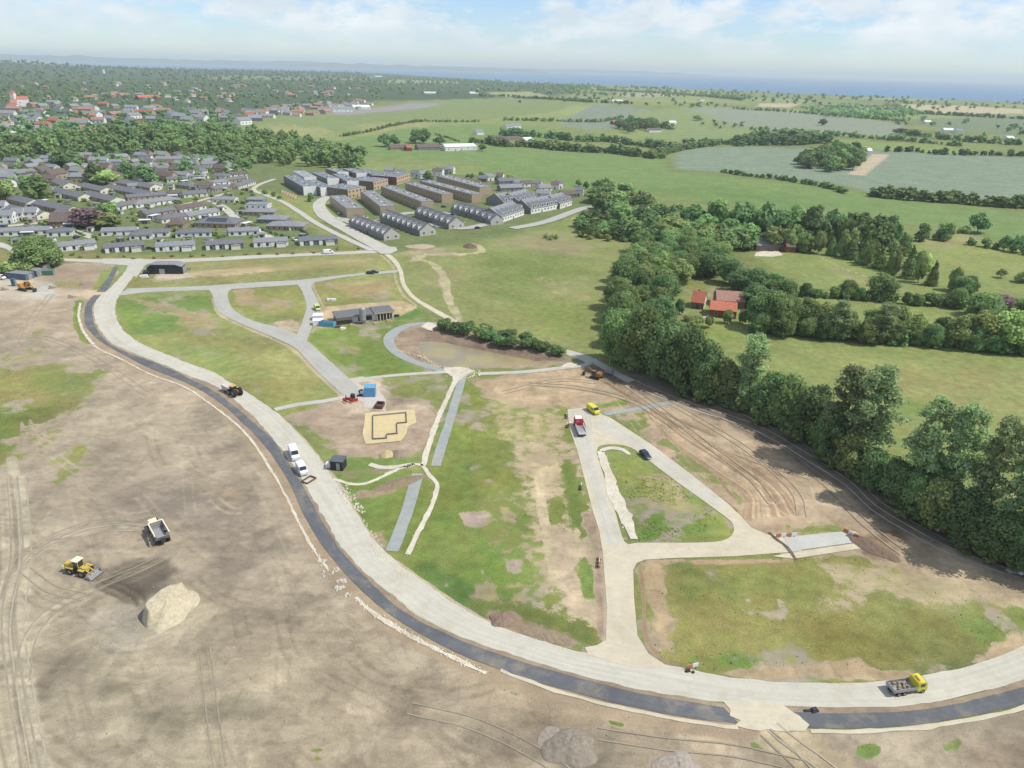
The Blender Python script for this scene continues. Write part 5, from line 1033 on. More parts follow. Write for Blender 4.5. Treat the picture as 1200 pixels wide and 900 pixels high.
row([(330, 236), (318, 230), (300, 226)], 14, (3, 4.5), ['m_oak'], nthl('', 'on the grass verge beside the estate footpath'), 'young verge trees', .2, None, 33)
tree(364, 236, 226, 'm_dark', 'dark conifer-like tree in front of the white-gabled blocks', 8)
row([(545, 212), (560, 208), (585, 211), (604, 213)], 11, (4, 6), ['m_dark', 'm_bush'], nthl('', 'in the hedge behind the long brick blocks'), 'hedge behind the brick blocks', .3, None, 34)
row([(668, 218), (680, 219), (690, 222)], 10, (6, 8), ['m_dark'], nthl('', 'in the clump behind the last terrace houses'), 'clump behind the last terrace', .3, None, 35)
# belt of wood behind the estate
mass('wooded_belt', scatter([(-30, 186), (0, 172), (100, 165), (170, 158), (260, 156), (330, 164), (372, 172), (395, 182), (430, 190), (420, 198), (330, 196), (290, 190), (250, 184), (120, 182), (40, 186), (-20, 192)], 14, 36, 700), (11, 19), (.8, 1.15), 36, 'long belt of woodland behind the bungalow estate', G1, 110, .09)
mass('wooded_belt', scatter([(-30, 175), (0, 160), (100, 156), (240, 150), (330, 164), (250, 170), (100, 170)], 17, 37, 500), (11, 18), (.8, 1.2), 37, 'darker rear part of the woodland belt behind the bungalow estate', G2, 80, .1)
# farmstead trees
for i, (x, y, tp, w) in enumerate([(452, 172, 156, 15), (462, 171, 157, 14), (487, 168, 152, 16), (497, 168, 151, 16), (515, 169, 160, 14), (565, 177, 168, 9), (406, 196, 186, 12)]): tree(x, y, tp, 'm_dark', 'dark tree %s from the left around the white-roofed farmstead' % ordinal(i), w, 'trees around the white-roofed farmstead')
HED = [('hedge curving left of the white-roofed farmstead', [(400, 160), (430, 155), (460, 148), (490, 143), (530, 143), (562, 143)], 14, (3.5, 6)), ('hedge below the wheat field at right', [(845, 202), (880, 207), (910, 210), (940, 215), (968, 220), (990, 227)], 12, (4, 6)),
       ('tree line between the green field and the big wheat field', [(1018, 230), (1050, 233), (1085, 236), (1120, 238), (1160, 242), (1200, 244), (1240, 246)], 13, (7, 12)), ('short hedge beside the far farm lane', [(510, 158), (525, 162), (537, 166)], 12, (3, 4)), ('hamlet row below the far green hill', [(548, 167), (570, 168), (590, 172), (620, 172), (650, 176), (680, 178)], 16, (7, 13)),
       ('tree belt running right from the hamlet', [(590, 160), (615, 160), (645, 162), (680, 166), (710, 166), (740, 170), (770, 174), (790, 178)], 19, (9, 15)), ('lower edge of the hamlet belt', [(640, 174), (680, 178), (720, 180), (750, 184), (780, 186)], 16, (9, 14)), ('dark copse below the striped field', [(862, 168), (880, 170), (905, 170), (930, 170), (955, 168), (975, 168)], 20, (14, 20)),
       ('hedge over the far slope, left of the pale field', [(590, 141), (640, 142), (700, 143), (730, 138)], 20, (5, 9)), ('hedge along the top of the far green hill', [(560, 113), (600, 114), (650, 117), (690, 120), (740, 122)], 30, (7, 12)), ('hedgerow crossing the far right fields', [(860, 128), (930, 132), (1000, 138), (1060, 143)], 30, (8, 13)), ('second hedgerow crossing the far right fields', [(1060, 132), (1120, 136), (1200, 140), (1260, 143)], 30, (9, 14)), ('long hedge below the striped field', [(880, 152), (960, 158), (1040, 164), (1130, 172)], 24, (6, 11)), ('farm hedge at far right above the wheat', [(1060, 158), (1110, 164), (1160, 168), (1230, 172)], 22, (8, 13)), ('tree belt from the hamlet down to the valley wood', [(760, 186), (800, 176), (840, 170)], 20, (8, 12)), ('dark belt below the coastal strip', [(700, 106), (760, 109), (820, 113), (870, 118)], 34, (10, 16)), ('rear of the dark copse', [(872, 164), (900, 164), (930, 164), (960, 163)], 24, (14, 20)), ('hedge left of the dark copse', [(800, 168), (820, 168), (850, 169), (870, 172)], 20, (7, 10)), ('far hamlet on the ridge', [(720, 146), (745, 150), (775, 150), (790, 152)], 26, (10, 16)), ('right-hand hedge above the wheat', [(1040, 178), (1070, 178), (1100, 181), (1140, 182), (1190, 183), (1240, 184)], 24, (6, 10))]
for i, (nm, pts, sp, hr) in enumerate(HED):
    o = mass('hedgerow', along(pts, sp * .30, 50 + i, .3), (hr[0] * .7, hr[1]), (1.0, 1.6), 50 + i, nm, G2 if i % 2 else G1, 60, .13)
wood([(938, 192), (952, 184), (975, 178), (1000, 182), (1008, 190), (1000, 200), (970, 202), (945, 198)], 15, (13, 19), ['m_dark', 'm_oak', 'm_oak'], 'round wood left of the tan strip', 'round wood by the stubble strip', 60, 60, (1.1, 1.5))
wood([(722, 150), (735, 145), (765, 145), (770, 152), (735, 156)], 18, (12, 18), ['m_dark'], 'dark clump behind the ridge hamlet', 'dark clump by the ridge hamlet', 61, 30)
# --- woods too far to take apart
def far_wood(name, poly, dist, hr, seed, label, dens=None, mx=6000, nleaf=14):
    ps = np.array(scatter(poly, dist, seed, mx)); r = np.random.RandomState(seed)
    if dens: ps = ps[fbm(ps[:, 0], ps[:, 1], dens[0], 3) > dens[1]]
    n = len(ps); Vs = []; Fs = []; As = []
    base = []
    for k in range(5):
        V, F, at, L_ = crown_arrays(700 + k, 1.0, .92, .06, 5, nleaf, .16, 'broad'); base.append((V, F, at))
    off = 0
    for i in range(n):
        V, F, at = base[i % 5]; h = r.uniform(*hr); w = h * r.uniform(.85, 1.4); a = r.uniform(0, 6.28); c, s = math.cos(a), math.sin(a)
        q = np.column_stack([(V[:, 0] * c - V[:, 1] * s) * w + ps[i, 0], (V[:, 0] * s + V[:, 1] * c) * w + ps[i, 1], V[:, 2] * h]); Vs.append(q); Fs.append(F + off); As.append(at * .5 + r.rand() * .5); off += len(V)
    V = np.concatenate(Vs); V[:, 2] += H(V[:, 0], V[:, 1]); o = link(name, npmesh(name, V, np.concatenate(Fs), G2 if seed % 2 else G1, attr={'leaf': ('FLOAT', 'POINT', np.concatenate(As))}))
    tag(o, label, 'wood', None, 'stuff'); return n
nn_ = 0
nn_ += far_wood('woodland', [(-60, 172), (-60, 120), (120, 118), (260, 124), (380, 126), (300, 138), (240, 150), (255, 157), (170, 158), (100, 165), (0, 175)], 26, (8, 13), 101, 'leafy cover of town trees between the roofs at far left', (120, .53), 1500)
nn_ += far_wood('woodland', [(-60, 120), (-60, 96), (130, 92), (300, 96), (440, 98), (450, 118), (380, 124), (260, 122), (120, 118)], 44, (10, 16), 102, 'dark far woodland behind the town at left', (220, .46), 1500)
nn_ += far_wood('woodland', [(-60, 96), (-60, 78), (110, 80), (300, 83), (420, 86), (440, 98), (300, 96), (130, 92)], 85, (16, 26), 103, 'farthest wooded land on the left horizon', (500, .38), 1300)
nn_ += far_wood('woodland', [(440, 98), (470, 90), (560, 95), (700, 101), (860, 108), (880, 120), (760, 116), (640, 112), (560, 110), (470, 112)], 60, (13, 22), 104, 'wooded coastal strip at centre below the sea', (300, .46), 1500)
nn_ += far_wood('woodland', [(860, 108), (1000, 114), (1200, 121), (1300, 124), (1300, 134), (1200, 134), (1100, 130), (960, 124), (880, 120)], 62, (12, 20), 105, 'wooded coastal strip at right below the sea', (280, .52), 1200)
nn_ += far_wood('woodland', [(940, 128), (1000, 126), (1060, 128), (1080, 136), (1040, 140), (970, 138)], 30, (14, 22), 106, 'dark wood around the coastal village at right', None, 300)
nn_ += far_wood('woodland', [(560, 116), (700, 116), (800, 120), (860, 126), (800, 128), (700, 122), (600, 122)], 48, (10, 16), 107, 'hedges and copses below the coastal strip', (200, .56), 500)
nn_ += far_wood('woodland', [(1060, 140), (1200, 150), (1300, 156), (1300, 178), (1200, 172), (1120, 166), (1060, 152)], 32, (9, 15), 108, 'scattered trees round the farms at far right', (120, .55), 500)
nn_ += far_wood('woodland', [(800, 140), (880, 150), (1060, 162), (1060, 166), (880, 156), (800, 146)], 30, (7, 12), 109, 'broken hedge line across the striped fields', (70, .58), 200)
print('far trees', nn_)
for x, y, tp, w, lb in [(817, 141, 135, 11, 'lone dark tree on the far slope, left of the striped field'), (964, 147, 139, 9, 'lone tree in the middle of the striped field'), (1052, 146, 142, 6, 'tiny lone tree at the right of the striped field'), (1055, 157, 150, 14, 'round tree in the small hedge right of the striped field')]: tree(x, y, tp, 'm_dark', lb, w)
# ------------------------------------------------------------------ buildings
B_WHITE = mat('white_render', alb(240, 239, 234, .82), .8, 0, .05, .6); B_CREAM = mat('cream_brick', alb(236, 230, 208, .8), .85, 0, .08, 2.5); B_PALE = mat('pale_grey_render', alb(206, 204, 196), .8, 0, .06, 1); B_GREY = mat('grey_render', alb(150, 150, 148), .8, 0, .08, 1)
B_YBR = mat('yellow_brick', alb(212, 184, 152), .85, 0, .10, 3, bump=.2); B_TAN = mat('tan_brick', alb(192, 170, 144), .85, 0, .12, 3, bump=.2); B_RED = mat('red_brick', alb(150, 92, 74), .85, 0, .15, 3, bump=.2); B_DKBR = mat('brown_brick', alb(142, 122, 104), .85, 0, .12, 3)
B_SLATE = mat('slate_cladding', alb(112, 118, 122), .7, 0, .1, 1.2); B_BLACK = mat('black_boards', alb(58, 60, 64), .7, 0, .1, 2); B_WOOD = mat('raw_timber', alb(206, 186, 144), .8, 0, .12, 3)
R_DARK = roofmat('dark_tiles', alb(122, 124, 128)); R_GREY = roofmat('grey_tiles', alb(148, 150, 154)); R_RED = roofmat('red_tiles', alb(186, 112, 86)); R_ORNG = roofmat('orange_tiles', alb(206, 124, 96)); R_FELT = mat('roof_felt', alb(146, 154, 158), .8, 0, .12, .5); R_WHITE = mat('white_sheet_roof', alb(236, 238, 236, .75), .6, 0, .05, .4); R_BROWN = roofmat('brown_tiles', alb(118, 104, 98)); R_ROSE = roofmat('rose_tiles', alb(178, 136, 120))
M_GLASS = mat('window_glass', (0.03, 0.04, 0.05), .12, 0, .1, 2, spec=.6); M_FRAME = mat('white_frame', alb(228, 228, 224, .72), .6, 0, .03, 1); M_DOOR = mat('dark_door', alb(88, 80, 76), .6, 0, .1, 2)
def win_mesh(w, h):
    b = MB(); b.box(0, -.04, 0, w, .10, h); b.cur = 1; b.box(0, -.085, .1, w - .2, .05, h - .2); return b.mesh('window', [M_FRAME, M_GLASS])
WM = {}
def wmesh(w, h):
    k = (w, h)
    if k not in WM: WM[k] = win_mesh(w, h)
    return WM[k]
def door_mesh():
    b = MB(); b.box(0, -.05, 0, 1.1, .12, 2.1); return b.mesh('door', M_DOOR)
DM = door_mesh()
MESHC = {}
def building(label, A, B, depth, hw, roof='gable', wall=B_WHITE, rmat=R_DARK, pitch=25, cat='house', name='bungalow', group=None, gable=None, wins=(1.4, 1.3), wgap=3.4, storeys=1, chimney=False, over=.35, sides='flrb', band=None, dormers=0, dorm_mat=None, solar=False, world=False, door=True, ridge='x'):
    """A, B: photo points of the near wall's foot (left, right); the house extends away from the camera"""
    a = A if world else P(*A); b = B if world else P(*B); d = Vector((b.x - a.x, b.y - a.y)); L_ = d.length; rz = math.atan2(d.y, d.x)
    c = Vector(((a.x + b.x) / 2, (a.y + b.y) / 2)) + Vector((-math.sin(rz), math.cos(rz))) * depth / 2
    z = float(H(c.x, c.y)); t = thing(name, label, cat, (c.x, c.y, z), rz, group)
    W_, D = L_ / 2, depth / 2; rr_ = random.Random(int(abs(c.x * 7 + c.y * 3)))
    fd = -1.2
    if roof == 'flat':
        m_ = MB(); m_.box(0, 0, fd, L_, depth, hw - fd); m_.build('wall', wall, t)
        m_ = MB(); m_.box(0, 0, hw + .003, L_ + .1, depth + .1, .28); m_.box(0, 0, hw + .285, L_ - .5, depth - .5, .03); m_.build('roof', rmat, t)
        if name in ('apartment_block', 'brick_terrace'):
            nu = max(2, int(L_ / 7))
            for k in range(1, nu): m_ = MB(); m_.box(-W_ + L_ * k / nu, 0, hw + .29, .3, depth - .2, .22); m_.build('party_wall', wall, t)
            for k in range(nu): m_ = MB(); m_.box(-W_ + L_ * (k + .5) / nu, rr_.uniform(-.25, .25) * depth, hw + .32, 1.6, 1.2, .35); m_.cur = 1; m_.box(-W_ + L_ * (k + .5) / nu - 1.6, .2 * depth, hw + .32, .4, .4, .9); m_.build('roof_light', [R_WHITE if k % 2 else M_GLASS, B_GREY], t)
        rise = .3
    else:
        rise = D * math.tan(R(pitch))
        m_ = MB(); m_.box(0, 0, fd, L_, depth, hw - fd)
        if roof == 'gable':
            if gable: m_.build('wall', wall, t); m_ = MB()
            for s in (-1, 1):
                x0, x1 = (W_ - .2, W_ + .004) if s > 0 else (-W_ - .004, -W_ + .2)
                m_.add([(x0, -D, hw), (x0, D, hw), (x0, 0, hw + rise - .02), (x1, -D, hw), (x1, D, hw), (x1, 0, hw + rise - .02)], [(0, 2, 1), (3, 4, 5), (0, 1, 4, 3), (1, 2, 5, 4), (2, 0, 3, 5)])
                if gable: m_.box((x1 if s > 0 else x0) + s * .02, 0, fd, .05, depth - .02, hw - fd - .01); m_.build('gable', gable, t); m_ = MB()
            if not gable: m_.build('wall', wall, t)
        else: m_.build('wall', wall, t)
        e = over; th = .18; k = rise / D; ez = hw - e * k
        if roof == 'gable':
            X = W_ + e * .6; prof = [(-D - e, ez), (0, hw + rise), (D + e, ez), (D + e, ez + th), (0, hw + rise + th), (-D - e, ez + th)]
            vs = [(x, y, z_) for x in (-X, X) for y, z_ in prof]
            m_ = MB(); m_.add(vs, [(0, 1, 4, 5), (1, 2, 3, 4), (11, 10, 7, 6), (10, 9, 8, 7), (0, 6, 7, 1), (1, 7, 8, 2), (5, 4, 10, 11), (4, 3, 9, 10), (0, 5, 11, 6), (2, 8, 9, 3)])
        else:
            X = W_ + e; Y = D + e; r_ = max(.1, W_ - D); z1 = hw + rise
            m_ = MB(); m_.add([(-X, -Y, ez), (X, -Y, ez), (X, Y, ez), (-X, Y, ez), (-X, -Y, ez + th), (X, -Y, ez + th), (X, Y, ez + th), (-X, Y, ez + th), (-r_, 0, z1 + th), (r_, 0, z1 + th)],
                              [(3, 2, 1, 0), (0, 1, 5, 4), (1, 2, 6, 5), (2, 3, 7, 6), (3, 0, 4, 7), (4, 5, 9, 8), (5, 6, 9), (6, 7, 8, 9), (7, 4, 8)])
        ro = m_.build('roof', rmat, t)
        if chimney:
            m_ = MB(); m_.box(rr_.uniform(-.3, .3) * L_, .5, hw + rise - .8, .7, .7, 1.6); m_.build('chimney', B_RED if rmat in (R_RED, R_ORNG) else B_GREY, ro)
        for i in range(dormers):
            x = -W_ + L_ * (i + .5) / dormers; hd = rise * .62; dw = min(2.4, L_ / dormers * .55)
            m_ = MB(); m_.box(x, -D * .62, hw + .12, dw, D * .72, hd); m_.cur = 1
            m_.add([(x - dw / 2 - .2, -D - .12, hw + hd + .12), (x + dw / 2 + .2, -D - .12, hw + hd + .12), (x, -D - .12, hw + hd + 1.0), (x - dw / 2 - .2, 0, hw + hd + .12), (x + dw / 2 + .2, 0, hw + hd + .12), (x, 0, hw + hd + 1.0)], [(0, 1, 2), (3, 5, 4), (0, 2, 5, 3), (1, 4, 5, 2)])
            m_.cur = 2; m_.box(x, -D * .99, hw + .5, dw * .6, .06, hd * .6)
            m_.build('dormer', [dorm_mat or B_WHITE, rmat, M_GLASS], ro)
    if band is not None:
        m_ = MB(); m_.box(0, -D - .03, 0.02, L_ - .1, .07, hw - .05); m_.build('lit_front_tone', band, t)  # front skin carries the sunlight as colour, paler than the other walls
    if wins:
        ww, wh = wins; me = wmesh(ww, wh)
        for st in range(storeys):
            zz = st * (hw / storeys) + (hw / storeys - wh) * .55
            n = max(1, int(L_ / wgap))
            for side in ('f', 'b'):
                if side not in sides: continue
                for i in range(n):
                    x = -W_ + L_ * (i + .5) / n; s = -1 if side == 'f' else 1
                    if door and st == 0 and i == n // 2 and side == 'f':
                        o = link('door', DM, t, (x, -D - (.06 if band else .0), .02), 0); continue
                    link('window', me, t, (x, s * (D + (.06 if band else 0)), zz), 0 if s < 0 else math.pi)
            n2 = max(1, int(depth / (wgap * 1.1)))
            for side in ('r', 'l'):
                if side not in sides: continue
                for i in range(n2):
                    y = -D + depth * (i + .5) / n2; s = 1 if side == 'r' else -1; link('window', me, t, (s * (W_ + .05), y, zz), math.pi / 2 * s)
    if solar:
        m_ = MB(); k = rise / D; y0, y1 = -D * .8, -D * .25
        m_.add([(-W_ * .5, y0, hw + (D + y0) * k + .25), (W_ * .5, y0, hw + (D + y0) * k + .25), (W_ * .5, y1, hw + (D + y1) * k + .25), (-W_ * .5, y1, hw + (D + y1) * k + .25)] + [(-W_ * .5, y0, hw + (D + y0) * k + .19), (W_ * .5, y0, hw + (D + y0) * k + .19), (W_ * .5, y1, hw + (D + y1) * k + .19), (-W_ * .5, y1, hw + (D + y1) * k + .19)], [(0, 1, 2, 3), (7, 6, 5, 4), (0, 4, 5, 1), (1, 5, 6, 2), (2, 6, 7, 3), (3, 7, 4, 0)]); m_.build('skylight_strip', M_GLASS, t)
    return t
def hs(label, cx, cy, w, depth, slope=0, **kw):
    """by centre of the near wall foot, width in photo pixels; slope = rise of the foot line per pixel"""
    return building(label, (cx - w / 2, cy - slope * w / 2), (cx + w / 2, cy + slope * w / 2), depth, kw.pop('hw', 2.7), **kw)
# front rows of the bungalow estate: (x, y, width px, slope, wall, roof)
FR = [(374, 287, 44, -.06), (318, 289, 40, -.05), (264, 292, 44, -.06), (206, 294, 46, -.06), (147, 295, 46, -.08), (92, 293, 44, -.1)]
for i, (x, y, w, s) in enumerate(FR):
    hs(['low bungalow with white wall panels at the right end of the front row', 'long white-panelled bungalow second from right in the front row', 'white-panelled bungalow in the middle right of the front row', 'grey-roofed bungalow with three white panels above the black barn', 'bungalow with white wall panels in the front row, above the asphalt junction', 'white-walled bungalow half hidden behind the big tree at left'][i], x, y, w, 11, s, hw=2.9, wall=B_WHITE if i % 2 else B_SLATE, band=None, gable=B_CREAM if i in (0, 2) else None, rmat=R_DARK if i % 2 == 0 else R_GREY, pitch=14, wgap=4.2, wins=(2.2, 2.0))
    t_ = bpy.data.objects[[o.name for o in COL.objects if o.name.startswith('bungalow')][-1]]; Lw_ = (P(x + w / 2, y + s * w / 2) - P(x - w / 2, y - s * w / 2)).length
    for k in range(4):
        if wl_ok := True:
            m_ = MB(); m_.box(-Lw_ / 2 + Lw_ * (k + .18) / 4, -5.62, 0.02, 2.0, .14, 2.85); m_.build('white_wall_panel', B_WHITE, t_)
    m_ = MB(); m_.box(Lw_ * .28, -7.0, -.2, 5.0, 3.2, 2.5); m_.cur = 1; m_.box(Lw_ * .28, -7.0, 2.303, 5.4, 3.5, .16); m_.build('garden_wing', [B_WHITE if i % 2 else B_CREAM, R_GREY], t_)
SR = [(227, 278, 42), (286, 276, 36), (178, 278, 40), (140, 276, 42), (165, 281, 26), (28, 276, 60), (70, 277, 30)]
SL = ['pale-fronted bungalow behind the front row, above its middle gap', 'white-fronted bungalow beside the estate lane at right', 'low dark-roofed bungalow left of centre in the second row', 'white-ended bungalow in the second row by the lawn', 'small dark lean-to house between two second-row bungalows', 'long white-fronted row house at the left edge', 'short white house right of the long row at the left edge']
for i, (x, y, w) in enumerate(SR): hs(SL[i], x, y, w, 10, -.04, hw=2.8, wall=B_WHITE, rmat=[R_DARK, R_GREY][i % 2], pitch=15, wgap=4, wins=(1.8, 1.6), roof=['hip', 'gable'][i % 2])
hs('large dark-roofed house with a long pale skylight strip by the estate lane', 252, 267, 48, 18, .03, hw=2.8, wall=B_TAN, rmat=R_DARK, pitch=18, roof='hip', solar=True)
hs('dark barn-roofed brick house beside the purple-leaved tree', 80, 265, 44, 16, -.03, hw=3.0, wall=B_RED, rmat=R_BROWN, pitch=30, name='brick_house', chimney=False)
hs('brown hip-roofed house left of the long skylight house', 205, 268, 20, 13, 0, hw=2.7, wall=B_TAN, rmat=R_BROWN, pitch=28, roof='hip')
# white two-storey gabled houses at the left edge
for i, (x, y, w) in enumerate([(7, 262, 18), (21, 259, 14), (36, 258, 16), (2, 250, 10)]): hs(['nearest white two-storey gabled house at the left edge', 'white two-storey house second in the left-edge group', 'white two-storey gabled house at the right of the left-edge group', 'white two-storey house partly cut by the left edge'][i], x, y, w, 9, -.02, hw=5.2, storeys=2, wall=B_WHITE, rmat=R_GREY, pitch=30, name='white_house', wgap=3.2)
# long terraces with cream gable ends: near wall foot from upper left to lower right
TL = [((8, 237), (32, 243)), ((38, 243), (78, 252)), ((4, 250), (44, 258)), ((60, 228), (92, 236)), ((98, 232), (130, 240)), ((92, 222), (118, 228)), ((122, 224), (172, 233)), ((60, 216), (74, 222)), ((136, 218), (176, 224)), ((60, 256), (110, 262))]
TLn = ['cream-gabled terrace at the far left, upper one', 'cream-gabled terrace in the middle of the left group', 'lowest cream-gabled terrace behind the white two-storey houses', 'cream-gabled terrace in front of the small cream-gabled house', 'cream-gabled terrace to the right of the central one', 'short terrace with bright cream gable behind the others', 'longest cream-gabled terrace, furthest right of the group', 'small isolated house with a cream gable behind the terraces', 'rearmost long dark-roofed terrace of the cream-gabled group', 'dark terrace roof rising behind the barn-roofed house']
for i, (a, b) in enumerate(TL): building(TLn[i], a, b, 11, 2.8, wall=B_TAN, gable=B_CREAM, rmat=R_DARK, pitch=22, name='terrace', cat='terrace', wgap=5)
# long low roofs in the middle of the estate
ML = [((132, 248), (160, 243), 10), ((160, 244), (212, 237), 10), ((172, 256), (208, 250), 10), ((212, 250), (242, 245), 11), ((190, 262), (226, 257), 10), ((222, 258), (258, 252), 10), ((150, 236), (196, 232), 9), ((196, 231), (214, 230), 9), ((216, 232), (244, 230), 10), ((150, 222), (190, 221), 9), ((206, 220), (222, 222), 10), ((228, 221), (250, 221), 10), ((196, 214), (220, 213), 9), ((250, 218), (270, 216), 9), ((252, 226), (272, 222), 9), ((270, 208), (290, 207), 10), ((246, 209), (264, 210), 10), ((222, 210), (240, 210), 9), ((262, 216), (290, 212), 9), ((232, 224), (250, 226), 9), ((280, 222), (300, 216), 9)]
for i, (a, b, dp) in enumerate(ML): building('%s %s-roofed house of the middle estate, counting from near left to far right' % (ordinal(i), ['dark', 'grey', 'dark', 'brown'][i % 4]), a, b, dp, 2.7, roof=['gable', 'hip', 'gable'][i % 3], wall=[B_CREAM, B_WHITE, B_TAN, B_WHITE][i % 4], rmat=[R_DARK, R_GREY, R_DARK, R_BROWN][i % 4], pitch=20, wgap=4, group='low houses of the middle estate')
# beside the lane: grey low roofs
for i, (x, y, w, d, rt, wl) in enumerate([(298, 239, 20, 12, 'flat', B_GREY), (300, 245, 26, 12, 'flat', B_WHITE), (303, 253, 36, 12, 'hip', B_TAN), (318, 262, 34, 13, 'hip', B_GREY), (334, 270, 44, 14, 'hip', B_TAN), (262, 238, 26, 10, 'gable', B_CREAM)]):
    hs(['grey box-shaped house at the top of the estate lane', 'white flat-roofed house with dark opening by the estate lane', 'brown-grey hipped house below the white flat-roofed one', 'long grey hipped roof with small roof windows', 'widest grey hipped roof just above the front bungalow row', 'small cream-ended house where the estate lane bends'][i], x, y, w, d, .02, hw=3.0 if i < 2 else 2.7, roof=rt, wall=wl, rmat=R_FELT if rt == 'flat' else R_GREY, pitch=16)
# sheds, carports and garden houses between the bungalows
SHEDM = []
for i in range(6):
    b = MB(); r_ = random.Random(300 + i); w_, d_, h_ = r_.uniform(3, 7), r_.uniform(2.6, 4), r_.uniform(2.1, 2.7); b.box(0, 0, -.5, w_, d_, h_ + .5); b.cur = 1; b.box(0, 0, h_ + .003, w_ + .5, d_ + .5, .2, 0, .96, .96); b.cur = 2; b.box(0, -d_ / 2 - .02, 0, w_ * .5, .06, 2.0); SHEDM.append(b.mesh('garden_shed', [[B_WHITE, B_CREAM, B_GREY, B_WHITE, B_SLATE, B_TAN][i], [R_GREY, R_FELT, R_WHITE, R_DARK, R_FELT, R_GREY][i], M_DOOR]))
ps_ = scatter([(-10, 232), (60, 222), (150, 214), (285, 206), (300, 222), (262, 240), (320, 262), (380, 282), (330, 284), (200, 285), (60, 288), (-10, 285)], 15, 77, 95); ps_.sort(key=lambda p: math.atan2(p[0], p[1]))
for i, (x, y) in enumerate(ps_):
    tag(link('garden_shed', SHEDM[i % 6], None, (x, y, float(H(x, y))), [.3, -.4, 1.2, .1][i % 4]), '%s %s shed, from the left, in the bungalow gardens' % (ordinal(i), ['white', 'cream', 'grey', 'white-walled', 'slate-coloured', 'tan'][i % 6]), 'shed', 'sheds in the bungalow gardens')
# ---- brick and white blocks of the upper estate
WB = [((343, 209), (357, 217), 9, B_WHITE), ((333, 215), (356, 229), 9, B_SLATE), ((357, 221), (376, 230), 8, B_SLATE), ((366, 211), (384, 219), 9, B_SLATE), ((390, 213), (407, 222), 9, B_SLATE), ((382, 206), (396, 211), 9, B_DKBR), ((402, 206), (418, 212), 9, B_DKBR), ((420, 207), (438, 214), 9, B_SLATE)]
WBn = ['white-gabled grey block at the far left corner of the upper estate', 'long grey block with a row of orange garden walls at its foot', 'dark green-grey block with white end by the road curve', 'grey block with white end behind the road-curve block', 'grey block with the widest white end in the middle', 'rear block whose small white end shows left of centre', 'brown rear block with narrow white end', 'grey rear block at right with white stair towers']
for i, (a, b, dp, m_) in enumerate(WB):
    a_ = P(*a); b_ = P(*b); building(WBn[i], a, b, 11, 6.6, roof='flat', wall=m_, rmat=R_FELT, storeys=2, name='apartment_block', cat='apartment block', gable=None, wgap=4.5, wins=(1.5, 1.4))
    d = Vector((b_.x - a_.x, b_.y - a_.y)).normalized(); n_ = Vector((-d.y, d.x)); c = Vector((b_.x, b_.y)) + n_ * 5.5
    pan = MB(); pan.box(c.x + d.x * .12, c.y + d.y * .12, H(c.x, c.y) - 1, .2, 10.8, 8.0, math.atan2(d.y, d.x)); po = pan.build('end_wall', B_WHITE)
    rt_ = [o for o in COL.objects if o.name.startswith('apartment_block')][-1]; po.parent = rt_; po.matrix_parent_inverse = (Matrix.Translation(rt_.location) @ Matrix.Rotation(rt_.rotation_euler.z, 4, 'Z')).inverted()
for i, (x, y) in enumerate([(331, 226), (334, 227.3), (337, 228.6), (340, 230), (343, 231.2), (346, 232.4)]):
    p = P(x, y); m_ = MB(); m_.box(0, 0, -.5, .4, 5, 2.6); o = m_.build('garden_wall', B_YBR, None, p, R(-10)); tag(o, '%s small orange garden wall at the foot of the long grey block' % ordinal(i), 'garden wall', 'garden walls at the grey block')
FB = [((408, 233), (429, 229)), ((438, 223), (455, 219)), ((465, 217), (481, 212))]
for i, (a, b) in enumerate(FB): building(['pale orange brick block with sunlit long front, nearest the road', 'pale orange brick block with sunlit front, middle of three', 'red-brown brick block with sunlit front, rear of three'][i], a, b, 26, 7.0, roof='flat', wall=[B_DKBR, B_DKBR, B_RED][i], band=B_YBR, rmat=R_FELT, storeys=2, name='apartment_block', cat='apartment block', wgap=4.0, wins=(1.8, 1.5))  # sunlit fronts painted as pale brick, shaded sides as darker brick
LB = [((387, 240), (407, 256), 12), ((423, 234), (446, 253), 11), ((447, 228), (494, 247), 10), ((475, 224), (518, 238), 10), ((492, 221), (553, 238), 10), ((512, 215), (562, 229), 12)]
LBn = ['short tan brick terrace at the road curve, nearest the camera', 'tan brick terrace second from the road curve', 'long brick terrace with garages, third from the road curve', 'brick terrace fourth from the road curve', 'longest brick terrace, fifth from the road curve', 'rearmost brick terrace with tall sunlit end wall']
for i, (a, b, dp) in enumerate(LB): building(LBn[i], a, b, dp, 6.6, roof='flat', wall=B_TAN, rmat=R_FELT, storeys=2, name='brick_terrace', cat='terrace', wgap=4.4, wins=(1.5, 1.4), sides='flb')
RD = [((409, 265), (450, 282), 11, 7), ((445, 259), (492, 277), 12, 8), ((486, 254), (526, 269), 12, 6), ((528, 249), (560, 258), 12, 5), ((560, 258), (575, 264), 10, 2)]
RDn = ['dark-roofed gabled terrace with white dormers, closest to the road', 'dark-roofed gabled terrace with many bay windows, second from the road', 'dark-roofed gabled terrace with a pale end wall, third from the road', 'dark-roofed terrace behind the third gabled one', 'small gabled house ending the dark-roofed terraces']
for i, (a, b, dp, n) in enumerate(RD): building(RDn[i], a, b, dp, 3.5, wall=B_GREY, gable=B_PALE, rmat=R_DARK, pitch=35, name='gabled_terrace', cat='terrace', storeys=1, dormers=n, wgap=5)
RE = [((588, 261), (614, 252), 5), ((622, 251), (644, 247), 4), ((644, 247), (658, 243.5), 3), ((656, 245), (670, 240.5), 3), ((590, 243), (603, 241), 2), ((608, 242), (628, 236), 4)]
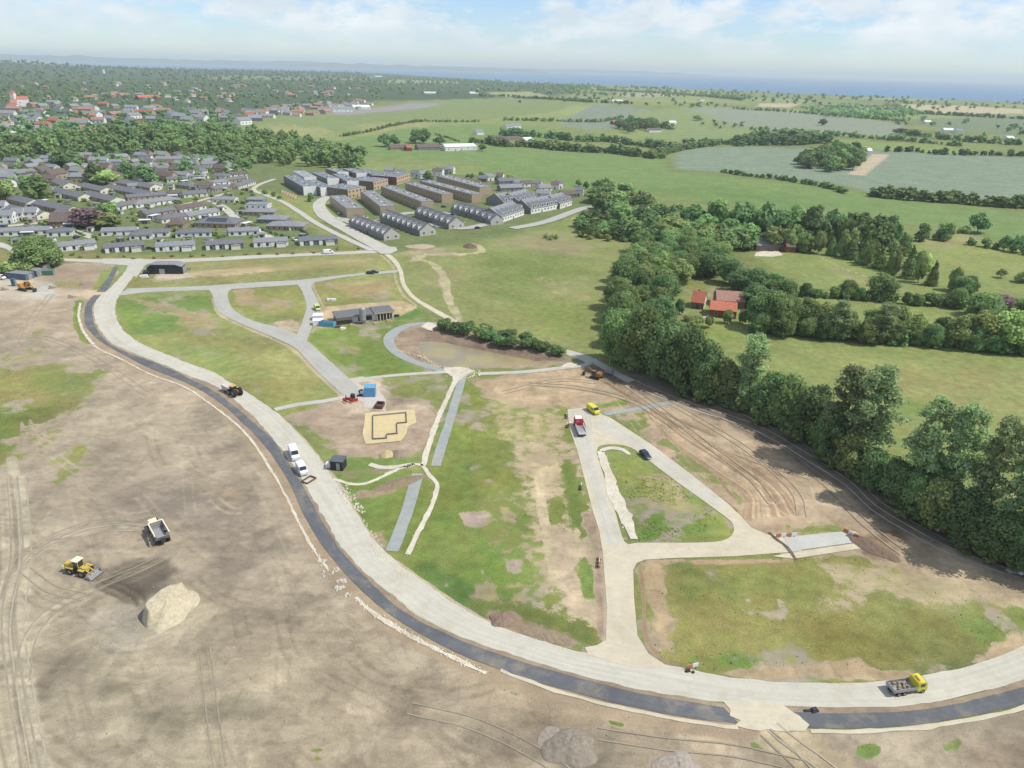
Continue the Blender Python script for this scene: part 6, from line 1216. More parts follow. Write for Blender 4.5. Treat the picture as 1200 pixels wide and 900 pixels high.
REn = ['white-fronted gabled terrace at the left of the sunlit rows', 'white-fronted gabled terrace in the middle of the front sunlit row', 'short white-fronted terrace right of the middle one', 'last white-fronted terrace at the right end of the front row', 'small pair of white-fronted houses in the back sunlit row', 'white-fronted gabled terrace in the back sunlit row']
for i, (a, b, n) in enumerate(RE): building(REn[i], a, b, 20, 4.0, wall=B_GREY, band=B_WHITE, rmat=R_GREY, pitch=27, name='gabled_terrace', cat='terrace', dormers=n, wgap=3.6)  # sunlit fronts painted white over the grey walls
# scattered houses behind
SB = [(488, 207, 14, 3.2, B_WHITE), (498, 210, 10, 5, B_WHITE), (512, 207, 12, 5, B_WHITE), (520, 205, 10, 5, B_SLATE), (528, 204, 6, 5, B_CREAM), (548, 216, 10, 3, B_GREY), (565, 213, 10, 3, B_DKBR), (575, 212, 8, 4, B_WHITE), (585, 211, 8, 4, B_WHITE), (596, 216, 22, 3, B_GREY), (608, 218, 12, 3, B_CREAM), (620, 219, 12, 3, B_WHITE), (630, 219, 8, 3, B_CREAM), (640, 224, 14, 3, B_CREAM), (650, 222, 10, 4, B_WHITE), (657, 221, 5, 5, B_WHITE), (636, 231, 16, 3, B_WHITE), (668, 232, 18, 3, B_GREY), (678, 230, 10, 5, B_WHITE), (600, 224, 26, 3, B_GREY), (558, 219, 8, 3, B_TAN), (470, 207, 12, 4, B_WHITE), (455, 206, 10, 5, B_GREY)]
for i, (x, y, w, h_, wl) in enumerate(SB): hs('%s small house, from the left, in the back rows behind the brick blocks' % ordinal(sorted(SB).index(SB[i])), x, y, w, 9, -.05 if i % 2 else .05, hw=h_, wall=wl, rmat=[R_DARK, R_GREY, R_BROWN][i % 3], pitch=28, name='small_house', wgap=4, group='back rows behind the brick blocks')
# ---- farms
building('brick farmhouse with red roof and pale right gable, left of the barns', (809, 361), (824, 363), 9, 3.2, wall=B_DKBR, gable=B_CREAM, rmat=R_RED, pitch=42, name='farmhouse', cat='farmhouse', chimney=True)
building('long orange-tiled barn in front, right of the farmhouse', (831, 371), (862, 374), 10, 3.4, wall=B_RED, rmat=R_ORNG, pitch=28, name='barn', cat='barn', wgap=5)
building('rose-brown tiled barn behind the orange-tiled one', (839, 360), (872, 362), 11, 3.4, wall=B_DKBR, rmat=R_ROSE, pitch=30, name='barn', cat='barn', wgap=6)
p = P(812, 371); sheet('farm_terrace', [(826, 370), (832, 368), (832, 372), (818, 373)], M_CREAM, .04, flat=False)
building('long grey-roofed farmhouse among the trees at centre right', (886, 294), (930, 294), 12, 3.4, wall=B_DKBR, rmat=R_GREY, pitch=32, name='farmhouse', cat='farmhouse', wgap=5)
building('red brick gabled wing at the right end of the grey farmhouse', (921, 296), (932, 296), 12, 3.6, wall=B_RED, rmat=R_BROWN, pitch=38, name='farmhouse_wing', cat='farmhouse')
sheet('farm_yard', [(886, 296), (908, 291), (918, 299), (905, 301), (884, 300)], M_STONE, .06, flat=False)
for i, (x, y, w, d, h_, rm, wl, lb) in enumerate([(470, 176, 24, 14, 3, R_BROWN, B_TAN, 'long brown-roofed barn at the left of the white-roofed farmstead'), (503, 176, 26, 16, 3.5, R_BROWN, B_GREY, 'grey-brown barn in the middle of the farmstead'), (530, 177, 16, 16, 5, R_WHITE, B_WHITE, 'white gabled shed left of the big white roof'), (541, 176, 36, 26, 4.5, R_WHITE, B_WHITE, 'big bright white-roofed hall of the farmstead'), (480, 177, 6, 12, 4, R_RED, B_RED, 'small red gabled house beside the brown barn')]):
    hs(lb, x, y, w, d, 0, hw=h_, wall=wl, rmat=rm, pitch=12 if rm is R_WHITE else 26, name='barn', cat='barn', wins=(1.5, 1.2), wgap=8)
for i, (x, y, w, rm, wl) in enumerate([(606, 150, 10, R_GREY, B_WHITE), (598, 151, 8, R_GREY, B_WHITE), (582, 165, 16, R_BROWN, B_TAN), (600, 166, 22, R_BROWN, B_TAN), (620, 167, 10, R_WHITE, B_WHITE), (563, 158, 8, R_GREY, B_WHITE), (724, 120, 12, R_WHITE, B_WHITE), (736, 121, 8, R_GREY, B_WHITE), (768, 155, 14, R_BROWN, B_WHITE), (786, 146, 14, R_WHITE, B_CREAM), (722, 146, 6, R_RED, B_RED), (505, 110, 18, R_WHITE, B_WHITE), (556, 110, 10, R_WHITE, B_WHITE), (1017, 180, 10, R_WHITE, B_WHITE), (1008, 180, 6, R_RED, B_RED), (1088, 145, 8, R_WHITE, B_CREAM), (1112, 155, 12, R_WHITE, B_WHITE), (1125, 156, 8, R_GREY, B_WHITE), (823, 118, 5, R_RED, B_WHITE), (1016, 125, 4, R_GREY, B_WHITE), (444, 90, 8, R_WHITE, B_WHITE), (1185, 165, 8, R_WHITE, B_WHITE)]):
    hs('far %s farm building, %s from the left of those scattered in the fields' % ('white' if wl is B_WHITE else 'brown', ordinal(i)), x, y, w, 14, 0, hw=4, wall=wl, rmat=rm, pitch=25, name='farm_building', cat='farm building', wins=None, group='farm buildings scattered in the far fields')
# ---- the far town: one mesh per house, plain at this distance
TOWN = {}
def town_mesh(i):
    if i in TOWN: return TOWN[i]
    r = random.Random(i); w, d, h_, rs_ = r.uniform(11, 18), r.uniform(8, 10), r.uniform(3, 5.5), r.uniform(2.2, 3.6); b = MB(); b.box(0, 0, -1, w, d, h_ + 1); b.add([(-w / 2 - .01, -d / 2, h_), (-w / 2 - .01, d / 2, h_), (-w / 2 - .01, 0, h_ + rs_), (w / 2 + .01, -d / 2, h_), (w / 2 + .01, d / 2, h_), (w / 2 + .01, 0, h_ + rs_)], [(0, 2, 1), (3, 4, 5)])
    b.cur = 1; X, Y = w / 2 + .4, d / 2 + .4; k = rs_ / (d / 2); z0 = h_ - .4 * k
    b.add([(-X, -Y, z0 + .15), (X, -Y, z0 + .15), (X, 0, h_ + rs_ + .15), (-X, 0, h_ + rs_ + .15), (-X, Y, z0 + .15), (X, Y, z0 + .15), (-X, -Y, z0), (X, -Y, z0), (-X, Y, z0), (X, Y, z0)], [(0, 1, 2, 3), (3, 2, 5, 4), (6, 7, 1, 0), (8, 4, 5, 9)])
    b.cur = 2
    for x in (-w * .3, 0, w * .3):
        for s in (-1, 1): b.box(x, s * (d / 2 + .02), 1.0, 1.4, .06, 1.2)
    TOWN[i] = b.mesh('town_house', [r.choice([B_WHITE, B_CREAM, B_WHITE, B_PALE, B_TAN]), [R_ROSE, R_DARK, R_GREY, R_FELT, R_ROSE, R_BROWN, R_GREY, R_RED][i % 8], M_GLASS]); return TOWN[i]
rt = random.Random(5)
def town(poly, dist, seed, n, ids, label, group, sc=1.0, name='town_house', cat='house'):
    ps = scatter(poly, dist, seed, n); ps.sort(key=lambda p: math.atan2(p[0], p[1]))
    for i, (x, y) in enumerate(ps):
        o = link(name, town_mesh(rt.choice(ids)), None, (x, y, float(H(x, y))), rt.choice([0, .2, -.3, 1.5, 1.2, 2.9])); o.scale = (sc * rt.uniform(.85, 1.2),) * 3; tag(o, label(i, len(ps)) if callable(label) else label, cat, group)
town([(-20, 200), (50, 186), (110, 184), (180, 184), (270, 188), (272, 200), (200, 212), (150, 212), (60, 215), (-20, 222)], 14.5, 1, 98, [1, 3, 5, 6, 11, 9, 10, 2], lambda i, n: '%s house from the left among the old suburb gardens' % ordinal(i), 'houses of the old suburb', .85, 'suburb_house')
town([(-10, 160), (0, 130), (60, 122), (200, 128), (300, 132), (290, 148), (230, 150), (100, 150), (40, 160)], 40, 2, 75, [0, 2, 4, 7, 6, 10, 3, 9], lambda i, n: '%s far town house from the left, among the tree tops' % ordinal(i), 'houses of the far town', 1.35)
town([(290, 140), (300, 126), (380, 118), (440, 120), (420, 130), (340, 138)], 24, 3, 50, [0, 2, 4, 10, 8], lambda i, n: '%s red-roofed house, from the left, at the edge of the pale field' % ordinal(i), 'red-roofed houses beside the pale field', 1.2)
town([(0, 120), (20, 100), (200, 98), (440, 104), (440, 116), (200, 122)], 70, 4, 60, [0, 2, 4, 8, 10, 3], lambda i, n: '%s tiny house, from the left, of the suburbs under the horizon' % ordinal(i), 'houses of the far suburbs', 1.3)
town([(930, 130), (990, 124), (1060, 124), (1060, 130), (980, 132)], 40, 6, 14, [0, 4, 3], lambda i, n: '%s tiny house, from the left, of the coastal village at right' % ordinal(i), 'houses of the coastal village', 1.6)
# white church-like hall with red roof, long red roofs
for i, (x, y, w, rm, wl, lb, h_) in enumerate([(28, 125, 14, R_ORNG, B_WHITE, 'large white hall with orange roof in the far town centre', 14), (17, 126, 8, R_ORNG, B_WHITE, 'lower orange-roofed wing left of the white hall', 8), (103, 156, 32, R_ORNG, B_RED, 'long flat orange roof in the woods above the suburb', 4), (176, 117, 26, R_ORNG, B_RED, 'wide orange-red roof in the far town', 6), (140, 114, 26, R_ROSE, B_TAN, 'long pale red roof left of the wide orange one', 6), (300, 142, 16, R_FELT, B_SLATE, 'blue-grey round-backed hall at the edge of the pale field', 5), (282, 143, 18, R_BROWN, B_DKBR, 'dark hall left of the blue-grey one', 6), (400, 131, 26, R_FELT, B_WHITE, 'long pale industrial hall at the field edge', 6), (424, 128, 20, R_WHITE, B_WHITE, 'long white shed right of the industrial hall', 5), (335, 134, 10, R_GREY, B_WHITE, 'white apartment block above the pale field', 9), (322, 135, 8, R_GREY, B_SLATE, 'grey block left of the white apartment block', 9)]):
    hs(lb, x, y, w, 26, 0, hw=h_, wall=wl, rmat=rm, pitch=20, name='large_building', cat='building', wins=(2, 2), wgap=9)
p = P(18, 124); m_ = MB(); m_.box(0, 0, 0, 8, 8, 24); m_.cur = 1; m_.box(0, 0, 24, 8.6, 8.6, 6, 0, .1, .1); tag(m_.build('tower', [B_WHITE, R_ORNG], None, p), 'white square tower with orange cap at far left', 'tower')
m_ = MB(); q = P(122, 88); m_.cyl((0, 0, 0), (0, 0, 30), 7, 10); tag(m_.build('silo', R_WHITE, None, q), 'tiny white silo under the horizon at left', 'silo')
# ------------------------------------------------------------------ site objects
C_YEL = mat('machine_yellow', alb(214, 186, 92), .6, 0, .25, 1.6); C_LEM = mat('van_yellow', alb(236, 226, 80), .45, 0, .04, 1); C_CRM = mat('cream_cab_roof', alb(246, 240, 206, .75), .5, 0, .03, 1)
C_WHT = mat('van_white', alb(244, 245, 246, .76), .4, 0, .02, 1); C_RED = mat('signal_red', alb(196, 70, 70), .5, 0, .06, 1); C_ORG = mat('orange_plastic', alb(212, 140, 108), .6, 0, .08, 1); C_BLU = mat('sky_blue_paint', alb(112, 176, 214), .5, 0, .05, 1); C_DBL = mat('dark_blue_paint', alb(64, 74, 92), .3, 0, .05, 1)
C_TYR = mat('tyre_rubber', (.025, .025, .027), .9, 0, .2, 4); C_RIM = mat('steel_rim', alb(168, 160, 146), .5, .2, .1, 3); C_STL = mat('dull_steel', alb(176, 178, 176), .5, .2, .12, 2); C_DRK = mat('dark_chassis', (.04, .04, .042), .7, 0, .2, 3); C_GLS = mat('cab_glass', (.025, .03, .035), .08, 0, .1, 1, spec=.7)
C_LOAD = mat('load_rubble', alb(168, 150, 132), .9, 0, .3, 2.5); C_TEAL = mat('teal_tarpaulin', alb(78, 120, 134), .6, 0, .1, 1); C_GRN = mat('green_container', alb(96, 140, 112), .6, 0, .08, 1); C_SLB = mat('blue_container', alb(104, 120, 142), .6, 0, .08, 1); C_CORT = mat('rusty_steel', alb(120, 88, 76), .8, 0, .2, 3); C_PINK = mat('faded_red', alb(216, 120, 122), .6, 0, .06, 1)
def wheel(t, x, y, r, w, name='wheel'):
    m_ = MB(); m_.cyl((x, y - w / 2, r), (x, y + w / 2, r), r, 18); o = m_.build('wheel', C_TYR, t)
    m_ = MB(); m_.cyl((x, y - w / 2 - .02, r), (x, y + w / 2 + .02, r), r * .55, 12); m_.build('rim', C_RIM, o); return o
def car(label, px, py, heading, body, name='car', cat='car', L=4.4, Wd=1.8, Hh=1.5, van=False):
    p = P(px, py); t = thing(name, label, cat, p + Vector((0, 0, .06)), heading)
    if van: prof = [(-L / 2, .35), (-L / 2, Hh * .96), (-L / 2 + .15, Hh), (L * .22, Hh), (L * .36, Hh * .62), (L / 2 - .1, Hh * .52), (L / 2, Hh * .4), (L / 2, .35)]
    else: prof = [(-L / 2, .35), (-L / 2, Hh * .6), (-L * .46, Hh * .68), (L * .27, Hh * .62), (L / 2 - .15, Hh * .5), (L / 2, Hh * .4), (L / 2, .35)]
    m_ = MB(); m_.prism(prof, -Wd / 2, Wd / 2); b = m_.build('body', body, t, bevel=.08)
    if van:
        m_ = MB(); x0, x1 = L * .235, L * .355; m_.add([(x0, -Wd * .42, Hh * .965), (x0, Wd * .42, Hh * .965), (x1 + .02, Wd * .45, Hh * .66), (x1 + .02, -Wd * .45, Hh * .66), (x0 + .04, -Wd * .42, Hh * .985), (x0 + .04, Wd * .42, Hh * .985), (x1 + .07, Wd * .45, Hh * .66), (x1 + .07, -Wd * .45, Hh * .66)], [(4, 7, 6, 5), (0, 1, 2, 3), (0, 4, 5, 1), (3, 2, 6, 7)]); m_.build('windscreen', C_GLS, t)
        for s in (-1, 1): m_ = MB(); m_.box(L * .14, s * Wd * .5, Hh * .6, L * .16, .03, Hh * .26); m_.build('side_window', C_GLS, t)
    else:
        m_ = MB(); m_.prism([(-L * .47, Hh * .66), (-L * .38, Hh * .97), (L * .02, Hh * .97), (L * .24, Hh * .62)], -Wd * .44, Wd * .44); m_.build('glasshouse', C_GLS, t, bevel=.04)
        m_ = MB(); m_.box(-L * .18, 0, Hh * .972, L * .36, Wd * .8, .04, tx=.9, ty=.9); m_.build('roof', body, t)
    for x in (-L * .31, L * .31):
        for s in (-1, 1): wheel(t, x, s * (Wd / 2 - .1), .33, .22)
    for s in (-1, 1): m_ = MB(); m_.box(L / 2 - .02, s * Wd * .36, Hh * .38, .08, .3, .14); m_.build('headlight', C_STL, t)
    return t
def heading(a, b):
    u, v = P(*a), P(*b); return math.atan2(v.y - u.y, v.x - u.x)
# articulated dump truck
def dumper():
    p = P(187, 629); t = thing('dump_truck', 'yellow-cabbed dump truck with an empty grey skip, on the bare field', 'dump truck', p, heading((196, 640), (180, 612)))
    for x in (-2.6, -1.0, 3.2):
        for s in (-1, 1): wheel(t, x, s * 1.25, .85, .65)
    m_ = MB(); m_.box(.2, 0, .9, 8.6, 1.0, .5); m_.build('chassis', C_DRK, t)
    # hollow skip: floor, sides, headboard, sloping tail
    m_ = MB(); W1 = 1.55
    for s in (-1, 1): m_.add([(-4.0, s * W1, 2.6), (1.4, s * W1, 1.5), (1.6, s * W1, 3.2), (-4.2, s * W1, 3.1), (-4.0, s * (W1 - .12), 2.6), (1.4, s * (W1 - .12), 1.5), (1.6, s * (W1 - .12), 3.2), (-4.2, s * (W1 - .12), 3.1)], [(0, 1, 2, 3), (7, 6, 5, 4), (3, 2, 6, 7), (0, 3, 7, 4), (0, 4, 5, 1), (1, 5, 6, 2)])
    m_.box(-1.1, 0, 1.42, 5.0, 2.86, .12); m_.box(1.5, 0, 1.5, .14, 2.86, 1.75); m_.add([(-3.5, -1.43, 1.5), (-3.5, 1.43, 1.5), (-4.3, 1.43, 2.75), (-4.3, -1.43, 2.75), (-3.6, -1.43, 1.42), (-3.6, 1.43, 1.42), (-4.4, 1.43, 2.7), (-4.4, -1.43, 2.7)], [(0, 1, 2, 3), (7, 6, 5, 4), (0, 4, 5, 1), (2, 6, 7, 3), (0, 3, 7, 4), (1, 5, 6, 2)])
    m_.build('skip', C_STL, t)
    m_ = MB(); m_.beam((-4.2, 1.5, 3.15), (1.6, 1.5, 3.25), .25, .12); m_.beam((-4.2, -1.5, 3.15), (1.6, -1.5, 3.25), .25, .12); m_.beam((1.6, -1.6, 3.28), (1.6, 1.6, 3.28), .3, .14); m_.build('skip_rim', C_CRM, t)
    m_ = MB(); m_.box(2.6, .35, 1.5, 1.5, 1.5, 1.5); cb = m_.build('cab', C_YEL, t, bevel=.08); m_ = MB(); m_.box(2.6, .35, 3.0, 1.7, 1.7, .14); m_.build('cab_roof', C_CRM, cb)
    m_ = MB(); m_.box(2.6, .35, 2.1, 1.54, 1.54, .75); m_.build('cab_window', C_GLS, cb)
    m_ = MB(); m_.box(4.2, 0, 1.2, 1.9, 2.0, 1.2, tx=.9, ty=.85); m_.build('bonnet', C_YEL, t, bevel=.1)
    m_ = MB(); m_.cyl((3.5, -.8, 2.2), (3.5, -.8, 3.1), .1, 8); m_.build('exhaust', C_DRK, t)
dumper()
def loader():
    p = P(95, 671); t = thing('wheel_loader', 'yellow wheel loader with a broad front bucket, left of the heap', 'wheel loader', p, heading((80, 668), (112, 676)))
    for x in (-1.5, 1.5):
        for s in (-1, 1): wheel(t, x, s * 1.05, .8, .6)
    m_ = MB(); m_.box(-2.1, 0, 1.1, 2.4, 1.9, 1.2, tx=.9, ty=.85); m_.build('engine_cover', C_YEL, t, bevel=.12)
    m_ = MB(); m_.box(-3.4, 0, .8, .5, 2.2, .9); m_.build('counterweight', C_CRM, t, bevel=.1)
    m_ = MB(); m_.box(1.2, 0, .9, 1.9, 1.1, .9); m_.build('front_frame', C_YEL, t)
    m_ = MB(); m_.box(-.2, 0, 1.3, 1.4, 1.4, 2.0); cb = m_.build('cab', C_GLS, t); m_ = MB(); m_.box(-.2, 0, 3.3, 1.7, 1.8, .15); m_.build('cab_roof', C_CRM, cb)
    for s in (-1, 1):
        for x in (-.88, .48): m_ = MB(); m_.box(x, s * .68, 1.3, .1, .1, 2.0); m_.build('cab_post', C_YEL, cb)
        m_ = MB(); m_.box(-1.5, s * 1.05, 1.62, 1.9, .62, .1); m_.box(1.5, s * 1.05, 1.62, 1.5, .62, .1); m_.build('mudguard', C_YEL, t)
        m_ = MB(); m_.beam((1.0, s * .5, 1.9), (3.3, s * .5, .7), .2, .35); m_.build('lift_arm', C_YEL, t)
    m_ = MB(); m_.prism([(3.1, .1), (4.3, .12), (4.3, .22), (3.25, .25), (3.05, .8), (3.3, 1.35), (3.25, 1.45), (2.95, .9)], -1.6, 1.6)
    for s in (-1, 1): m_.box(3.6, s * 1.58, .12, 1.1, .06, .9, tx=.4)
    m_.build('bucket', C_STL, t)
    m_ = MB()
    for k in range(7): m_.box(4.35, -1.4 + k * .467, .1, .25, .14, .1)
    m_.build('bucket_teeth', C_DRK, t)
loader()
# yellow-cab tipper lorry on the gravel road
def lorry():
    p = P(1061, 809); t = thing('tipper_lorry', 'yellow-cabbed lorry with a steel bed of rubble, on the gravel bend', 'lorry', p, heading((1046, 811), (1080, 806)))
    L = 7.2
    for x, ss in ((-2.2, 1), (-1.1, 1), (2.5, 1)):
        for s in (-1, 1): wheel(t, x, s * .95, .46, .35)
    m_ = MB(); m_.box(0, 0, .55, 7.0, .9, .3); m_.build('chassis', C_DRK, t)
    m_ = MB(); m_.box(-1.1, 0, 1.0, 4.6, 2.3, .12)
    for s in (-1, 1): m_.box(-1.1, s * 1.14, 1.12, 4.6, .08, .6)
    m_.box(-3.4, 0, 1.12, .08, 2.2, .6); m_.build('tipper_bed', C_STL, t)
    m_ = MB(); m_.box(1.25, 0, 1.0, .12, 2.34, 1.6); m_.build('headboard', C_LEM, t)
    m_ = MB(); r = random.Random(2)
    for k in range(26): m_.box(r.uniform(-3.1, .2), r.uniform(-.9, .9), 1.1, r.uniform(.3, .8), r.uniform(.3, .7), r.uniform(.15, .5), r.uniform(0, 3), .6, .6)
    m_.build('rubble_load', C_LOAD, t)
    m_ = MB(); m_.prism([(1.4, .5), (1.4, 2.5), (1.6, 2.65), (2.7, 2.65), (3.2, 1.5), (3.35, 1.3), (3.35, .5)], -1.1, 1.1); m_.build('cab', C_LEM, t, bevel=.08)
    m_ = MB(); m_.add([(2.78, -.95, 2.5), (2.78, .95, 2.5), (3.2, .98, 1.55), (3.2, -.98, 1.55), (2.86, -.95, 2.52), (2.86, .95, 2.52), (3.28, .98, 1.57), (3.28, -.98, 1.57)], [(4, 7, 6, 5), (0, 1, 2, 3), (0, 4, 5, 1), (3, 2, 6, 7), (0, 3, 7, 4), (1, 5, 6, 2)]); m_.build('windscreen', C_GLS, t)
    for s in (-1, 1): m_ = MB(); m_.box(2.2, s * 1.1, 1.6, .9, .05, .7); m_.build('side_window', C_GLS, t); m_ = MB(); m_.box(3.36, s * .8, .8, .06, .35, .18); m_.build('headlight', C_WHT, t)
    m_ = MB(); m_.box(1.75, 0, 2.66, .25, 1.2, .12); m_.build('light_bar', C_ORG, t)
lorry()
# red lorry with a crane and white-grey bed
def red_lorry():
    p = P(679, 504); t = thing('flatbed_lorry', 'red-cabbed lorry with white roof and grey bed, in the cul-de-sac', 'lorry', p, heading((683, 512), (676, 494)))
    for x in (-3.6, -2.4, 3.2):
        for s in (-1, 1): wheel(t, x, s * 1.0, .5, .4)
    m_ = MB(); m_.box(-.2, 0, .6, 9.2, .9, .35); m_.build('chassis', C_DRK, t)
    m_ = MB(); m_.box(-2.2, 0, 1.05, 5.4, 2.4, .14)
    for s in (-1, 1): m_.box(-2.2, s * 1.18, 1.19, 5.4, .08, .7)
    m_.box(-4.9, 0, 1.19, .08, 2.3, .7); m_.build('tipper_bed', C_WHT, t)
    m_ = MB(); m_.box(-2.2, 0, 1.2, 5.0, 2.1, .35, tx=.9, ty=.8); m_.build('gravel_load', C_STL, t)
    m_ = MB(); m_.box(1.0, 0, 1.0, .9, 2.2, 1.5); m_.cyl((1.0, -.9, 1.2), (1.0, -.9, 3.4), .16, 8); m_.beam((1.0, -.9, 3.4), (-2.4, -1.3, 2.3), .22, .26); m_.build('loading_crane', C_RED, t)
    m_ = MB(); m_.box(2.9, 0, .6, 2.3, 2.4, 2.2, tx=.94, ty=.96); cb = m_.build('cab', C_RED, t, bevel=.1); m_ = MB(); m_.box(2.9, 0, 2.82, 2.0, 2.2, .25, tx=.8, ty=.9); m_.build('roof_spoiler', C_WHT, cb)
    m_ = MB(); m_.box(4.04, 0, 1.7, .05, 2.1, .8); m_.build('windscreen', C_GLS, cb)
    m_ = MB(); m_.box(1.7, 0, 1.6, .06, 1.8, .8); m_.build('rear_window', C_GLS, cb)
red_lorry()
car('small lemon-yellow van parked at the top of the cul-de-sac', 695, 483, heading((690, 479), (701, 487)), C_LEM, 'van', 'van', 5.2, 2.0, 2.2, True)
car('dark blue car driving beside the traffic island', 756, 535, heading((750, 529), (762, 540)), C_DBL)
v1 = car('white van with faded red tail-lift, rear one of the pair', 345, 535, heading((341, 524), (350, 548)), C_WHT, 'van', 'van', 6.0, 2.1, 2.6, True)
m_ = MB(); m_.box(-3.25, 0, .9, .35, 2.1, 1.2); m_.build('tail_lift', C_PINK, v1)
car('plain white van parked just in front of the van with the red tail-lift', 354, 553, heading((350, 545), (360, 562)), C_WHT, 'van', 'van', 5.2, 2.0, 2.3, True)
p = P(362, 563); m_ = MB()
for a, b in (((-1, -1.6), (1, -1.6)), ((1, -1.6), (1, 1.6)), ((1, 1.6), (-1, 1.6)), ((-1, 1.6), (-1, -1.6))): m_.beam((*a, .25), (*b, .25), .3, .3)
tag(m_.build('formwork', C_CORT, None, p, R(-30)), 'reddish rectangular frame lying on the gravel in front of the white van', 'frame')
def roller():
    p = P(274, 462); t = thing('tractor', 'brown-yellow tractor with a big round-wheeled front and pale trailer box on the gravel road', 'tractor', p, heading((262, 455), (284, 466)))
    t['label'] = 'brown tractor with large wheels and a pale box behind, on the gravel road'
    for x, r, w_ in ((-.6, .95, .6), (2.0, 1.35, .7)):
        for s in (-1, 1): wheel(t, x, s * 1.15, r, w_)
    m_ = MB(); m_.box(.9, 0, 1.0, 3.4, 1.0, .9); m_.build('chassis', C_CORT, t, bevel=.08)
    m_ = MB(); m_.box(.2, 0, 1.6, 1.6, 1.6, 1.5); cb = m_.build('cab', C_GLS, t); m_ = MB(); m_.box(.2, 0, 3.1, 1.8, 1.8, .14); m_.build('cab_roof', C_YEL, cb)
    m_ = MB(); m_.box(2.2, 0, 1.6, 1.5, 1.0, .7); m_.build('bonnet', C_CORT, t, bevel=.08)
    for s in (-1, 1): wheel(t, -3.4, s * 1.1, .5, .35)
    m_ = MB(); m_.box(-3.4, 0, .8, 3.4, 2.3, 1.5, tx=1.05, ty=1.05); m_.build('trailer_box', mat('pale_pink', alb(224, 212, 206), .7), t, bevel=.05)
    m_ = MB(); m_.beam((-1.8, 0, .7), (-.6, 0, .8), .2, .2); m_.build('drawbar', C_DRK, t)
roller()
def excavator(label, px, py, rz, boom_to, body=C_YEL, sc=1.0):
    p = P(px, py); t = thing('excavator', label, 'excavator', p, rz); t.scale = (sc,) * 3
    for s in (-1, 1):
        m_ = MB(); m_.prism([(-1.9, 0.25), (-1.6, 0), (1.6, 0), (1.9, .25), (1.9, .6), (1.6, .85), (-1.6, .85), (-1.9, .6)], s * 1.1 - .28, s * 1.1 + .28); m_.build('track', C_DRK, t)
    m_ = MB(); m_.box(-.4, 0, 1.0, 3.2, 2.4, .3); m_.box(-1.2, 0, 1.3, 1.7, 2.4, 1.1); m_.build('house', body, t, bevel=.08)
    m_ = MB(); m_.box(.5, .7, 1.3, 1.4, .95, 1.6); cb = m_.build('cab', C_GLS, t); m_ = MB(); m_.box(.5, .7, 2.9, 1.5, 1.05, .1); m_.build('cab_roof', body, cb)
    m_ = MB(); m_.beam((.8, -.2, 1.6), (3.0, -.2, boom_to), .4, .55); m_.build('boom', body, t)
    m_ = MB(); m_.beam((3.0, -.2, boom_to), (4.8, -.2, 1.3), .32, .42); ar = m_.build('dipper_arm', body, t)
    m_ = MB(); m_.prism([(4.5, 1.3), (5.1, 1.2), (5.2, .5), (4.7, .1), (4.1, .5), (4.6, .6)], -.75, .35); m_.build('bucket', C_DRK, ar)
    return t
excavator('orange excavator in the yard at the left edge', 30, 340, R(-20), 3.6, mat('excavator_orange', alb(222, 168, 84), .5), 1.35)
excavator('brown excavator with folded boom at the corner of the valley wood', 698, 443, R(150), 3.2, mat('excavator_brown', alb(160, 120, 78), .6), 1.0)
# small roller and pole next to it
p = P(713, 438); t = thing('site_cabin_trailer', 'small grey trailer beside the brown excavator', 'trailer', p, R(-30)); m_ = MB(); m_.box(0, 0, .5, 3, 1.8, 1.1); m_.build('body', C_STL, t, bevel=.06)
for s in (-1, 1): wheel(t, 0, s * .95, .35, .2)
p = P(714, 437); t = thing('mast', 'thin pale upright mast beside the grey trailer', 'mast', p); m_ = MB(); m_.cyl((0, 1.4, 0), (0, 1.4, 5.2), .09, 8); m_.build('pole', C_STL, t); m_ = MB(); m_.box(0, 1.4, 0, .6, .6, .3); m_.build('foot', C_STL, t)
# site huts and cars in the left yard
def container(label, px, py, w, d, h, rz, m1, name='site_container', cat='container', roofm=None, ribs=True):
    p = P(px, py); t = thing(name, label, cat, p, rz); m_ = MB(); m_.box(0, 0, 0, w, d, h)
    if ribs:
        n = int(w / .6)
        for k in range(n):
            for s in (-1, 1): m_.box(-w / 2 + (k + .5) * w / n, s * (d / 2 + .02), .1, w / n * .5, .05, h - .2)
    m_.build('wall', m1, t)
    m_ = MB(); m_.box(0, 0, h + .003, w + .1, d + .1, .1); m_.build('roof', roofm or m1, t)
    m_ = MB(); m_.box(w / 2 + .02, 0, .1, .05, d * .42, h - .35); m_.build('door', C_STL, t)
    return t
container('dark blue site hut with pale end door in the left yard', 24, 326, 12, 5, 3.0, R(-12), C_SLB, roofm=R_GREY)
container('grey site hut behind the dark blue one', 38, 322, 11, 5, 3.0, R(-12), B_GREY, roofm=R_GREY)
container('small hut with pinkish roof at the back of the yard', 48, 316, 8, 4, 2.8, R(-15), B_GREY, roofm=C_PINK)
container('green waste container right of the site huts', 56, 322, 6, 2.6, 2.2, R(10), C_GRN, 'waste_container')
container('turquoise upright cabinet beside the orange excavator', 17, 335, 1.6, 1.6, 3.4, R(5), C_TEAL, 'cabinet', 'cabinet')
car('white car parked between the huts and the left edge', 10, 325, R(-15), C_WHT, L=4.6); car('white van cut off by the left edge', 1, 327, R(-15), C_WHT, 'van', 'van', 5.0, 2.0, 2.1, True)
car('small pale car beside the wall of the dark blue hut', 17, 324, R(-80), C_STL)
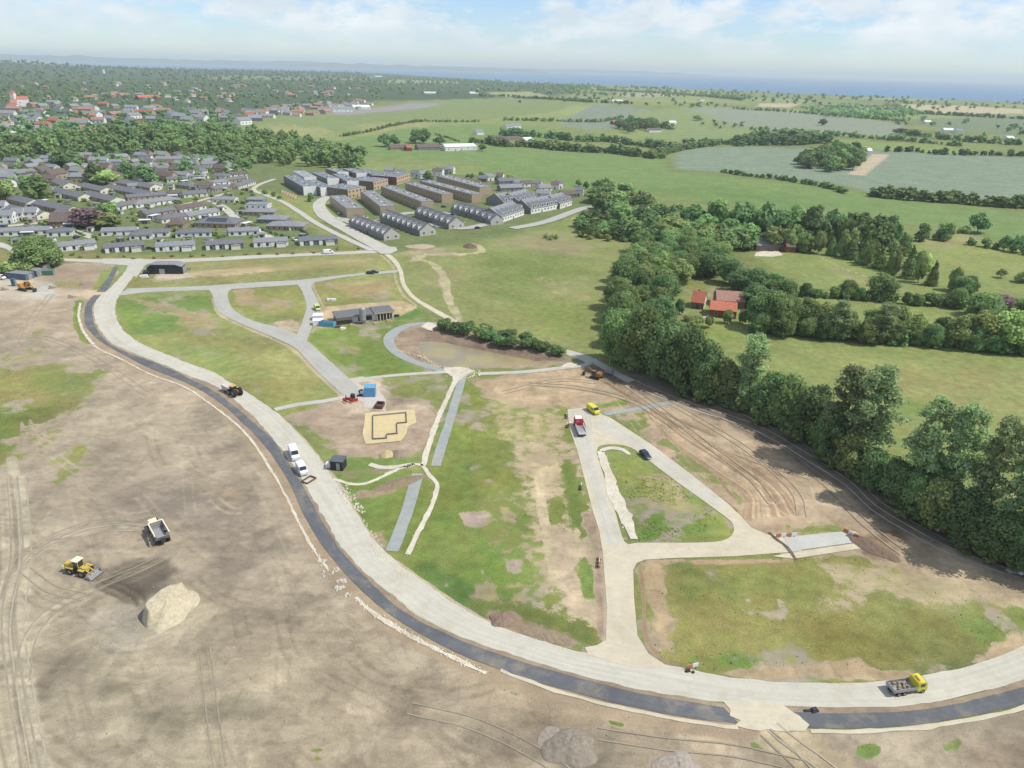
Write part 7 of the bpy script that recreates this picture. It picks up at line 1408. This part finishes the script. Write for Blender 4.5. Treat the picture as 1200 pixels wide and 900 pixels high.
for i, (x, y) in enumerate([(4, 340), (60, 338), (96, 334), (83, 349), (100, 296)]):
    p = P(x, y); m_ = MB(); m_.box(0, 0, 0, 2.2, 1.4, .8, .4, .8, .8); m_.box(1.2, .8, 0, 1.2, .8, .5, .9, .8, .8); m_.cur = 1; m_.box(-.3, 0, .8, 1.2, .3, .5, .2)
    tag(m_.build('material_pile', [C_LOAD, C_STL], None, p), ['small pile of gear at the left edge of the yard', 'small dark pile at the mouth of the yard', 'pale slab pile on the green verge by the asphalt', 'dark pile on the soil just below the dirt crossing', 'low bin on the bank above the asphalt stub'][i], 'pile')
# black barn-like hall under construction
p = P(196, 319); t = thing('black_hall', 'low black-boarded hall with angled ends under the access road', 'hall', p, R(6))
m_ = MB(); m_.prism([(-9, 0), (-8.2, 3.4), (-6, 4.6), (5.5, 4.6), (8.3, 3.6), (8.8, 0)], -3.5, 3.5); m_.build('wall', B_BLACK, t)
m_ = MB(); m_.prism([(-8.6, 3.4), (-6, 4.75), (5.6, 4.75), (8.8, 3.7), (8.8, 3.95), (5.6, 4.98), (-6, 4.98), (-8.6, 3.65)], -3.9, 3.9); m_.build('roof', R_GREY, t)
m_ = MB(); m_.box(-8.6, -4.3, 0, 2.6, 4.5, 1.9, .2); m_.build('annex', B_BLACK, t)
m_ = MB(); m_.box(-1.2, -3.55, 0, 2.6, .12, 2.6); m_.build('door', C_STL, t); m_ = MB(); m_.box(8.9, 0, .3, .15, 5.4, 3); m_.build('end_panel', C_STL, t)
p = P(170, 325); m_ = MB(); m_.box(0, 0, 0, 3, 1.6, 1.3, .2, .85, .85); m_.box(-2.2, .6, 0, 1.4, 1.2, .8, .6, .8, .8); tag(m_.build('wrapped_pallets', C_WHT, None, p), 'white wrapped pallets left of the black hall', 'pallets')
p = P(221, 316); m_ = MB(); m_.box(0, 0, 0, 1.8, 1.2, 1.1, .3, .9, .9); m_.cyl((1.2, 0, 0), (1.2, 0, 1.2), .3, 8); tag(m_.build('tool_crates', C_STL, None, p), 'grey crates right of the black hall', 'crates')
# house being built with silo
p0 = P(388, 381); p1 = P(462, 373); rz = math.atan2(p1.y - p0.y, p1.x - p0.x)
def bw(label, a, b, dp, h_, **k): return building(label, a, b, dp, h_, name='unfinished_house', cat='house', **k)
t = thing('unfinished_house', 'house under construction with dark roofs and bare timber front, beside the silo', 'house', (*((P(395, 382) + P(462, 374)) / 2)[:2], 0), rz)
Lh = (P(462, 374) - P(395, 382)).length
m_ = MB(); m_.box(-Lh * .36, 4.5, 0, Lh * .26, 8, 3.1); m_.build('left_wing', B_DKBR, t); m_ = MB(); m_.box(-Lh * .36, .45, 1.9, Lh * .27, .1, 1.2); m_.build('timber_fascia', B_WOOD, t)
m_ = MB(); m_.box(-Lh * .36, 4.3, 3.12, Lh * .30, 9.6, .35); m_.build('left_roof', R_DARK, t)
m_ = MB(); m_.box(0, 5.5, 0, Lh * .44, 8, 3.0); m_.build('middle_wall', B_WHITE, t); m_ = MB(); m_.box(-Lh * .02, 5.2, 3.02, Lh * .40, 9.5, .3); m_.build('middle_roof', R_DARK, t)
m_ = MB(); m_.box(Lh * .33, 5.5, 0, Lh * .30, 6.5, 3.3); m_.build('right_wall', B_SLATE, t); m_ = MB(); m_.box(Lh * .33, 4.6, 3.32, Lh * .36, 9.4, .35); m_.build('right_roof', R_DARK, t); m_ = MB(); m_.box(Lh * .33, -.08, 3.2, Lh * .36, .1, .5); m_.build('timber_fascia', B_WOOD, t)
for k in range(6): m_ = MB(); m_.box(Lh * (.20 + .055 * k), .3, 0, .35, .35, 3.2); m_.build('post', M_FRAME if k % 2 else B_WOOD, t)
for k in range(4): m_ = MB(); m_.box(Lh * (.22 + .07 * k), 2.2, .2, 2.2, .1, 2.6); m_.build('window', M_GLASS, t)
for k in (-1, 0, 1): m_ = MB(); m_.box(Lh * .07 * k, 1.46, .4, 2.4, .1, 2.0); m_.build('window', M_GLASS, t)
m_ = MB(); m_.box(-Lh * .36, .42, .1, 6, .1, 1.6); m_.build('opening', M_DOOR, t)
p = P(425.5, 379); t = thing('mortar_silo', 'upright grey mortar silo in front of the unfinished house', 'silo', p); m_ = MB(); m_.cyl((0, 0, 1.6), (0, 0, 6.6), 1.35, 20); m_.cyl((0, 0, 6.6), (0, 0, 7.1), 1.35, 20, .8); m_.build('tank', C_STL, t, smooth=False); m_ = MB(); m_.cyl((0, 0, .8), (0, 0, 1.6), .4, 16, 1.3); m_.build('hopper', C_STL, t)
for a in range(4): m_ = MB(); m_.box(1.0 * math.cos(a * 1.57 + .78), 1.0 * math.sin(a * 1.57 + .78), 0, .15, .15, 2.0); m_.build('leg', C_DRK, t)
p = P(384, 382); t = thing('covered_container', 'open blue container covered with teal sheeting by the lane', 'container', p, R(-12)); m_ = MB(); m_.box(0, 0, 0, 6.6, 2.6, 2.0); m_.build('body', C_BLU, t); m_ = MB(); m_.box(0, 0, 2.003, 5.8, 2.0, .12); m_.build('sheeting', C_TEAL, t)
container('white-topped transport crate beside the covered blue container', 373, 380, 4.2, 3.4, 2.0, R(15), C_WHT, 'crate', 'crate', ribs=False)
car('pale-yellow van parked on the lane above the crates', 372, 363, heading((368, 360), (374, 368)), mat('pale_lime', alb(222, 230, 150), .5), 'van', 'van', 5.2, 2.0, 2.1, True)
p = P(373, 374); m_ = MB(); m_.box(0, 0, 0, 4.4, 3.8, 2.2, .15); tag(m_.build('white_tent', C_WHT, None, p, bevel=.1), 'boxy white site tent between the pale-yellow van and the crates', 'tent')
for i, (x, y, c) in enumerate([(401, 386, C_WHT), (395, 384, C_CORT), (464, 371, C_DRK), (385, 352, C_WHT), (390, 352, C_WHT), (412, 382, B_WOOD), (440, 380, B_WOOD), (455, 377, B_WOOD)]):
    p = P(x, y); m_ = MB(); m_.box(0, 0, 0, 1.5, 1.1, .9, .3, .9, .9); m_.box(.9, .7, 0, .8, .8, .6, .8, .9, .9); tag(m_.build('pallet_stack', c, None, p), ['white bag on the grass edge below the unfinished house', 'brown stack at the left corner of the unfinished house', 'dark stack at the right end of the unfinished house', 'left white block on the grass above the unfinished house', 'right white block on the grass above the unfinished house', 'timber stack below the left wing of the unfinished house', 'timber stack right of the mortar silo', 'timber stack below the right wing of the unfinished house'][i], 'stack')
# blue box shed and gear at the end of the lane
container('bright blue square container at the end of the lane', 434, 463, 3.6, 3.4, 3.2, R(4), C_BLU)
p = P(426, 462); m_ = MB(); m_.box(0, 0, 0, 2.4, 1.6, .9, .2, .9, .9); m_.cur = 1; m_.box(-1.2, 1.8, 0, 1.6, .8, .8, .9, .8, .8); m_.box(-1.0, -1.6, 0, 1.9, .7, .6, .5, .8, .8); tag(m_.build('tool_crates', [C_WHT, C_DRK], None, p), 'white and dark crates left of the bright blue container', 'crates')
p = P(445, 477); t = thing('rusty_skip', 'small rust-brown open skip below the bright blue container', 'skip', p, R(-5)); m_ = MB(); m_.box(0, 0, 0, 2.4, 3.4, .15)
for a, b, c, d in ((1.2, 0, .1, 3.4), (-1.2, 0, .1, 3.4), (0, 1.7, 2.5, .1), (0, -1.7, 2.5, .1)): m_.box(a, b, .15, c, d, 1.1)
m_.build('body', C_CORT, t)
sheet('gravel_apron', [(425, 466), (448, 464), (450, 474), (448, 481), (432, 476)], road_mat('pale_pad', alb(214, 210, 202), .05, .08), .07)
p = P(409, 470); m_ = MB(); r = random.Random(8)
for k in range(6): m_.box(r.uniform(-2, 2), r.uniform(-1.2, 1.2), .3, .12, 2.2, 1.0, r.uniform(0, 3))
m_.cur = 1; m_.box(.8, 2.0, 0, 1.5, 1.5, 1.6, 0, .8, .8); tag(m_.build('barrier_stack', [C_RED, C_DRK], None, p), 'heap of red and white barriers beside the lane end', 'barriers')
# foundation trenches and blocks
def foundation():
    pts = [(437, 488), (476, 484.5), (476.5, 496), (465, 497), (465.5, 509), (453, 510), (453, 514.5), (437, 515.5)]
    w = [P(*q, .16) for q in pts]; c = sum(w, Vector()) / len(w); t = thing('foundation', 'dark L-shaped footing of a new house on the yellow sand pad', 'foundation', c)
    for i in range(len(w)):
        a, b = w[i] - c, w[(i + 1) % len(w)] - c; m_ = MB(); m_.beam(a + Vector((0, 0, .18)), b + Vector((0, 0, .18)), .24, .4); m_.build('footing', B_GREY if i in (0,) else mat('footing_block', alb(120, 118, 112), .9, 0, .15, 2), t)
foundation()
# dark cabin by the road
p = P(397, 548); t = thing('dark_cabin', 'small dark cabin with slatted front beside the gravel road', 'cabin', p, R(-8)); m_ = MB(); m_.box(0, 0, 0, 3.4, 3.2, 2.7); m_.build('wall', B_BLACK, t); m_ = MB(); m_.box(0, 0, 2.703, 3.8, 3.5, .16); m_.build('roof', mat('cabin_roof', alb(104, 110, 116), .6), t); m_ = MB(); m_.box(.5, -1.62, .2, 1.0, .06, 2.1); m_.build('door', C_STL, t)
m_ = MB(); m_.box(-2.6, .5, 0, 1.8, 1.6, 1.1); tag(m_.build('white_crate', C_WHT, None, p), 'white crate on the left side of the dark cabin', 'crate')
# orange barriers
def barrier(label, px, py, n, rz, c=C_ORG, group=None):
    p = P(px, py); t = thing('road_barrier', label, 'barrier', p, rz, group)
    for k in range(n):
        m_ = MB(); m_.box((k - (n - 1) / 2) * 1.3, 0, .1, 1.2, .12, .9); m_.build('panel', c if k % 2 == 0 else C_WHT, t); m_ = MB(); m_.box((k - (n - 1) / 2) * 1.3, 0, 0, .2, .7, .1); m_.build('foot', C_DRK, t)
barrier('orange barrier row on the left edge of the concrete slab', 921, 629, 4, R(8)); barrier('orange barrier at the far right corner of the concrete slab', 997, 627, 3, R(-50)); barrier('orange barriers lying beside the cul-de-sac road below the island', 702, 660, 3, R(80)); barrier('rust-coloured barriers at the left edge of the cul-de-sac lorry', 664, 488, 3, R(85), C_CORT); barrier('short barrier at the left kerb beside the red lorry tail', 665, 500, 2, R(85), C_CORT)
barrier('red barrier pieces in the shade of the wood beside the wheel ruts', 1097, 622, 3, R(-35), C_RED); barrier('low barrier on the left verge half way up the cul-de-sac road', 681, 572, 2, R(80), C_CORT)
barrier('white and orange barrier on the gravel at the foot of the south field', 811, 783, 2, R(20))
p = P(806, 787); m_ = MB(); m_.box(0, 0, 0, 1.0, .5, .5, .3, .7, .7); m_.box(.9, -.2, 0, .6, .5, .3, .8, .7, .7); tag(m_.build('drain_cover', C_DRK, None, p), 'dark drain pieces left of the orange barrier below the south field', 'drain pieces')
p = P(954, 833); m_ = MB(); m_.box(0, 0, 0, 1.5, 1.0, .6, .3, .6, .6); m_.box(-1.2, -.1, 0, 1.6, .5, .3, .1, .6, .6); tag(m_.build('asphalt_lump', C_DRK, None, p), 'dark lump of asphalt on the verge left of the yellow-cabbed lorry', 'asphalt lump')
p = P(1081, 609); m_ = MB(); m_.cyl((0, 0, 0), (0, 0, 1.6), .35, 10, .25); m_.box(.9, .2, 0, .7, .7, 1.2); tag(m_.build('white_sack', C_WHT, None, p), 'white upright sack in the shade beside the wheel ruts', 'sack')
p = P(1106, 622); m_ = MB(); m_.box(0, 0, 0, 2.2, 1.4, .8, .3, .7, .7); m_.box(1.8, .4, 0, 1.2, 1, .6, .9, .7, .7); tag(m_.build('plastic_sheeting', C_STL, None, p), 'crumpled grey sheeting right of the red barrier pieces', 'sheeting')
p = P(1198, 672); m_ = MB(); m_.box(0, 0, 0, 1.6, 1.0, .8, .2, .8, .8); tag(m_.build('white_sack', C_WHT, None, p), 'white sack at the right edge on the wheel ruts', 'sack')
car('white van on the access road below the bungalows', 385, 297, heading((380, 298), (390, 297)), C_WHT, 'van', 'van', 6, 2.1, 2.3, True)
for i, (x, y) in enumerate([(434, 321), (439, 320)]): car('dark car %s on the lane near the gravel track' % ['parked left', 'parked right'][i], x, y, R(8), C_DBL)
for i, (x, y) in enumerate([(398, 251), (407, 247), (421, 258), (428, 256), (414, 243), (480, 240), (486, 243), (505, 245), (520, 243), (470, 233), (516, 252), (530, 252), (476, 262), (483, 266), (560, 268), (542, 262)]):
    car('%s parked car %s from the left among the brick terraces' % (['white', 'grey', 'dark'][i % 3], ordinal(i)), x, y, R(rt.choice([10, 80, 40])), [C_WHT, C_STL, C_DBL][i % 3])
for i, (x, y) in enumerate([(62, 272), (90, 279), (236, 262), (306, 275), (222, 292), (176, 292), (345, 282)]): car('%s parked car among the bungalows, %s from the left' % (['white', 'dark'][i % 2], ordinal([0, 1, 4, 5, 3, 2, 6][i])), x, y, R(rt.choice([10, 80, -40])), [C_WHT, C_DBL][i % 2])
# ---- heaps
def heap(label, px, py, rx, ry, h, col, rz=0, seed=1, rough=.25, name='earth_heap', flat=.0, n=72, cat='heap', steep=None):
    p = P(px, py); r = np.random.RandomState(seed); a = np.linspace(0, 2 * math.pi, n, endpoint=False); rings = np.linspace(1, 0, 26); vs = []; ox, oy = r.rand(2) * 100
    for q in rings:
        for t_ in a:
            k = 1 + .22 * (vnoise(np.array(math.cos(t_) * 1.6 + ox), np.array(math.sin(t_) * 1.6 + oy)) - .5) * 2; x = math.cos(t_) * q * rx * k; y = math.sin(t_) * q * ry * k
            z = h * (1 - max(0, q - flat) / (1 - flat)) ** .85 if q > flat else h
            if steep is not None: z = h * min(1, max(0, (1 - q) * (4.5 if math.cos(t_ - steep) > .2 else 1.0)))
            z *= 1 + rough * .5 * (float(fbm(x + ox, y + oy, 1.8, 3)) - .5) * 2; z += (rough * .5 * h * .3 * (float(fbm(x * 3 + ox, y * 3 + oy, 1.8, 2)) - .5) + rough * .55 * (float(fbm(x + ox, y + oy, .45, 2)) - .5)) if q < .97 else -.12
            vs.append((x, y, z))
    V = np.array(vs); I_ = np.arange(len(V)).reshape(len(rings), n); J = np.roll(I_, -1, axis=1); F = np.stack([I_[:-1], J[:-1], J[1:], I_[1:]], -1).reshape(-1, 4)
    o = link(name, npmesh(name, V, F, mat('heap_%d' % seed, alb(*col), .95, 0, .16, 1.6, bump=.5)), None, p, rz); tag(o, label, cat); return o
heap('large pale heap of dug clay with a dark shaded cut side, in the field', 200, 717, 4.2, 5.6, 3.4, (208, 196, 166), R(-18), 41, .2, flat=.55, steep=math.pi)
heap('rough grey heap of crumbled soil at the bottom edge', 669, 876, 4.5, 3.8, 1.6, (154, 144, 128), 0, 42, .6)
heap('low grey heap cut by the bottom edge of the picture', 795, 900, 3.8, 3.0, 1.0, (178, 168, 154), 0, 43, .5)
heap('low flat soil bulge left of the rough grey heap', 648, 868, 2.2, 2.6, .35, (166, 153, 138), 0, 44, .4)
heap('small tan sand heap beside the foundation', 453, 533, 2.3, 2.0, 1.5, (206, 184, 142), 0, 45, .2); heap('small brown soil heap right of the sand heap', 468, 532, 2.6, 2.2, 1.3, (158, 142, 124), 0, 46, .4)
heap('tan heap beside the path above the bright blue container', 431, 450, 3.0, 1.8, 1.0, (206, 182, 150), 0, 47, .3); heap('brown soil heap at the edge of the gravel road, bottom centre', 588, 727, 2.6, 2.0, 1.1, (150, 128, 110), 0, 48, .5)
heap('flattish brown spoil heap between the gravel track and terraces', 551, 289, 4.5, 5, 2.2, (120, 104, 92), 0, 49, .5); heap('pale pink spoil heap at the corner of the road junction', 492, 289, 8, 6, .8, (192, 176, 148), 0, 50, .4)
heap('brown spoil ridge right of the concrete slab', 1020, 640, 2.6, 6.5, .9, (132, 112, 94), R(38), 51, .6); heap('low spoil ridge along the grassy corner below the cabin', 466, 566, 7, 2.2, .7, (150, 134, 108), R(28), 52, .6)
heap('brown mound of turned soil at the tip of the middle plot', 640, 745, 6, 1.8, .6, (158, 142, 118), R(-18), 53, .6)
for i, (x, y, c) in enumerate([(377, 657, 8), (394, 668, 10), (400, 680, 11), (398, 690, 12), (384, 671, 6), (408, 696, 6)]):
    p = P(x, y); r = np.random.RandomState(60 + i); stones_at('rubble_blocks', p.x + r.normal(0, .5, c), p.y + r.normal(0, .5, c), .5, mat('kerb_concrete', alb(206, 200, 186), .9, 0, .15, 2), '%s cluster of pale kerb blocks dumped at the outer edge of the asphalt strip' % ordinal(i), 'blocks', 'pale kerb blocks by the strip', 60 + i)
stones_line('stone_line', [(400, 570), (411, 584), (422, 600)], 90, .7, .7, M_STONE, 'bright heap line of white stones on the right verge of the gravel road', 'stones', seed=71)
stones_line('stone_line', [(430, 640), (450, 655), (470, 670), (488, 682)], 110, .45, .5, M_STONE, 'scattered white stones on the right verge below the lower grey strip', 'stones', seed=72)
stones_line('stone_line', [(424, 606), (436, 624), (449, 642)], 60, .4, .5, M_STONE, 'thin scatter of white stones on the gravel road verge', 'stones', seed=73)
rs = np.random.RandomState(80); _c = W2([(760, 870), (640, 815), (500, 790), (300, 620), (100, 600), (100, 850), (600, 880)])
xs = np.concatenate([rs.uniform(_c[:, 0].min(), _c[:, 0].max(), 500)]); ys = rs.uniform(_c[:, 1].min(), _c[:, 1].max(), 500); ok = inside(xs, ys, W2([(-100, 560), (300, 560), (390, 690), (600, 800), (900, 870), (900, 950), (-100, 950)]))
stones_at('field_stones', xs[ok], ys[ok], .2, C_LOAD, 'loose clods and stones scattered over the bare field', 'clods', None, 81)
rs = np.random.RandomState(90); q = W2([(640, 735), (760, 745), (790, 790), (1100, 790), (1200, 750), (1200, 700), (900, 660), (760, 660)]); xs = rs.uniform(q[:, 0].min(), q[:, 0].max(), 400); ys = rs.uniform(q[:, 1].min(), q[:, 1].max(), 400)
ok = inside(xs, ys, W2(SOUTH)) 
# weeds: low tufts of grass-like leaves over the plots
def tufts(polys, n, seed, label):
    r = np.random.RandomState(seed); X = []; Y = []
    for poly, k in polys:
        q = W2(poly); x = r.uniform(q[:, 0].min(), q[:, 0].max(), k * 3); y = r.uniform(q[:, 1].min(), q[:, 1].max(), k * 3); ok = inside(x, y, q) & (fbm(x + 33, y, 6, 3) > .5); X.append(x[ok][:k]); Y.append(y[ok][:k])
    x = np.concatenate(X); y = np.concatenate(Y); n = len(x); h = r.uniform(.05, .16, n); w = h * r.uniform(.7, 1.6, n); V = []; 
    for k in range(3):
        a = r.uniform(0, 3.14, n); dx = np.cos(a) * w; dy = np.sin(a) * w
        V.append(np.stack([np.column_stack([x - dx, y - dy, x * 0 + -.05]), np.column_stack([x + dx, y + dy, x * 0 - .05]), np.column_stack([x + dx * .7, y + dy * .7, h]), np.column_stack([x - dx * .8, y - dy * .6, h * .8])], 1))
    V = np.concatenate(V).reshape(-1, 3); F = np.arange(len(V)).reshape(-1, 4)
    tag(link('weeds', npmesh('weeds', V, F, G3, attr={'leaf': ('FLOAT', 'POINT', np.repeat(r.rand(len(F)), 4))})), label, 'weeds', None, 'stuff')
tufts([([(546, 440), (692, 436), (665, 482), (694, 597), (711, 645), (712, 752), (600, 735), (478, 665), (504, 548)], 250), (SOUTH, 200), ([(137, 347), (250, 342), (345, 412), (406, 466), (330, 476), (170, 403)], 500), ([(716, 535), (788, 562), (858, 617), (748, 636)], 700), ([(-60, 425), (112, 438), (72, 500), (0, 548)], 900)], 0, 5, 'low weeds and grass tufts over the unbuilt plots')
# ------------------------------------------------------------------ haze
hm = bpy.data.materials.new('haze'); hm.use_nodes = True; t = hm.node_tree; t.nodes.clear()
v = N(t, 'ShaderNodeVolumePrincipled'); v.inputs['Density'].default_value = HAZE; v.inputs['Color'].default_value = (0.84, 0.97, 1.0, 1); v.inputs['Anisotropy'].default_value = 0.0
ou = N(t, 'ShaderNodeOutputMaterial'); t.links.new(v.outputs[0], ou.inputs['Volume'])
hz = MB().box(0, 0, -26, 84000, 84000, 226).build('haze', hm); tag(hz, kind='stuff', label='thin bluish summer haze over the whole landscape', cat='haze')
